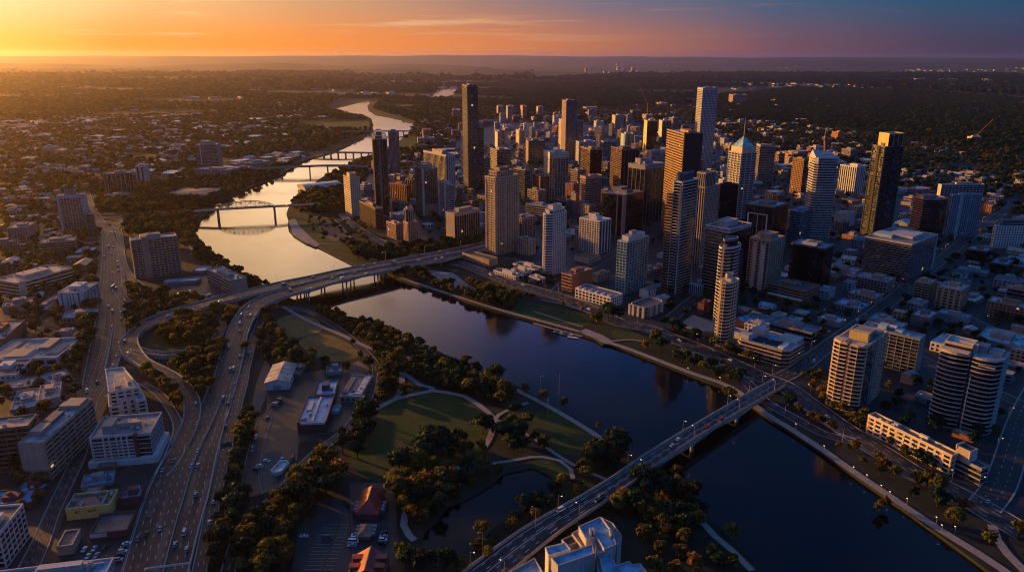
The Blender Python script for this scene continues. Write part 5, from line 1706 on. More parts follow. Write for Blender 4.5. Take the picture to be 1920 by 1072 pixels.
t = T(168, 823, 873, 0, 0, 0, 'white framed eight storey apartment block with rows of deep balconies beside the motorway', 'B:1:.4', 'P:.5:.2:12:.8', 'lgrey', 'dark', 3.1, 'apartment_block', 'flats', near2=(282, 813), depth=29, roof='mid', kit=False)
clutter(t, 12, 302)
root, a_, b_, z_ = t
windows_on(t, 'R', 7, 7, 2.9, 2.2, 3.2, (z_ - 3.4) / 7, 'dark', 'balcony_window', -.93, .42, 'lgrey', 1.3)
extra(t, 'white_pier', [(x_ - .018, x_ + .018, -1.13, -.98, -z_ + 2.4, .4) for x_ in (-.95, -.56, -.36, -.12, .04, .22)], 'white')
extra(t, 'brick_shaft', [(.44, .56, -1.1, -.9, -z_ + 3, 1.6)], 'maroon')
extra(t, 'roof_house', [(-.75, -.4, -.3, .6, 0, 3), (-.3, .5, -.15, .05, 0, 3.2), (-.2, .3, .3, .5, 0, 1.4)], 'beige')
extra(t, 'white_podium', [(-1.12, 1.12, -1.25, -.95, -z_ + .05, -z_ + 4.2), (1.0, 1.18, -1.2, 1, -z_ + .05, -z_ + 5)], 'white')
z_ = solve_z(204, 736, 778)
o_ = at(232, 735, z_)
root = empty('apartment_block', (*o_, 0), 0, 'white stepped apartment building lit on its roof beside the elevated slip road', 'flats')
for px_, dz_, st_, rk_ in (([(204, 736), (262, 727), (231, 690), (198, 694)], 0, 'P:1.3:.3:5:2', 'warm'), ([(226, 752), (254, 747), (247, 731), (222, 735)], -7, 'P:1.6:.3:5:3', 'warm'), ([(258, 752), (272, 749), (262, 729), (250, 731)], -6, 'D:1:.8:6:1', 'pale'), ([(205, 764), (226, 761), (222, 738), (203, 741)], -11, 'P:1.4:.3:6:3', 'pale')):
    raise_block(root, ccw([(x - o_[0], y - o_[1]) for x, y in pix_poly(px_, z_ + dz_)]), 0, z_ + dz_, st_, st_, 'white', 'dark', 3.1, rk_, styles=[st_] * 4)
for px_ in ([(212, 716), (222, 715), (226, 724), (215, 726)], [(232, 705), (238, 704), (246, 716), (239, 718)]):
    m_ = MB()
    m_.prism(ccw([(x - o_[0], y - o_[1]) for x, y in pix_poly(px_, z_ + 2)]), z_ + .05, z_ + 2.6)
    m_.build('roof_house', frm('stone'), root)
raster(pix_poly([(203, 780), (268, 772), (270, 745), (235, 705), (200, 715)]), 2)
t = T(124, 956, 975, 0, 0, 0, 'low yellow walled shop with dark lettering on its front', 'S', 'S', 'yellow', 'dark', 5, 'shop', 'shop', near2=(206, 947), depth=15, roof='dark', kit=False)
clutter(t, 6, 321)
root, a_, b_, z_ = t
extra(t, 'roof_upstand', [(-1.0, -.97, -1, 1, 0, 1.5), (.62, .65, -1, 1, 0, 1.5)], 'lgrey')
for txt_, xx_ in (('BY', -.62), ('BEST', -.05)):
    cu_ = bpy.data.curves.new('lettering', 'FONT')
    cu_.body = txt_
    cu_.size = 2.3
    cu_.extrude = .05
    tmp_ = bpy.data.objects.new('lettering', cu_)
    C.objects.link(tmp_)
    bpy.context.view_layer.update()
    me_ = bpy.data.meshes.new_from_object(tmp_.evaluated_get(bpy.context.evaluated_depsgraph_get()))
    bpy.data.objects.remove(tmp_)
    me_.materials.clear()
    me_.materials.append(frm('black'))
    o_ = bpy.data.objects.new('lettering', me_)
    o_.location = (xx_ * a_ / 2, -b_ / 2 - .42, z_ - 2.6)
    o_.rotation_euler = (R(90), 0, 0)
    link(o_, root)
t = T(153, 914, 919, 0, 0, 0, 'low hall with a bright blue jagged roof below the white framed block', 'S', 'S', 'grey', 'dark', 4, 'low_hall', 'hall', near2=(211, 904), depth=13, roof='blue')
clutter(t, 4, 326)
T(224, 937, 950, 0, 0, 0, 'small dark red walled shed with a blue roof beside the motorway', 'S', 'S', 'maroon', 'dark', 4, 'shed', 'shed', near2=(263, 932), depth=11, roof='blue')
t = T(169, 1003, 1012, 0, 0, 0, 'car dealer canopy with a red and white fascia below the yellow shop', 'S', 'S', 'maroon', 'dark', 4, 'canopy', 'canopy', near2=(238, 995), depth=18, roof='dark', kit=False)
extra(t, 'white_fascia', [(-1.02, -.1, -1.06, -.98, -1.6, .8)], 'white')
t = T(-20, 1100, 1170, 0, 0, 0, 'large flat blue grey roof with a pale rim at the bottom edge', 'P', 'P', 'lgrey', 'dark', 3.5, 'office_block', 'office', near2=(200, 1074), depth=10, roof='blue')
clutter(t, 6, 322)
t = T(-95, 1010, 1072, 0, 0, 0, 'dark roofed office with a white gridded side at the bottom left corner', 'P:.7:.3:4:.7', 'P:.7:.3:4:.7', 'white', 'dark', 3.4, 'office_block', 'office', near2=(-2, 1002), depth=26, roof='dark')
clutter(t, 5, 323)
for x_, y_, b_, x2_, y2_, d_, r__, s_ in ((-30, 949, 956, 58, 944, 15, 'blue', 'wide bright blue roofs beside the left edge above the white gridded side'), (28, 918, 922, 74, 922, 9, 'blue', 'small blue roof with white skylights under the brown flats')):
    T(x_, y_, b_, 0, 0, 0, s_, 'S', 'S', 'maroon', 'dark', 4, 'low_hall', 'hall', near2=(x2_, y2_), depth=d_, roof=r__)

# ------------------------------------------------------------------ the yards between motorway and park
gable(496, 718, 732, (542, 716), 36, 'white warehouse with a peach and grey gabled roof beside the motorway', 'warm', 'white', 2.6)
T(545, 703, 710, 0, 0, 0, 'low brown lean-to with a long strip roof right of the gabled warehouse', 'S', 'S', 'brown', 'dark', 4, 'shed', 'shed', near2=(562, 703), depth=22, roof='mid')
t = T(558, 794, 808, 0, 0, 0, 'long blue roofed hall with a curved white front edge', 'V:4:.4', 'S', 'maroon', 'dark', 5, 'long_hall', 'hall', near2=(611, 792), depth=42, roof='blue', kit=False)
clutter(t, 6, 309)
extra(t, 'white_front', [(-.8, .95, -1.06, -.98, -.6, 1)], 'white')
extra(t, 'ridge_vent', [(-.05, .1, -.9, .9, 0, 1.1), (-.7, -.35, -.1, .6, 0, 1.0)], 'lgrey')
t = T(638, 744, 752, 0, 0, 0, 'stepped workshop with dark and white roof strips beside the park trees', 'S', 'P', 'stone', 'dark', 4, 'workshop', 'workshop', near2=(676, 745), depth=38, roof='warm', kit=False)
clutter(t, 4, 310)
extra(t, 'roof_strip', [(-.9, -.5, -.7, .8, 0, 1.2), (-.3, .1, -.5, .8, 0, .8)], 'dgrey')
extra(t, 'white_roof', [(.3, .95, -.8, .9, 0, 1.2), (-.4, .2, -.95, -.7, 0, 1)], 'lgrey')
T(590, 742, 749, 0, 0, 0, 'blue grey roofed shed between the long hall and the workshop', 'S', 'S', 'navy', 'dark', 4, 'shed', 'shed', near2=(628, 740), depth=26, roof='blue')
T(612, 699, 704, 0, 0, 0, 'small dark kiosk roof at the edge of the dirt patch', 'S', 'S', 'grey', 'dark', 3, 'shed', 'shed', near2=(640, 697), depth=12, roof='mid')
T(622, 772, 776, 0, 0, 0, 'tiny turquoise roofed hut among the trees right of the long blue hall', 'S', 'S', 'teal', 'dark', 3, 'hut', 'hut', near2=(634, 772), depth=9, roof='teal', kit=False)
T(506, 886, 890, 0, 0, 0, 'small white flat hut standing alone in the bare yard', 'S', 'S', 'white', 'dark', 3, 'hut', 'hut', near2=(524, 888), depth=14, roof='white', kit=False, shape='cham', c=2)


def red_house(cx, ty, by, n2, depth, label, hip=True, rise=6.5, rk='red', wk='maroon', eave=True):
    z = solve_z(cx, ty, by)
    P, Q = at(cx, ty, z), at(*n2, z)
    ang = math.atan2(Q[1] - P[1], Q[0] - P[0])
    a, b = math.dist(P, Q), depth
    u = (math.cos(ang), math.sin(ang))
    v = (-u[1], u[0])
    c = (P[0] + u[0] * a / 2 + v[0] * b / 2, P[1] + u[1] * a / 2 + v[1] * b / 2)
    root = empty('red_roof_house', (*c, 0), ang, label, 'house')
    x, y = a / 2, b / 2
    m = MB()
    m.prism([(-x, -y), (x, -y), (x, y), (-x, y)], 0, z, cap=False)
    m.build('wall', frm(wk), root)
    xo, yo = x + .8, y + .8
    h = yo - (xo * .8 if hip else 0)
    r = MB()
    A, B = (0, -h, z + rise), (0, h, z + rise)
    r.quad((-xo, yo, z), (-xo, -yo, z), A, B)
    r.quad((xo, -yo, z), (xo, yo, z), B, A)
    if hip:
        r.ngon([(-xo, -yo, z), (xo, -yo, z), A])
        r.ngon([(xo, yo, z), (-xo, yo, z), B])
    r.quad((-xo, -yo, z - .1), (-xo, yo, z - .1), (xo, yo, z - .1), (xo, -yo, z - .1))
    r.build('roof', roof_mat(rk), root)
    r = MB()
    r.bar((0, -h, z + rise + .1), (0, h, z + rise + .1), .5, .3)
    r.build('ridge', roof_mat('rust'), root)
    if not hip:
        for s in (-1, 1):
            for k in range(2):
                yy = -y + b * (.32 + .4 * k)
                d = MB()
                d.box(s * x * .62 - x * .34, s * x * .62 + x * .34, yy - 1.5, yy + 1.5, z - .5, z + rise * .62)
                d.build('dormer', frm('maroon'), root)
                d = MB()
                d.box(s * x * .62 - x * .4, s * x * .62 + x * .4, yy - 1.8, yy + 1.8, z + rise * .62 + .01, z + rise * .62 + .3)
                d.build('dormer_roof', roof_mat('red'), root)
    else:
        for s in (-1, 1):
            d = MB()
            d.box(*(sorted((s * (x + .2), s * (x + 3.2)))), -y * .7, y * .3, 0, z * .75)
            d.build('side_wing', frm('maroon'), root)
            for k in range(3):
                w = MB()
                w.box(s * (x + 1.6) - .7, s * (x + 1.6) + .7, -y * .6 + k * 3.2, -y * .6 + k * 3.2 + 1.4, z * .75 + .01, z * .75 + .9)
                w.build('roof_unit', frm('lgrey'), root)
    raster([(c[0] + u[0] * px + v[0] * py, c[1] + u[1] * px + v[1] * py) for px, py in ((-x - 3, -y), (x + 3, -y), (x + 3, y), (-x - 3, y))], 2, 3)


red_house(668, 962, 974, (709, 962), 23, 'long house with a hipped red tile roof at the end of the car park')
red_house(671, 1004, 1012, (693, 1004), 10, 'small brown hipped roof house between two red roofed ones', True, 2.5, 'rust', 'brown')
red_house(652, 1085, 1100, (718, 1085), 17, 'red gabled house with dormers at the bottom edge', False, 6)


# the stepped flats at the bottom edge, right of the middle
def roof_step(root, o, px, z, drop, rk, wk, name='stepped_wing', para=.9):
    p = ccw([(x - o[0], y - o[1]) for x, y in pix_poly(px, z)])
    m = MB()
    m.prism(p, drop, z, cap=False)
    o1, o0 = offset_poly(p, .12), offset_poly(p, -.28)
    n = len(p)
    for i in range(n):
        j = (i + 1) % n
        m.quad((*o1[i], z - .7), (*o1[j], z - .7), (*o1[j], z + para), (*o1[i], z + para))
        m.quad((*o1[i], z + para), (*o1[j], z + para), (*o0[j], z + para), (*o0[i], z + para))
        m.quad((*o0[j], z - .1), (*o0[i], z - .1), (*o0[i], z + para), (*o0[j], z + para))
    w = m.build(name, frm(wk), root)
    r = MB()
    r.ngon([(x, y, z + .02) for x, y in p])
    r.build('roof', roof_mat(rk), w)
    return w


def k7(*pts):
    return [(940 + x / 5.647, 900 + y / 5.647) for x, y in pts]


o_ = at(1110, 1050)
root = empty('stepped_flats', (*o_, 0), 0, 'white edged stepped blue-lit roofs of flats cut by the bottom edge beside the near bridge', 'flats')
raster(pix_poly(k7((470, 720), (1045, 400), (1280, 620), (1290, 900), (1540, 990), (1540, 1200), (480, 1200))), 2)
roof_step(root, o_, k7((820, 500), (1045, 400), (1155, 530), (1215, 690), (1090, 740), (1010, 610), (900, 640)), 24, 0, 'blue', 'lgrey')  # blue skylight on these flats is put into the roof colour
roof_step(root, o_, k7((1060, 405), (1180, 465), (1275, 605), (1225, 690), (1160, 530)), 21, 0, 'mid', 'lgrey')
roof_step(root, o_, k7((465, 722), (670, 672), (735, 745), (500, 808)), 21, 0, 'blue', 'white')
roof_step(root, o_, k7((530, 835), (960, 690), (985, 785), (600, 915)), 23, 0, 'blue', 'lgrey')
roof_step(root, o_, k7((640, 640), (745, 590), (815, 660), (705, 705)), 18, 0, 'green', 'stone')
roof_step(root, o_, k7((748, 572), (830, 525), (925, 690), (850, 705)), 19.5, 0, 'mid', 'stone')
roof_step(root, o_, k7((990, 660), (1090, 640), (1130, 760), (1010, 790)), 21.5, 0, 'pale', 'lgrey')
roof_step(root, o_, k7((1020, 770), (1120, 742), (1215, 915), (1350, 868), (1385, 905), (1470, 895), (1560, 1010), (1300, 1130), (1130, 1130)), 20, 0, 'blue', 'lgrey')
for q_ in ((560, 960, 660, 1040), (680, 930, 760, 1040), (790, 920, 860, 1010), (1010, 850, 1060, 960)):
    roof_step(root, o_, k7((q_[0], q_[1]), (q_[2], q_[1] - 25), (q_[2] + 20, q_[3]), (q_[0] + 20, q_[3] + 25)), 17, 0, 'pale', 'white', 'terrace')
for q_, z_ in (((940, 545), 24), ((975, 545), 24), ((1150, 560), 24)):
    x0_, y0_ = at(*k7(q_)[0], z_)
    m_ = MB()
    m_.box(x0_ - o_[0] - .4, x0_ - o_[0] + .4, y0_ - o_[1] - 4.5, y0_ - o_[1] + 1, z_, z_ + 2)
    m_.build('roof_wall', frm('stone'), root)
o_ = at(990, 1085)
root = empty('hipped_block', (*o_, 0), 0, 'pale hipped roof corner just entering at the bottom edge by the road', 'building')
roof_step(root, o_, k7((100, 975), (350, 835), (440, 985), (410, 1150), (150, 1150)), 17, 0, 'pale', 'lgrey', 'wing')
# ------------------------------------------------------------------ low buildings that fill the districts
def free_box(x, y, w, d, ca, sa):
    for i in (-.5, -.25, 0, .25, .5):
        for j in (-.5, 0, .5):
            px, py = x + ca * i * w - sa * j * d, y + sa * i * w + ca * j * d
            if occ(px, py):
                return False
    return True


def low_building(x, y, w, d, h, ang, wk, rk, label, group, g, detail=1, name='low_building', cat='building'):
    root = empty(name, (x, y, 0), ang, label, cat, group)
    pts = shape_poly(w, d)
    kind = g.random()
    st = 'S:.1' if h < 6 and kind < .5 else g.choice(('P:1.5:.2', 'P:1.8:.2:4:1.8', 'B:1.6:.25', 'G:1.0:.25:4.5:1.2'))
    if kind > .72 and h < 9 and detail:
        m = MB()
        m.prism(pts, 0, h, cap=False)
        x_, y_ = w / 2, d / 2
        rise = min(3.5, d * .2)
        m.ngon([(x_, -y_, h), (x_, y_, h), (x_, 0, h + rise)])
        m.ngon([(-x_, y_, h), (-x_, -y_, h), (-x_, 0, h + rise)])
        m.build('wall', frm(wk), root)
        r = MB()
        e = .5
        r.quad((-x_ - e, -y_ - e, h - .2), (x_ + e, -y_ - e, h - .2), (x_ + e, 0, h + rise + .05), (-x_ - e, 0, h + rise + .05))
        r.quad((x_ + e, y_ + e, h - .2), (-x_ - e, y_ + e, h - .2), (-x_ - e, 0, h + rise + .05), (x_ + e, 0, h + rise + .05))
        r.build('roof', roof_mat(rk), root)
        b = MB()
        for k in range(max(2, int(w / 4))):
            xx = -x_ + w * (k + .5) / max(2, int(w / 4))
            for s in (-1, 1):
                b.box(xx - .7, xx + .7, s * y_ - .06, s * y_ + .06, h * .4, h * .75)
        b.build('window', gls('dark'), root, kind='stuff')
    else:
        raise_block(root, pts, 0, h, st, st, wk, 'dark', 3.4, rk, parapet=.8)
        if detail and w * d > 150:
            roof_kit(root, w, d, h, g.choice(('lgrey', 'stone', 'grey')), g.choice((1, 2, 3)), g.randrange(9999), big=g.random() < .55)
    ca, sa = math.cos(ang), math.sin(ang)
    raster([(x + ca * i * w - sa * j * d, y + sa * i * w + ca * j * d) for i, j in ((-.5, -.5), (.5, -.5), (.5, .5), (-.5, .5))], 2, 2)


def fill(px, n, size, height, ang, walls, roofs, label, group, seed, tries=60, jitter=.06, detail=1, power=1.6, name='low_building'):
    """Scatter low buildings on the free ground of a photo polygon, aligned to the local streets."""
    g = random.Random(seed)
    P = np.array(pix_poly(px))
    (x0, y0), (x1, y1) = P.min(0), P.max(0)
    done = 0
    for _ in range(n * tries):
        if done >= n:
            break
        x, y = g.uniform(x0, x1), g.uniform(y0, y1)
        if not inside_np(P, np.array([x]), np.array([y]))[0]:
            continue
        w = size[0] + (size[1] - size[0]) * g.random() ** power
        d = w * g.uniform(.5, .95)
        a = R(ang) + g.gauss(0, jitter) + (math.pi / 2 if g.random() < .5 else 0)
        if not free_box(x, y, w + 3, d + 3, math.cos(a), math.sin(a)):
            continue
        h = height[0] + (height[1] - height[0]) * g.random() ** 2.2
        low_building(x, y, w, d, h, a, g.choice(walls), g.choice(roofs), label, group, g, detail, name)
        done += 1
    return done


warm_w = ['stone', 'mauve', 'beige', 'brown', 'lgrey', 'tan', 'white', 'brick']
warm_r = ['warm', 'pale', 'mid', 'warm', 'white', 'mid', 'rust', 'dark']
cool_w = ['stone', 'grey', 'mauve', 'beige', 'lgrey', 'brick', 'white', 'tan']
cool_r = ['pale', 'mid', 'teal', 'pale', 'white', 'dark', 'mid', 'blue']
N_ = 0
N_ += fill([(660, 400), (690, 300), (760, 290), (900, 330), (905, 440), (800, 455), (730, 440)], 60, (12, 28), (5, 18), 40, warm_w, warm_r, 'low block squeezed between the towers above the river park', 'low blocks between the park towers', 1)
N_ += fill([(905, 460), (905, 330), (1000, 250), (1300, 250), (1330, 420), (1200, 440), (1120, 470), (1060, 530), (1000, 535)], 150, (13, 30), (6, 44), 42, cool_w, cool_r, 'low or mid-height block wedged among the central towers', 'blocks wedged among the central towers', 2, name='mid_rise_building')
N_ += fill([(930, 225), (1120, 222), (1300, 225), (1300, 250), (1200, 262), (1000, 262), (800, 300), (780, 262)], 70, (18, 50), (8, 44), 10, warm_w, cool_r, 'mid-height block in the back rows of the centre', 'blocks in the back rows of the centre', 3, power=2, name='mid_rise_building')
N_ += fill([(1330, 260), (1620, 300), (1620, 440), (1540, 440), (1440, 420), (1330, 420)], 95, (13, 34), (5, 26), 20, cool_w, cool_r, 'low block in shade around the spired and wedge-roofed towers', 'shaded blocks around the wedge tower', 4)
N_ += fill([(1240, 620), (1180, 560), (1240, 480), (1330, 480), (1460, 480), (1560, 560), (1560, 660), (1500, 700), (1440, 690)], 36, (12, 28), (4, 11), 45, cool_w, cool_r, 'low shaded roof in the streets behind the promenade towers', 'low roofs behind the promenade towers', 5)
N_ += fill([(1560, 470), (1700, 400), (1990, 400), (1990, 720), (1700, 660), (1560, 600)], 75, (12, 32), (4, 11), 45, cool_w, cool_r, 'low blue shaded roof in the dark streets on the right', 'low roofs in the dark right streets', 6)
N_ += fill([(1560, 330), (1700, 320), (1990, 340), (1990, 470), (1800, 450), (1640, 470), (1560, 440)], 90, (14, 36), (5, 14), 35, cool_w, cool_r, 'low shaded block around the dark twin-bay and blue slab towers', 'low blocks around the right hand towers', 16, name='side_street_building')
N_ += fill([(1660, 700), (1760, 640), (1990, 720), (1990, 860), (1860, 880), (1740, 760)], 10, (12, 24), (3, 7), 45, cool_w, cool_r, 'low dark roof in the garden behind the far right towers', 'low roofs behind the far right towers', 7)
N_ += fill([(1320, 225), (1500, 225), (1700, 300), (1990, 330), (1990, 430), (1850, 400), (1600, 330), (1480, 300), (1330, 280)], 110, (14, 44), (4, 14), 25, warm_w, cool_r, 'low suburban block with a lit side in front of the dark wood on the right', 'suburban blocks before the dark wood', 8, power=2.2, name='suburban_building')
N_ += fill([(1060, 205), (1300, 185), (1480, 190), (1420, 222), (1120, 226)], 46, (20, 70), (4, 18), 12, warm_w, cool_r, 'distant low block on the skyline side of the centre', 'distant low blocks behind the centre', 9, power=2.2, name='suburban_building')
N_ += fill([(0, 470), (0, 320), (170, 315), (190, 380), (170, 430), (180, 560), (170, 640), (140, 760), (60, 760), (0, 700)], 90, (11, 28), (4, 12), 105, warm_w, warm_r, 'small warm toned building among trees in the left streets', 'small buildings in the left streets', 10, name='town_building')
N_ += fill([(0, 325), (0, 250), (330, 225), (370, 290), (340, 350), (250, 345), (190, 330)], 230, (14, 55), (4, 11), 100, warm_w, warm_r, 'hazy low roof among trees in the left suburb', 'hazy roofs in the left suburb', 11, power=2.4, name='suburban_house')
N_ += fill([(420, 322), (430, 300), (560, 285), (590, 296), (530, 310), (505, 312)], 14, (30, 70), (4, 8), 60, warm_w, ['pale', 'warm', 'mid'], 'long pale shed roof on the left bank near the upstream bridges', 'sheds on the left bank', 12, name='suburban_building')
N_ += fill([(330, 225), (620, 205), (600, 222), (560, 224), (520, 270), (400, 280), (370, 270)], 60, (25, 80), (4, 10), 80, warm_w, ['pale', 'warm', 'white'], 'pale long roof in the dusky trees upstream on the left', 'pale roofs upstream on the left', 13, name='suburban_building')
N_ += fill([(780, 290), (790, 225), (860, 215), (930, 225), (880, 260), (860, 300)], 18, (20, 50), (4, 10), 10, warm_w, cool_r, 'low dusky block between the river bend and the tallest tower', 'low blocks by the river bend', 14)
N_ += fill([(60, 1060), (110, 960), (150, 890), (240, 870), (230, 960), (170, 1020)], 5, (9, 14), (3, 5), 100, cool_w, ['dark', 'mid'], 'small dark shed in the shaded lots beside the motorway', 'sheds in the shaded lots', 15)
for x_, y_, r_d, s_ in ((600, 352, 15, 'grey curved roof hall among trees on the right bank above the truss bridge'),):
    P_ = at(x_, y_)
    rt_ = empty('curved_hall', (*P_, 0), R(35), s_, 'hall')
    m_ = MB()
    for k_ in range(10):
        a0_, a1_ = math.pi * k_ / 10, math.pi * (k_ + 1) / 10
        m_.quad((-38, -22 * math.cos(a0_), 4 + 6 * math.sin(a0_)), (38, -22 * math.cos(a0_), 4 + 6 * math.sin(a0_)), (38, -22 * math.cos(a1_), 4 + 6 * math.sin(a1_)), (-38, -22 * math.cos(a1_), 4 + 6 * math.sin(a1_)))
    m_.build('roof', roof_mat('pale'), rt_)
    m_ = MB()
    m_.prism([(-37.5, -21.8), (37.5, -21.8), (37.5, 21.8), (-37.5, 21.8)], 0, 4.1, cap=False)
    for s_x in (-37.4, 37.4):
        m_.ngon([(s_x, -22 * math.cos(math.pi * k_ / 10), 4 + 6 * math.sin(math.pi * k_ / 10)) for k_ in range(11)])
    m_.build('wall', frm('stone'), rt_)
    raster([(P_[0] - 45, P_[1] - 40), (P_[0] + 45, P_[1] - 40), (P_[0] + 45, P_[1] + 40), (P_[0] - 45, P_[1] + 40)], 2)

# specks of far suburbs, too many and too small to tell apart
g_ = random.Random(77)
far_m = MB()


def specks(px, n, lo, hi, hh=(5, 14)):
    P = np.array(pix_poly(px))
    cs = []
    for _ in range(n):
        if not cs or g_.random() < .25:
            k = g_.randrange(len(P))
            i = g_.random()
            j = g_.random()
            a, b, c = P[k], P[(k + 1) % len(P)], P[(k + 2) % len(P)]
            cs.append(a + (b - a) * i + (c - a) * (j * (1 - i)))
        c = g_.choice(cs[-6:])
        s = (c[1] / 4000)
        x, y = c[0] + g_.gauss(0, 60 * s), c[1] + g_.gauss(0, 120 * s)
        if not inside_np(P, np.array([x]), np.array([y]))[0]:
            continue
        w, d, h = g_.uniform(lo, hi), g_.uniform(lo, hi), g_.uniform(*hh)
        a = g_.uniform(0, 1.5)
        u, v = (math.cos(a), math.sin(a)), (-math.sin(a), math.cos(a))
        far_m.prism([(x + u[0] * i * w + v[0] * j * d, y + u[1] * i * w + v[1] * j * d) for i, j in ((-.5, -.5), (.5, -.5), (.5, .5), (-.5, .5))], 0, h, g_.choice((0, 0, 1, 2)))


specks([(0, 250), (0, 190), (330, 200), (560, 190), (560, 205), (330, 222)], 420, 12, 40)
specks([(0, 190), (0, 150), (480, 140), (520, 185)], 260, 18, 60)
specks([(500, 190), (620, 150), (900, 150), (860, 165), (700, 180)], 260, 15, 60)
specks([(1090, 142), (1100, 122), (1200, 124), (1200, 142)], 46, 25, 60, (6, 60))
specks([(1400, 158), (1560, 148), (1640, 165), (1500, 172)], 170, 18, 60)
specks([(1340, 172), (1300, 160), (1420, 150), (1440, 165)], 50, 20, 50)
specks([(1680, 158), (1700, 132), (1925, 128), (1925, 165)], 150, 25, 80, (8, 30))
specks([(1700, 215), (1750, 190), (1925, 190), (1925, 240)], 70, 10, 26)
specks([(1300, 128), (1350, 118), (1500, 118), (1480, 130)], 40, 40, 90)
specks([(940, 125), (960, 112), (1100, 112), (1080, 120)], 20, 50, 100)
specks([(1500, 260), (1500, 236), (1920, 250), (1920, 300), (1800, 290)], 240, 8, 20, (4, 8))
far_m.build('distant_houses', [frm('grey'), frm('stone'), frm('lgrey')], kind='stuff')


# ------------------------------------------------------------------ trees
def leaf_mat(name, c0, c1, c2):
    m, t, b = mat_new(name)
    tc = t.node('ShaderNodeTexCoord').outputs['Object']
    info = t.node('ShaderNodeObjectInfo').outputs['Random']
    n = t.noise(tc, 0.55, 3, 0.7)
    col = t.ramp(t.smooth(n, .3, .7), [(0, c0), (.55, c1), (1, c2)])
    br = t.math('MULTIPLY_ADD', info, 0.7, 0.65)
    t.l.new(t.vmath('SCALE', col, br), b.inputs['Base Color'])
    b.inputs['Roughness'].default_value = .75
    b.inputs['Specular IOR Level'].default_value = .15
    tr = t.node('ShaderNodeBsdfTranslucent')
    t.l.new(t.vmath('SCALE', t.mix(.06 if name == 'leaves_dark' else .4, col, (.22, .17, .02, 1)), br), tr.inputs[0])
    mx = t.node('ShaderNodeMixShader')
    mx.inputs[0].default_value = .28
    t.l.new(b.outputs[0], mx.inputs[1])
    t.l.new(tr.outputs[0], mx.inputs[2])
    t.l.new(mx.outputs[0], t.n['Material Output'].inputs[0])
    return m


LEAF = {'dark': leaf_mat('leaves_dark', (.004, .020, .013), (.009, .036, .021), (.024, .056, .030)),  # red cut from the dark leaves so the woods look shaded
        'olive': leaf_mat('leaves_olive', (.034, .036, .010), (.078, .074, .018), (.135, .115, .028)),
        'gold': leaf_mat('leaves_gold', (.09, .055, .010), (.17, .10, .016), (.26, .16, .03)),
        'rust': leaf_mat('leaves_rust', (.06, .028, .010), (.12, .055, .016), (.19, .09, .02))}
M_bark = wall_mat('bark', (.07, .05, .035), .95, .4, .6, .1)


def crown_mesh(name, seed, w, h, lobes, leaf, n, mat):
    """Leaf clumps spread through several lobes, thicker at the outside, open at the rim."""
    g = np.random.default_rng(seed)
    cs = []
    for k in range(lobes):
        a = 2 * math.pi * k / lobes + g.uniform(-.5, .5)
        r = w * .5 * g.uniform(.25, .62)
        cs.append((r * math.cos(a), r * math.sin(a), h * g.uniform(.34, .72), w * .5 * g.uniform(.36, .58)))
    cs.append((0, 0, h * .76, w * .5 * .55))
    v, f = [], []
    for i in range(n):
        cx, cy_, cz, cr = cs[g.integers(len(cs))]
        d = g.normal(size=3)
        d /= np.linalg.norm(d)
        if d[2] < -.35:
            d[2] *= -.6
        r = cr * (g.random() ** .35) * g.uniform(.85, 1.08)
        p = np.array((cx, cy_, cz)) + d * r * np.array((1, 1, .82))
        nrm = d + g.normal(size=3) * .55
        nrm /= np.linalg.norm(nrm)
        t1 = np.cross(nrm, g.normal(size=3))
        t1 /= np.linalg.norm(t1)
        t2 = np.cross(nrm, t1)
        s = leaf * g.uniform(.55, 1.25)
        k = len(v)
        m = 5
        for j in range(m):
            a = 2 * math.pi * j / m
            rr = s * g.uniform(.6, 1.15)
            v.append(tuple(p + (t1 * math.cos(a) + t2 * math.sin(a)) * rr + nrm * g.uniform(-.15, .15) * s))
        f.append(tuple(range(k, k + m)))
    me = bpy.data.meshes.new(name)
    me.from_pydata(v, [], f)
    me.materials.append(mat)
    me.update()
    return me


def trunk_mesh(name, seed, w, h):
    g = random.Random(seed)
    m = MB()
    n = 7
    m.cyl(0, 0, -.3, h * .42, .035 * h, n, 0, .022 * h)
    for k in range(5):
        a = k * 1.26 + g.uniform(-.4, .4)
        r = w * .3
        b = Vector((0, 0, h * g.uniform(.22, .4)))
        e = Vector((r * math.cos(a), r * math.sin(a), h * g.uniform(.5, .68)))
        mid = b.lerp(e, .5) + Vector((0, 0, -.03 * h))
        m.bar(b, mid, .022 * h)
        m.bar(mid, e, .013 * h)
    return m.mesh(name, M_bark)


KINDS = []
for i_, (kw, kh, lob, lf, n_, mk) in enumerate(((11, 10.5, 7, .95, 460, 'dark'), (12.5, 10, 8, .95, 480, 'dark'), (9, 12, 6, .85, 420, 'dark'), (11, 9, 7, .9, 420, 'olive'), (9.5, 11, 6, .85, 400, 'olive'), (12, 12, 8, 1.0, 480, 'olive'), (9.5, 10, 6, .8, 400, 'gold'), (11, 9.5, 7, .85, 420, 'rust'), (15, 14, 10, 1.1, 640, 'dark'))):
    KINDS.append((crown_mesh('tree_crown_%d' % i_, 40 + i_, kw, kh, lob, lf, n_, LEAF[mk]), trunk_mesh('tree_trunk_%d' % i_, i_, kw, kh), kw, mk))
BY = {k: [i for i, q in enumerate(KINDS) if q[3] == k] for k in LEAF}
MIX = {'f': (('dark', .93), ('olive', .07)), 'd': (('dark', .58), ('olive', .34), ('rust', .05), ('gold', .03)), 'o': (('dark', .24), ('olive', .44), ('gold', .19), ('rust', .13)), 'g': (('gold', .6), ('rust', .3), ('olive', .1)), 'm': (('dark', .48), ('olive', .38), ('gold', .06), ('rust', .08))}
TREES = []           # x, y, kind, scale, rot, place
tg = random.Random(5)


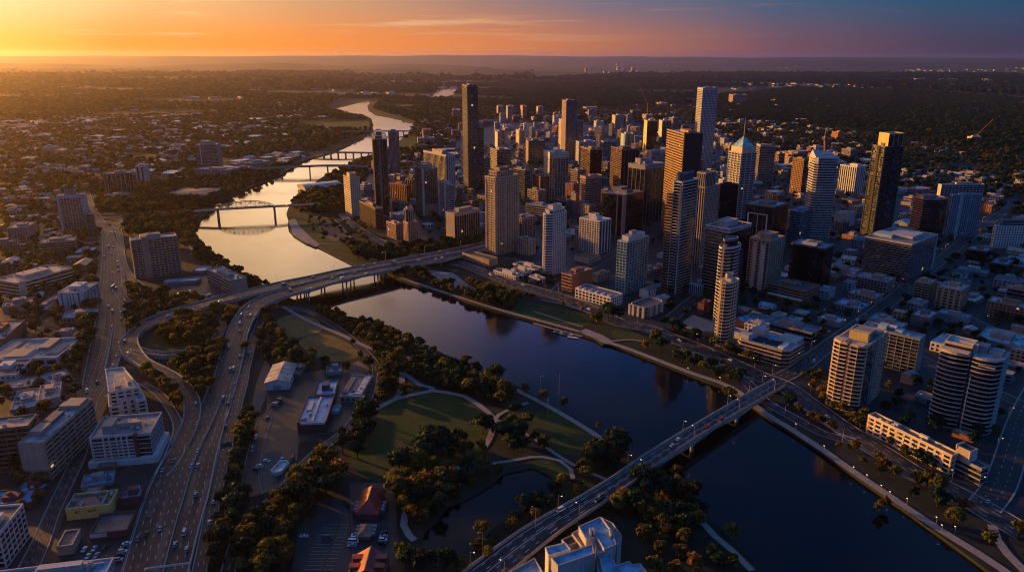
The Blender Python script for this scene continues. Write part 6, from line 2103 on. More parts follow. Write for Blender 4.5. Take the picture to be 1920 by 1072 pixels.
def pick(mix):
    r, s = tg.random(), 0
    for k, p in MIX[mix]:
        s += p
        if r < s:
            return tg.choice(BY[k])
    return 0


def plant(px, gap, mix, place, smin=.75, smax=1.15, ok=(0,), limit=9999, clump=0.0):
    """Trees on the free ground of a photo polygon, at least gap metres apart."""
    P = np.array(pix_poly(px))
    (x0, y0), (x1, y1) = P.min(0), P.max(0)
    grid = {}
    n = int((x1 - x0) * (y1 - y0) / (gap * gap) * 2.2)
    cnt = 0
    for _ in range(min(n, 60000)):
        x, y = tg.uniform(x0, x1), tg.uniform(y0, y1)
        k = (int(x / gap), int(y / gap))
        if any((i, j) in grid and math.dist(grid[(i, j)], (x, y)) < gap * .92 for i in (k[0] - 1, k[0], k[0] + 1) for j in (k[1] - 1, k[1], k[1] + 1)):
            continue
        if occ(x, y) not in ok or not inside_np(P, np.array([x]), np.array([y]))[0]:
            continue
        if clump and math.sin(x / 37.0 + 1.7 * math.sin(y / 53.0)) + math.sin(y / 41.0 + x / 90.0) < clump:
            continue
        grid[k] = (x, y)
        TREES.append((x, y, pick(mix), tg.uniform(smin, smax), tg.uniform(0, 6.28), place))
        cnt += 1
        if cnt >= limit:
            break


def single(px, py, kind, s, place):
    x, y = at(px, py)
    TREES.append((x, y, tg.choice(BY[kind]), s, tg.uniform(0, 6.28), place))


for x_, y_, k_, s_, p_ in ((1018, 752, 'gold', 1.0, 'on the park bank above the dark river'), (1058, 762, 'gold', .85, 'on the park bank above the dark river'), (1121, 803, 'gold', .55, 'on the park bank above the dark river'), (873, 684, 'rust', 1.0, 'on the park bank above the dark river'), (985, 735, 'rust', .8, 'on the park bank above the dark river'),
                           (812, 858, 'dark', 1.9, 'at the edge of the round lawn'), (857, 838, 'dark', 1.4, 'at the edge of the round lawn'), (754, 866, 'olive', 1.3, 'at the edge of the round lawn'), (905, 812, 'dark', 1.5, 'at the edge of the round lawn'), (722, 728, 'rust', 1.25, 'at the edge of the round lawn'), (940, 750, 'rust', 1.1, 'at the edge of the round lawn'), (905, 850, 'gold', 1.0, 'at the edge of the round lawn'),
                           (1372, 1005, 'olive', .9, 'on the lawn by the dark water'), (1365, 745, 'olive', 1.1, 'beside the near bridge end'), (1140, 600, 'dark', 1.9, 'on the lawn below the white flats'), (1120, 606, 'olive', 1.3, 'on the lawn below the white flats'), (1160, 603, 'dark', 1.5, 'on the lawn below the white flats'), (1228, 640, 'olive', 1.35, 'by the boulevard bend'), (1240, 655, 'dark', 1.3, 'by the boulevard bend'), (1210, 655, 'gold', 1.0, 'by the boulevard bend'),
                           (1660, 950, 'rust', .7, 'on the grass strip beside the dark river'), (1648, 958, 'olive', .7, 'on the grass strip beside the dark river'), (1720, 905, 'olive', 1.1, 'on the grass strip beside the dark river'), (1737, 915, 'olive', 1.2, 'on the grass strip beside the dark river'), (1755, 925, 'olive', 1.1, 'on the grass strip beside the dark river'), (1785, 985, 'olive', 1.1, 'on the grass strip beside the dark river'), (1910, 1010, 'olive', 1.1, 'at the bottom right corner'),
                           (632, 590, 'dark', .8, 'on the bank below the motorway bridge'), (600, 588, 'dark', .6, 'on the bank below the motorway bridge'), (460, 655, 'olive', .9, 'under the motorway bridge'), (455, 568, 'gold', .8, 'under the motorway bridge'), (780, 928, 'rust', 1.4, 'by the pond and car park'), (800, 918, 'rust', 1.3, 'by the pond and car park'), (760, 942, 'gold', 1.2, 'by the pond and car park')):
    single(x_, y_, k_, s_, p_)
A = 'in the belt of trees along the motorway'
plant([(384, 1078), (404, 980), (425, 880), (447, 810), (466, 778), (476, 800), (466, 850), (460, 900), (465, 960), (450, 1000), (425, 1078)], 5.7, 'm', A)
plant([(425, 1078), (470, 985), (520, 905), (560, 868), (600, 850), (640, 880), (636, 925), (600, 955), (560, 985), (530, 1078)], 6.2, 'o', 'in the clump above the car park', .9, 1.4)
plant([(480, 790), (505, 770), (545, 735), (556, 745), (540, 790), (500, 830), (484, 850)], 5.7, 'm', 'around the yards beside the motorway')
plant([(636, 800), (690, 770), (690, 830), (660, 880), (640, 850)], 7.0, 'd', 'at the edge of the round lawn', .9, 1.4, (0, 4))
plant([(740, 872), (780, 850), (850, 835), (888, 862), (915, 880), (880, 905), (800, 908), (745, 900)], 7.9, 'o', 'between the round lawn and the pond', .75, 1.3, (0, 4))
plant([(700, 905), (800, 890), (850, 930), (808, 985), (792, 1004), (760, 960), (730, 935)], 6.2, 'o', 'by the pond and car park', .9, 1.3)
plant([(860, 1070), (880, 1000), (950, 965), (1015, 920), (1060, 880), (1125, 890), (1080, 930), (1000, 985), (930, 1040), (895, 1066)], 7.9, 'm', 'between the pond and the near bridge', .6, .95)
plant([(800, 900), (860, 890), (935, 882), (1000, 866), (1020, 872), (940, 888), (905, 912), (850, 940), (815, 975), (800, 960)], 7.9, 'o', 'between the round lawn and the pond', .5, .9)
plant([(750, 1010), (790, 1050), (870, 1062), (870, 1080), (760, 1080)], 6.2, 'm', 'between the pond and the near bridge')
plant([(1120, 955), (1190, 912), (1250, 895), (1295, 915), (1312, 968), (1280, 1000), (1200, 990), (1160, 965)], 6.6, 'm', 'right of the near bridge', .9, 1.3)
plant([(1190, 990), (1310, 985), (1340, 1030), (1400, 1080), (1230, 1080), (1180, 1010)], 9, 'o', 'on the dim lawn at the bottom', .7, 1.2)
plant([(592, 580), (640, 598), (700, 612), (760, 642), (830, 668), (826, 684), (780, 688), (720, 676), (680, 650), (620, 612)], 6.2, 'o', 'on the park bank above the dark river', .7, 1.15)
plant([(690, 660), (745, 660), (765, 690), (752, 720), (760, 740), (700, 765), (690, 740), (705, 700)], 6.2, 'o', 'around the forked park paths', .8, 1.3)
plant([(762, 690), (830, 684), (900, 705), (960, 738), (960, 760), (930, 765), (890, 748), (840, 734), (790, 718)], 5.8, 'd', 'in the dark grove behind the round lawn', .9, 1.35)
plant([(930, 775), (980, 770), (1000, 800), (1040, 845), (1000, 855), (950, 850), (930, 820)], 7.5, 'd', 'around the forked park paths', .8, 1.2)
plant([(1085, 862), (1150, 832), (1182, 852), (1150, 890), (1110, 885)], 6.2, 'd', 'beside the near bridge end', .9, 1.4, (0, 4))
plant([(300, 620), (345, 598), (405, 600), (402, 635), (350, 648), (300, 645)], 6.2, 'o', 'inside the leafy ramp loop', .8, 1.3, (0, 4))
plant([(270, 700), (300, 700), (400, 640), (425, 645), (405, 700), (385, 755), (368, 790), (330, 780), (300, 735)], 5.7, 'o', 'between the ramps and the motorway')
plant([(240, 600), (245, 578), (320, 580), (345, 578), (262, 605), (242, 625)], 6.2, 'o', 'between the left street and the bridge ramp')
plant([(240, 540), (300, 556), (370, 556), (380, 568), (300, 572), (250, 566)], 5.7, 'm', 'between the left street and the bridge ramp')
plant([(400, 575), (440, 590), (425, 620), (405, 600)], 6.2, 'o', 'under the motorway bridge')
plant([(330, 440), (372, 428), (366, 455), (400, 488), (440, 512), (500, 540), (470, 540), (420, 520), (380, 495), (350, 470)], 5.7, 'm', 'along the bank below the hotel', .8, 1.2)
plant([(235, 412), (365, 400), (372, 415), (340, 440), (325, 436), (255, 445), (236, 440)], 6.6, 'm', 'beside the left end of the truss bridge', .8, 1.2)
plant([(165, 540), (180, 500), (178, 600), (164, 660), (150, 690), (145, 650)], 6.6, 'm', 'along the left street')
plant([(725, 512), (760, 508), (870, 530), (960, 565), (965, 590), (900, 570), (800, 540), (740, 518)], 6.0, 'o', 'on the right bank below the bridge', .7, 1.2)
plant([(880, 535), (950, 545), (1000, 560), (980, 572), (920, 556)], 7.0, 'g', 'on the right bank below the bridge', .6, 1.1)
plant([(1030, 565), (1110, 585), (1118, 595), (1040, 572)], 8.8, 'g', 'along the boulevard', .5, .8, (0, 4))
plant([(1255, 665), (1300, 672), (1380, 705), (1400, 722), (1350, 715), (1290, 690)], 7.0, 'm', 'between the boulevard and the promenade', .6, 1.0)
plant([(1240, 612), (1300, 630), (1380, 660), (1420, 690), (1440, 700), (1360, 670), (1280, 640)], 7.0, 'm', 'along the boulevard', .7, 1.1)
plant([(1470, 745), (1500, 760), (1580, 810), (1600, 822), (1560, 815), (1500, 782)], 7.0, 'o', 'in the wedge of grass between the roads', .5, .9)
plant([(1500, 705), (1545, 700), (1560, 760), (1620, 800), (1600, 808), (1540, 770)], 6.2, 'o', 'at the foot of the golden balcony tower', .6, 1.0)
plant([(1640, 820), (1660, 812), (1780, 880), (1770, 895), (1700, 868)], 5.6, 'm', 'in front of the long riverside row', .5, .9)
plant([(1560, 838), (1620, 850), (1700, 900), (1800, 955), (1850, 990), (1890, 1045), (1800, 985), (1700, 925), (1600, 872)], 9, 'o', 'on the grass strip beside the dark river', .5, 1.0)
plant([(548, 385), (575, 362), (620, 345), (660, 380), (640, 398), (590, 400), (556, 400)], 6.6, 'o', 'at the right end of the truss bridge', .8, 1.2)
plant([(610, 335), (640, 320), (680, 300), (700, 300), (680, 345), (650, 350)], 7.9, 'o', 'on the right bank upstream')
plant([(650, 462), (720, 470), (760, 480), (740, 490), (690, 492), (668, 485)], 6.2, 'd', 'in the river park beside the bridge', .8, 1.2, (0, 4))
plant([(560, 410), (660, 410), (700, 440), (690, 470), (600, 450)], 14.1, 'o', 'in the river park beside the bridge', .5, .9, (0, 4))
plant([(742, 468), (850, 450), (910, 445), (900, 455), (800, 478), (750, 484)], 6.2, 'm', 'between the bridge road and the hotel', .6, 1.0)
plant([(930, 500), (1040, 520), (1050, 545), (1000, 540), (940, 520)], 7.0, 'd', 'around the white terraces', .4, .7)
plant([(488, 668), (485, 600), (500, 590), (512, 620), (540, 650), (600, 680), (690, 690), (640, 640), (660, 640), (700, 690), (640, 705), (560, 690), (505, 690)], 7.0, 'm', 'around the dry fields', .7, 1.1)
plant([(540, 760), (556, 740), (556, 800), (545, 850), (520, 870), (528, 820)], 6.2, 'd', 'around the yards beside the motorway')
plant([(640, 745), (690, 700), (700, 745), (660, 800), (625, 800)], 7.0, 'd', 'around the yards beside the motorway')
plant([(178, 375), (250, 350), (335, 345), (375, 385), (250, 398), (185, 400)], 7.9, 'm', 'around the exhibition hall', .8, 1.2)
plant([(196, 372), (255, 368), (300, 375), (262, 385), (205, 392)], 9.7, 'm', 'around the exhibition hall', .8, 1.2)
N_NEAR = len(TREES)
W_ = 'among the roofs of the left suburb'
plant([(0, 1072), (0, 330), (175, 320), (190, 420), (175, 560), (150, 740), (60, 1072)], 11, 'm', 'in the left streets', .6, 1.1, clump=-.9)
plant([(0, 335), (0, 225), (330, 215), (400, 260), (360, 330), (250, 400), (180, 395)], 13, 'm', W_, .8, 1.3, clump=-.8)
plant([(330, 300), (420, 330), (530, 310), (600, 290), (560, 300), (500, 345), (420, 372), (400, 395), (300, 400)], 11, 'm', W_, .8, 1.2)
plant([(330, 215), (620, 205), (690, 225), (690, 250), (640, 270), (600, 285), (430, 300), (370, 280)], 14, 'm', W_, .9, 1.4, clump=-1.1)
plant([(640, 200), (660, 218), (690, 226), (695, 240), (690, 250), (700, 250), (702, 232), (690, 218)], 11, 'o', W_, .8, 1.2)
plant([(720, 290), (760, 262), (778, 240), (778, 228), (720, 212), (700, 205), (710, 190), (860, 185), (940, 215), (860, 260), (800, 300), (740, 320)], 13, 'm', 'by the river bend beyond the centre', .9, 1.4, clump=-1.2)
plant([(1480, 790), (1250, 620), (1200, 500), (1560, 440), (1990, 430), (1990, 1000), (1800, 900)], 15, 'd', 'in the dark streets on the right', .5, 1.0, clump=-.6)
plant([(680, 300), (1300, 232), (1640, 300), (1560, 440), (1000, 480), (760, 440)], 20, 'm', 'between the towers', .5, .9)
plant([(1320, 240), (1480, 230), (1990, 270), (1990, 430), (1600, 330)], 13, 'd', 'among the suburban blocks before the wood', .8, 1.3, clump=-1.1)
plant([(940, 205), (1130, 196), (1300, 190), (1460, 215), (1300, 235), (1000, 235)], 17, 'm', 'behind the back rows of the centre', .8, 1.3, clump=-.7)


def tree_size(t):
    return KINDS[t[2]][2] * t[3] / math.dist((t[0], t[1], 0), (0, 0, H))


def in_frame(t):
    x, y = proj(t[0], t[1], 5)
    return -40 < x < 1960 and 80 < y < 1110


TREES = [t for t in TREES if in_frame(t)]
TREES.sort(key=tree_size, reverse=True)
WORD = {'dark': 'dark green', 'olive': 'olive green', 'gold': 'golden autumn', 'rust': 'rust coloured'}


def grow(t):
    x, y, k, s, rz, place = t
    cm, tm, w, mk = KINDS[k]
    rt = empty('tree', (x, y, 0), rz, '%s tree %s' % (WORD[mk], place), 'tree', 'trees ' + place)
    rt.scale = (s, s, s * (.9 + .2 * ((k * 7 + int(x)) % 5) / 5))
    link(bpy.data.objects.new('crown', cm), rt)
    link(bpy.data.objects.new('trunk', tm), rt)


for t_ in TREES[:300]:
    grow(t_)


# the rest of the trees, and the woods: one object each, copies of the same crowns and trunks set by nodes
def wood(name, rows, meshes, place=None):
    """rows: x, y, kind, scale, rot. One object whose nodes set a crown on every point."""
    me = bpy.data.meshes.new(name)
    me.from_pydata([(r[0], r[1], 0) for r in rows], [], [])
    for nm, typ, vals in (('size', 'FLOAT', [r[3] for r in rows]), ('turn', 'FLOAT', [r[4] for r in rows]), ('sort', 'INT', [r[2] for r in rows])):
        at_ = me.attributes.new(nm, typ, 'POINT')
        at_.data.foreach_set('value', vals)
    o = bpy.data.objects.new(name, me)
    link(o, kind='stuff')
    ng = bpy.data.node_groups.new(name, 'GeometryNodeTree')
    ng.interface.new_socket('Geometry', in_out='INPUT', socket_type='NodeSocketGeometry')
    ng.interface.new_socket('Geometry', in_out='OUTPUT', socket_type='NodeSocketGeometry')
    N, Lk = ng.nodes, ng.links
    gi, go, join = N.new('NodeGroupInput'), N.new('NodeGroupOutput'), N.new('GeometryNodeJoinGeometry')

    def attr(nm, typ):
        a = N.new('GeometryNodeInputNamedAttribute')
        a.data_type = typ
        a.inputs[0].default_value = nm
        return a.outputs[0]
    used = sorted({r[2] for r in rows})
    for k in used:
        for ob in meshes[k]:
            inf = N.new('GeometryNodeObjectInfo')
            inf.inputs[0].default_value = ob
            inf.transform_space = 'ORIGINAL'
            ins = N.new('GeometryNodeInstanceOnPoints')
            cmp_ = N.new('FunctionNodeCompare')
            cmp_.data_type = 'INT'
            cmp_.operation = 'EQUAL'
            Lk.new(attr('sort', 'INT'), cmp_.inputs[2])
            cmp_.inputs[3].default_value = k
            Lk.new(gi.outputs[0], ins.inputs['Points'])
            Lk.new(cmp_.outputs[0], ins.inputs['Selection'])
            Lk.new(inf.outputs['Geometry'], ins.inputs['Instance'])
            cv = N.new('ShaderNodeCombineXYZ')
            Lk.new(attr('turn', 'FLOAT'), cv.inputs[2])
            Lk.new(cv.outputs[0], ins.inputs['Rotation'])
            Lk.new(attr('size', 'FLOAT'), ins.inputs['Scale'])
            Lk.new(ins.outputs[0], join.inputs[0])
    Lk.new(join.outputs[0], go.inputs[0])
    md = o.modifiers.new('planting', 'NODES')
    md.node_group = ng
    return o


SRC = {}
for o_ in C.objects:
    if o_.type == 'MESH' and o_.parent is not None:
        for i_, q_ in enumerate(KINDS):
            if o_.data == q_[0]:
                SRC.setdefault(i_, {}).setdefault('c', o_)
            if o_.data == q_[1]:
                SRC.setdefault(i_, {}).setdefault('t', o_)
NEARW = {i: [d['c'], d['t']] for i, d in SRC.items()}
FARW = {i: [d['c']] for i, d in SRC.items()}
rest = [t for t in TREES[300:] if t[2] in SRC]
wood('other_trees', [t[:5] for t in rest], NEARW)
fw = []
wg = random.Random(9)
RV, LK = np.array(river), np.array(lake)


def forest(px, gap, mix, s0, s1, dens=1.0, wave=None, n_max=26000):
    P = np.array(pix_poly(px))
    (x0, y0), (x1, y1) = P.min(0), P.max(0)
    n = int(min(n_max, abs(area2(pix_poly(px))) / 2 / gap ** 2 * 1.6))
    X = np.array([wg.uniform(x0, x1) for _ in range(n * 2)])
    Y = np.array([wg.uniform(y0, y1) for _ in range(n * 2)])
    ok = inside_np(P, X, Y) & ~inside_np(RV, X, Y) & ~inside_np(LK, X, Y)
    for x, y in zip(X[ok], Y[ok]):
        if occ(x, y):
            continue
        if wave and math.sin(x / wave + math.sin(y / wave * .7)) + math.sin(y / wave * 1.3 + x / wave * .4) < -.75:
            continue
        if wg.random() > dens:
            continue
        k = pick(mix)
        fw.append((x, y, k if k in SRC else next(iter(SRC)), wg.uniform(s0, s1) * wg.choice((.8, 1, 1, 1.25)), wg.uniform(0, 6.28)))


forest([(1340, 220), (1480, 165), (1700, 170), (1960, 190), (1960, 300), (1700, 262), (1500, 235)], 11, 'f', .9, 1.5, n_max=24000)
forest([(0, 230), (0, 160), (560, 165), (640, 185), (600, 205), (330, 215)], 19, 'm', 1.1, 2.0, wave=210, n_max=13000)
forest([(640, 186), (700, 160), (1000, 155), (1300, 160), (1320, 195), (1060, 205), (930, 210), (860, 195), (710, 186)], 17, 'f', 1.1, 2.0, wave=260, n_max=15000)
forest([(1300, 165), (1000, 150), (1200, 138), (1960, 140), (1960, 185), (1700, 168), (1480, 165)], 34, 'f', 1.8, 3.4, wave=420, n_max=15000)
forest([(1290, 215), (1340, 180), (1500, 165), (1500, 200), (1400, 230)], 16, 'f', .9, 1.6)
forest([(0, 160), (0, 135), (1000, 138), (1000, 155), (640, 170)], 42, 'm', 2.2, 4.0, wave=520, n_max=12000)
wood('far_woods', fw, FARW)

# ------------------------------------------------------------------ street lamps
M_pole = flat_mat('lamp_pole', (.36, .35, .34), .5, .5, .6)
M_lamp = flat_mat('lamp_glow', (.8, .6, .35), .4, emit=(1.0, .66, .30), es=1.1)
M_lampoff = flat_mat('lamp_head', (.55, .54, .52), .4)


def lamp_set(h, arm, lit):
    p = MB()
    p.cyl(0, 0, 0, h, .16, 7, 0, .09)
    a = MB()
    a.bar((0, 0, h - .1), (arm, 0, h + .25), .12)
    hd = MB()
    hd.box(arm - .34, arm + .34, -.17, .17, h + .12, h + .32)
    return [('pole', p.mesh('lamp_pole', M_pole)), ('arm', a.mesh('lamp_arm', M_pole)), ('lamp_head', hd.mesh('lamp_head', M_lamp if lit else M_lampoff))]


LAMPS = {(9, 1): lamp_set(9, 2.2, 1), (9, 0): lamp_set(9, 2.2, 0), (16, 0): lamp_set(16, 2.5, 0), (4, 1): lamp_set(4.2, .5, 1)}


def lamp(x, y, z, kind, rz, label, group):
    rt = empty('street_lamp', (x, y, z), rz, label, 'street lamp', group)
    for nm, me in LAMPS[kind]:
        link(bpy.data.objects.new(nm, me), rt)


def lamps_along(key, side, step, kind, label, group, start=0.0, end=1.0):
    L, _ = ROADS[key]
    acc = step * .5
    n = len(L)
    for i in range(int(start * n), int(end * n) - 1):
        p, q = L[i], L[i + 1]
        acc += math.dist(((p[0] + p[2]) / 2, (p[1] + p[3]) / 2), ((q[0] + q[2]) / 2, (q[1] + q[3]) / 2))
        if acc >= step:
            acc = 0
            x, y = (p[0], p[1]) if side == 0 else (p[2], p[3])
            cx, cy_ = (p[0] + p[2]) / 2, (p[1] + p[3]) / 2
            px, py = proj(x, y, p[4])
            if -20 < px < 1940 and py < 1090:
                lamp(x, y, p[4], kind, math.atan2(cy_ - y, cx - x), label, group)


lamps_along('near_bridge', 0, 52, (9, 1), 'lit lamp on the far rail of the near bridge', 'lamps on the far rail of the near bridge')
lamps_along('near_bridge', 1, 52, (9, 1), 'lit lamp on the near rail of the near bridge', 'lamps on the near rail of the near bridge')
lamps_along('boulevard', 0, 60, (9, 1), 'lit lamp on the city side of the riverside boulevard', 'lamps along the boulevard', .05)
lamps_along('boulevard_b', 1, 40, (9, 0), 'unlit lamp post along the lower riverside road', 'lamp posts along the lower riverside road')
lamps_along('bridge_back', 0, 60, (9, 0), 'slim lamp post on the far edge of the motorway bridge', 'lamp posts on the motorway bridge')
lamps_along('cross_street', 0, 34, (9, 1), 'lit lamp along the dark cross street', 'lamps along the dark cross street')
lamps_along('east_street', 0, 55, (9, 1), 'lit lamp along the dark street at the right edge', 'lamps along the right edge street')
lamps_along('long_street', 1, 45, (9, 1), 'lit lamp in the dark street behind the waterfront towers', 'lamps behind the waterfront towers')
lamps_along('high_street', 0, 50, (9, 1), 'lit lamp near the wide low office slab', 'lamps near the wide low office slab')
for i_, (x_, y_) in enumerate(((267, 588), (281, 590), (249, 613), (362, 640), (300, 678), (510, 580), (492, 592), (1048, 742), (1004, 1000), (905, 1046), (1027, 785), (1013, 740))):
    X_, Y_ = at(x_, y_)
    lamp(X_, Y_, 0, (16, 0), i_ * 1.1, 'tall pale mast lamp standing among trees by the ramps and park', 'mast lamps among the trees')
for x_, y_ in ((1492, 808), (1545, 850), (1600, 890), (1652, 925), (1668, 937), (1700, 950), (1755, 985), (1790, 1003), (1765, 1000), (1625, 905), (1350, 720), (1290, 702), (1235, 640)):
    X_, Y_ = at(x_, y_ - 3)
    lamp(X_, Y_, 0, (4, 1), 2.2, 'small lit lamp beside the riverside walk on the right bank', 'small lamps beside the riverside walk')

# ------------------------------------------------------------------ cars
M_tyre = flat_mat('tyre', (.015, .015, .016), .9)
CARC = {'white': (.75, .75, .76), 'silver': (.42, .43, .45), 'black': (.012, .012, .014), 'grey': (.12, .12, .13), 'red': (.30, .02, .018), 'blue': (.03, .07, .20)}
CARM = {}


def paint(k):
    m = flat_mat('car_paint_' + k, CARC[k], .25, .6)
    m.node_tree.nodes['Principled BSDF'].inputs['Coat Weight'].default_value = .6
    return m


def car_parts(kind, col):
    """Profile extruded and pulled in at the roof: body with wheels, glasshouse, lamps."""
    if (kind, col) in CARM:
        return CARM[(kind, col)]
    l, w, h, hood, boot, rake = {'sedan': (4.6, 1.82, 1.45, 1.25, .8, .65), 'suv': (4.7, 1.9, 1.75, 1.15, .15, .5), 'van': (5.6, 2.0, 2.4, .6, .05, .5), 'bus': (11.5, 2.55, 3.1, .05, .05, .15)}[kind]
    x0, x1, y = -l / 2, l / 2, w / 2
    sill, belt = .28, h * (.6 if kind != 'bus' else .38)
    b = MB()
    lowp = [(x0, sill + .12), (x0 + .15, sill), (x1 - .12, sill), (x1, sill + .15), (x1 - .06, belt - .18), (x1 - hood, belt), (x0 + boot, belt + .02), (x0 + .05, belt - .1)]
    n = len(lowp)
    i = len(b.v)
    for s in (-1, 1):
        b.v += [(px, s * y * (1 if pz < belt - .05 else .94), pz) for px, pz in lowp]
    for k in range(n):
        j = (k + 1) % n
        b.f.append((i + k, i + j, i + n + j, i + n + k))
        b.m.append(0)
    b.f += [tuple(range(i, i + n)), tuple(range(i + 2 * n - 1, i + n - 1, -1))]
    b.m += [0, 0]
    c = MB()
    ax, bx = x1 - hood + .05, x0 + boot - .05
    lo = [(bx, -y * .93), (ax, -y * .93), (ax, y * .93), (bx, y * .93)]
    hi = [(bx + rake * .7, -y * .76), (ax - rake, -y * .76), (ax - rake, y * .76), (bx + rake * .7, y * .76)]
    for k in range(4):
        c.quad((*lo[k], belt), (*lo[(k + 1) % 4], belt), (*hi[(k + 1) % 4], h - .08), (*hi[k], h - .08))
    b.quad(*[(px, py, h - .07) for px, py in hi])
    b.quad(*[(px * .97, py * .92, h) for px, py in hi])
    for k in range(4):
        p, q = hi[k], hi[(k + 1) % 4]
        b.quad((*p, h - .07), (*q, h - .07), (q[0] * .97, q[1] * .92, h), (p[0] * .97, p[1] * .92, h))
    wm = bpy.data.meshes.get('car_wheel')
    if wm is None:
        wh = MB()
        wh.v += [(.33 * math.cos(t * .785), yy, .33 * math.sin(t * .785)) for yy in (-.11, .11) for t in range(8)]
        for t in range(8):
            u = (t + 1) % 8
            wh.f.append((t, u, 8 + u, 8 + t))
            wh.m.append(0)
        wh.f += [tuple(range(7, -1, -1)), tuple(range(8, 16))]
        wh.m += [0, 0]
        wm = wh.mesh('car_wheel', M_tyre)
    spots = [(wx, s * (y - .1), .33) for wx in (x0 + l * .19, x1 - l * .19) for s in (-1, 1)]
    CARM[(kind, col)] = (b.mesh('car_body', paint(col)), c.mesh('car_glasshouse', gls('black')), (wm, spots))
    return CARM[(kind, col)]


KN = {'sedan': 'parked_car', 'suv': 'parked_car', 'van': 'van', 'bus': 'bus'}
NCAR = [0]


def car(x, y, z, rz, kind, col, where, moving=False):
    px, py = proj(x, y, z)
    if not (-10 < px < 1930 and 100 < py < 1082):
        return
    NCAR[0] += 1
    b, c, w = car_parts(kind, col)
    word = {'sedan': 'car', 'suv': 'tall car', 'van': 'van', 'bus': 'bus'}[kind]
    nm = {'van': 'van', 'bus': 'bus'}.get(kind, 'car' if moving else 'parked_car')
    rt = empty(nm, (x, y, z), rz, '%s %s %s' % (col, word, where), 'bus' if kind == 'bus' else ('van' if kind == 'van' else 'car'), 'vehicles ' + where)
    link(bpy.data.objects.new('body', b), rt)
    link(bpy.data.objects.new('glasshouse', c), rt)
    if math.dist((x, y, 0), (0, 0, H)) < 640:
        for s in w[1]:
            o = bpy.data.objects.new('wheel', w[0])
            o.location = s
            link(o, rt)


cg = random.Random(21)


def traffic(key, n, where, a=0.0, b=1.0, flip=.5, kinds=('sedan', 'sedan', 'suv', 'suv', 'van')):
    L, lanes = ROADS[key]
    used = []
    for _ in range(n):
        for _t in range(30):
            f = cg.uniform(a, b) * (len(L) - 2)
            ln = cg.randrange(lanes)
            if all(abs(f - g) * math.dist(L[0][:2], L[1][:2]) > 9 or ln != h for g, h in used):
                break
        used.append((f, ln))
        i = int(f)
        t = f - i
        p, q = np.array(L[i]), np.array(L[i + 1])
        r = p + (q - p) * t
        o = (ln + .5) / lanes
        o = .06 + o * .88
        x, y = r[0] + (r[2] - r[0]) * o, r[1] + (r[3] - r[1]) * o
        d = q - p
        dx, dy = d[0] + d[2], d[1] + d[3]
        rz = math.atan2(dy, dx) + (math.pi if o < flip else 0)
        car(x, y, r[4] + .01, rz, cg.choice(kinds), cg.choices(('white', 'silver', 'black', 'grey', 'red', 'blue'), (26, 24, 18, 20, 6, 6))[0], where, True)


traffic('motorway', 15, 'driving on the wide motorway', 0, 1, .62)
traffic('bridge_front', 20, 'driving on the curving motorway bridge', .02, .95, .55)
traffic('bridge_back', 13, 'driving on the straight rear bridge deck', .05, .95)
traffic('street', 26, 'driving on the broad left street', .03, .8)
traffic('beside', 6, 'on the side road along the motorway', 0, .9)
traffic('near_bridge', 7, 'crossing the near bridge', .1, .9)
traffic('boulevard', 17, 'driving along the riverside boulevard', .05, .92)
traffic('boulevard_b', 4, 'on the lower riverside road')
traffic('loop_outer', 4, 'on the elevated loop ramp')
traffic('merge', 5, 'on the slip road from the left street')
traffic('cross_street', 12, 'in the dark cross street')
traffic('east_street', 7, 'in the dark street at the right edge')
traffic('quay_road', 4, 'on the road above the river park')
traffic('far_street', 5, 'in the street behind the massive beige tower')
traffic('yard_lane', 3, 'on the lane through the yards')
traffic('cross', 6, 'on the road to the truss bridge', .1, .9)
traffic('truss_road', 2, 'crossing the truss bridge')
bx_, by_ = at(212, 540)
car(bx_, by_, .3, R(100), 'bus', 'white', 'in the right lanes of the broad left street', True)


def parked(px, n, ang, where, cols=None, step=2.9, rows=1, row_gap=6, keep=.8):
    x0, y0 = at(*px)
    ca, sa = math.cos(R(ang)), math.sin(R(ang))
    for r in range(rows):
        for i in range(n):
            if cg.random() > keep:
                continue
            x, y = x0 + ca * i * step - sa * r * row_gap, y0 + sa * i * step + ca * r * row_gap
            car(x, y, .14, R(ang + 90) + cg.choice((0, math.pi)), cg.choice(('sedan', 'suv', 'sedan', 'van')), cg.choices(('white', 'silver', 'black', 'grey', 'blue'), (40, 20, 14, 18, 8))[0], where)


parked((660, 1024), 4, 90, 'parked in a column left of the brown hipped house', step=3.2, keep=1)
parked((716, 1020), 4, 90, 'parked in a column right of the brown hipped house', step=3.2, keep=1)
parked((570, 1006), 1, 90, 'standing alone in the empty striped car park', keep=1)
parked((613, 1010), 1, 90, 'standing among the painted bays of the car park', keep=1)
parked((694, 990), 2, 0, 'parked beside the brown hipped house', keep=1)
parked((112, 1020), 6, 8, 'parked in the lot beside the car dealer canopy', step=5, rows=2, row_gap=-7, keep=.6)
parked((150, 1045), 5, 8, 'parked in the lot above the flat blue grey roof', step=4, keep=.7)
parked((222, 1050), 5, 100, 'parked in a row along the motorway wall', step=3.4, keep=.9)
parked((480, 880), 4, 70, 'parked in the bare yard by the white hut', step=3.6)
parked((528, 862), 2, 0, 'parked near the white hut', step=7)
parked((515, 760), 3, 80, 'parked beside the gabled warehouse', step=3.5)
parked((36, 735), 9, 5, 'parked in the car park on the left', step=3.2, rows=2, row_gap=-9, keep=.6)
parked((20, 580), 8, 5, 'parked by the low sheds on the left', step=4, keep=.5)
parked((335, 552), 7, 40, 'parked on the hotel forecourt', step=3.0, keep=.6)
parked((392, 555), 8, -40, 'parked along the parking deck', step=3.0, keep=.5)
parked((1575, 495), 12, 45, 'in the dim open car park by the wide low office slab', step=3.2, rows=5, row_gap=8, keep=.65)
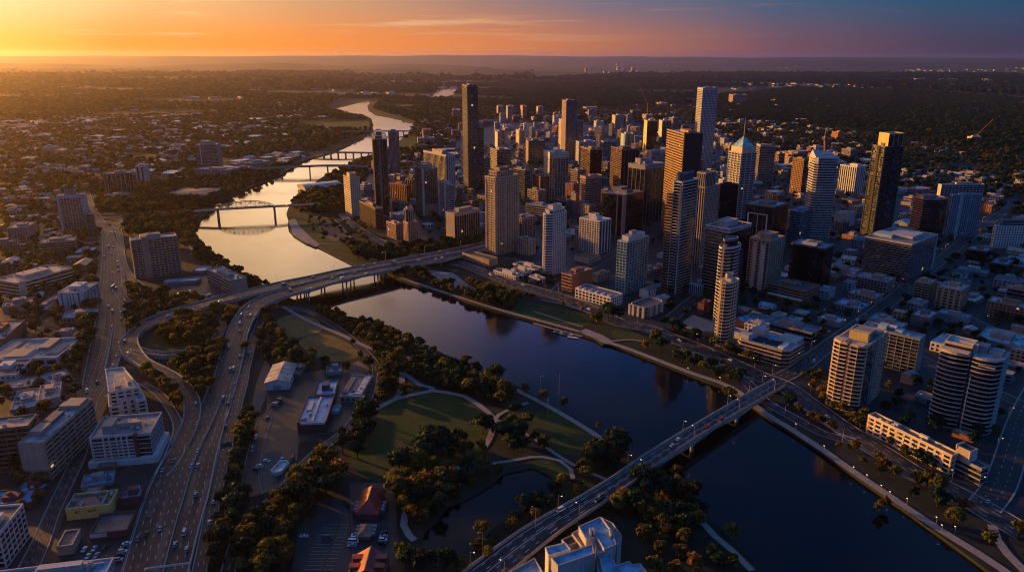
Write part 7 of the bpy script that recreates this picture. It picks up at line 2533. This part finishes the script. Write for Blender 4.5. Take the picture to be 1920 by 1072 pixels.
parked((1400, 600), 8, 45, 'in the dark lot behind the white banded block', step=3.2, rows=2, row_gap=9, keep=.5)

# painted bays of the car park
m_ = MB()
for r_i in range(3):
    for k_ in range(14):
        x_, y_ = at(*((608, 1068), (580, 1068), (560, 1075))[r_i])
        m_.box(x_ + 1 * r_i, x_ + 5 + 1 * r_i, y_ + k_ * 2.9, y_ + k_ * 2.9 + .14, LZ[0] + .12, LZ[0] + .13)
m_.build('parking_bay_lines', M_line, kind='structure')

# ------------------------------------------------------------------ jetty and boats
j0, j1 = at(1000, 603), at(1092, 628)
d_ = Vector((j1[0] - j0[0], j1[1] - j0[1], 0))
rt_ = empty('floating_jetty', (*j0, -1.8), math.atan2(d_.y, d_.x), 'thin floating jetty lying along the right bank', 'jetty')
m_ = MB()
m_.box(0, d_.length, -.9, .9, .15, .55)
m_.build('deck', frm('stone'), rt_)
for k_ in range(7):
    m_ = MB()
    m_.cyl(d_.length * (k_ + .5) / 7, 1.1, -1.5, 2.4, .18, 8)
    m_.build('pile', frm('brown'), rt_)


def boat(px, py, l, rz, label, cabin=True):
    x, y = at(px, py)
    rt = empty('moored_boat', (x, y, -1.75), rz, label, 'boat', 'boats moored at the jetty')
    st = [(-.5, .42), (-.2, .5), (.15, .48), (.38, .3), (.5, .02)]
    h = MB()
    w = l * .34
    for (a, b), (c, d) in zip(st, st[1:]):
        for s in (-1, 1):
            q = [(a * l, s * b * w * .7, -.2), (c * l, s * d * w * .7, -.2), (c * l, s * d * w, .7 + c * .3), (a * l, s * b * w, .7 + a * .3)]
            h.quad(*(q if s < 0 else q[::-1]))
        h.quad((a * l, -b * w, .55), (c * l, -d * w, .55), (c * l, d * w, .55), (a * l, b * w, .55))
    h.quad((-.5 * l, .42 * w, .55), (-.5 * l, -.42 * w, .55), (-.5 * l, -.3 * w, -.2), (-.5 * l, .3 * w, -.2))
    h.build('hull', frm('white'), rt)
    if cabin:
        c = MB()
        c.prism([(-.3 * l, -.3 * w), (.1 * l, -.28 * w), (.1 * l, .28 * w), (-.3 * l, .3 * w)], .56, 1.9)
        c.build('cabin', frm('navy'), rt)


boat(1046, 620, 9, -.5, 'small pale boat tied at the middle of the jetty')
boat(1063, 624, 13, -.5, 'longer pale boat with a cabin near the landing')
boat(1074, 630, 11, -.5, 'flat open boat on the outside of the jetty by the landing', False)

print('low buildings', N_, 'trees', len(TREES), len(fw), 'vehicles', NCAR[0])
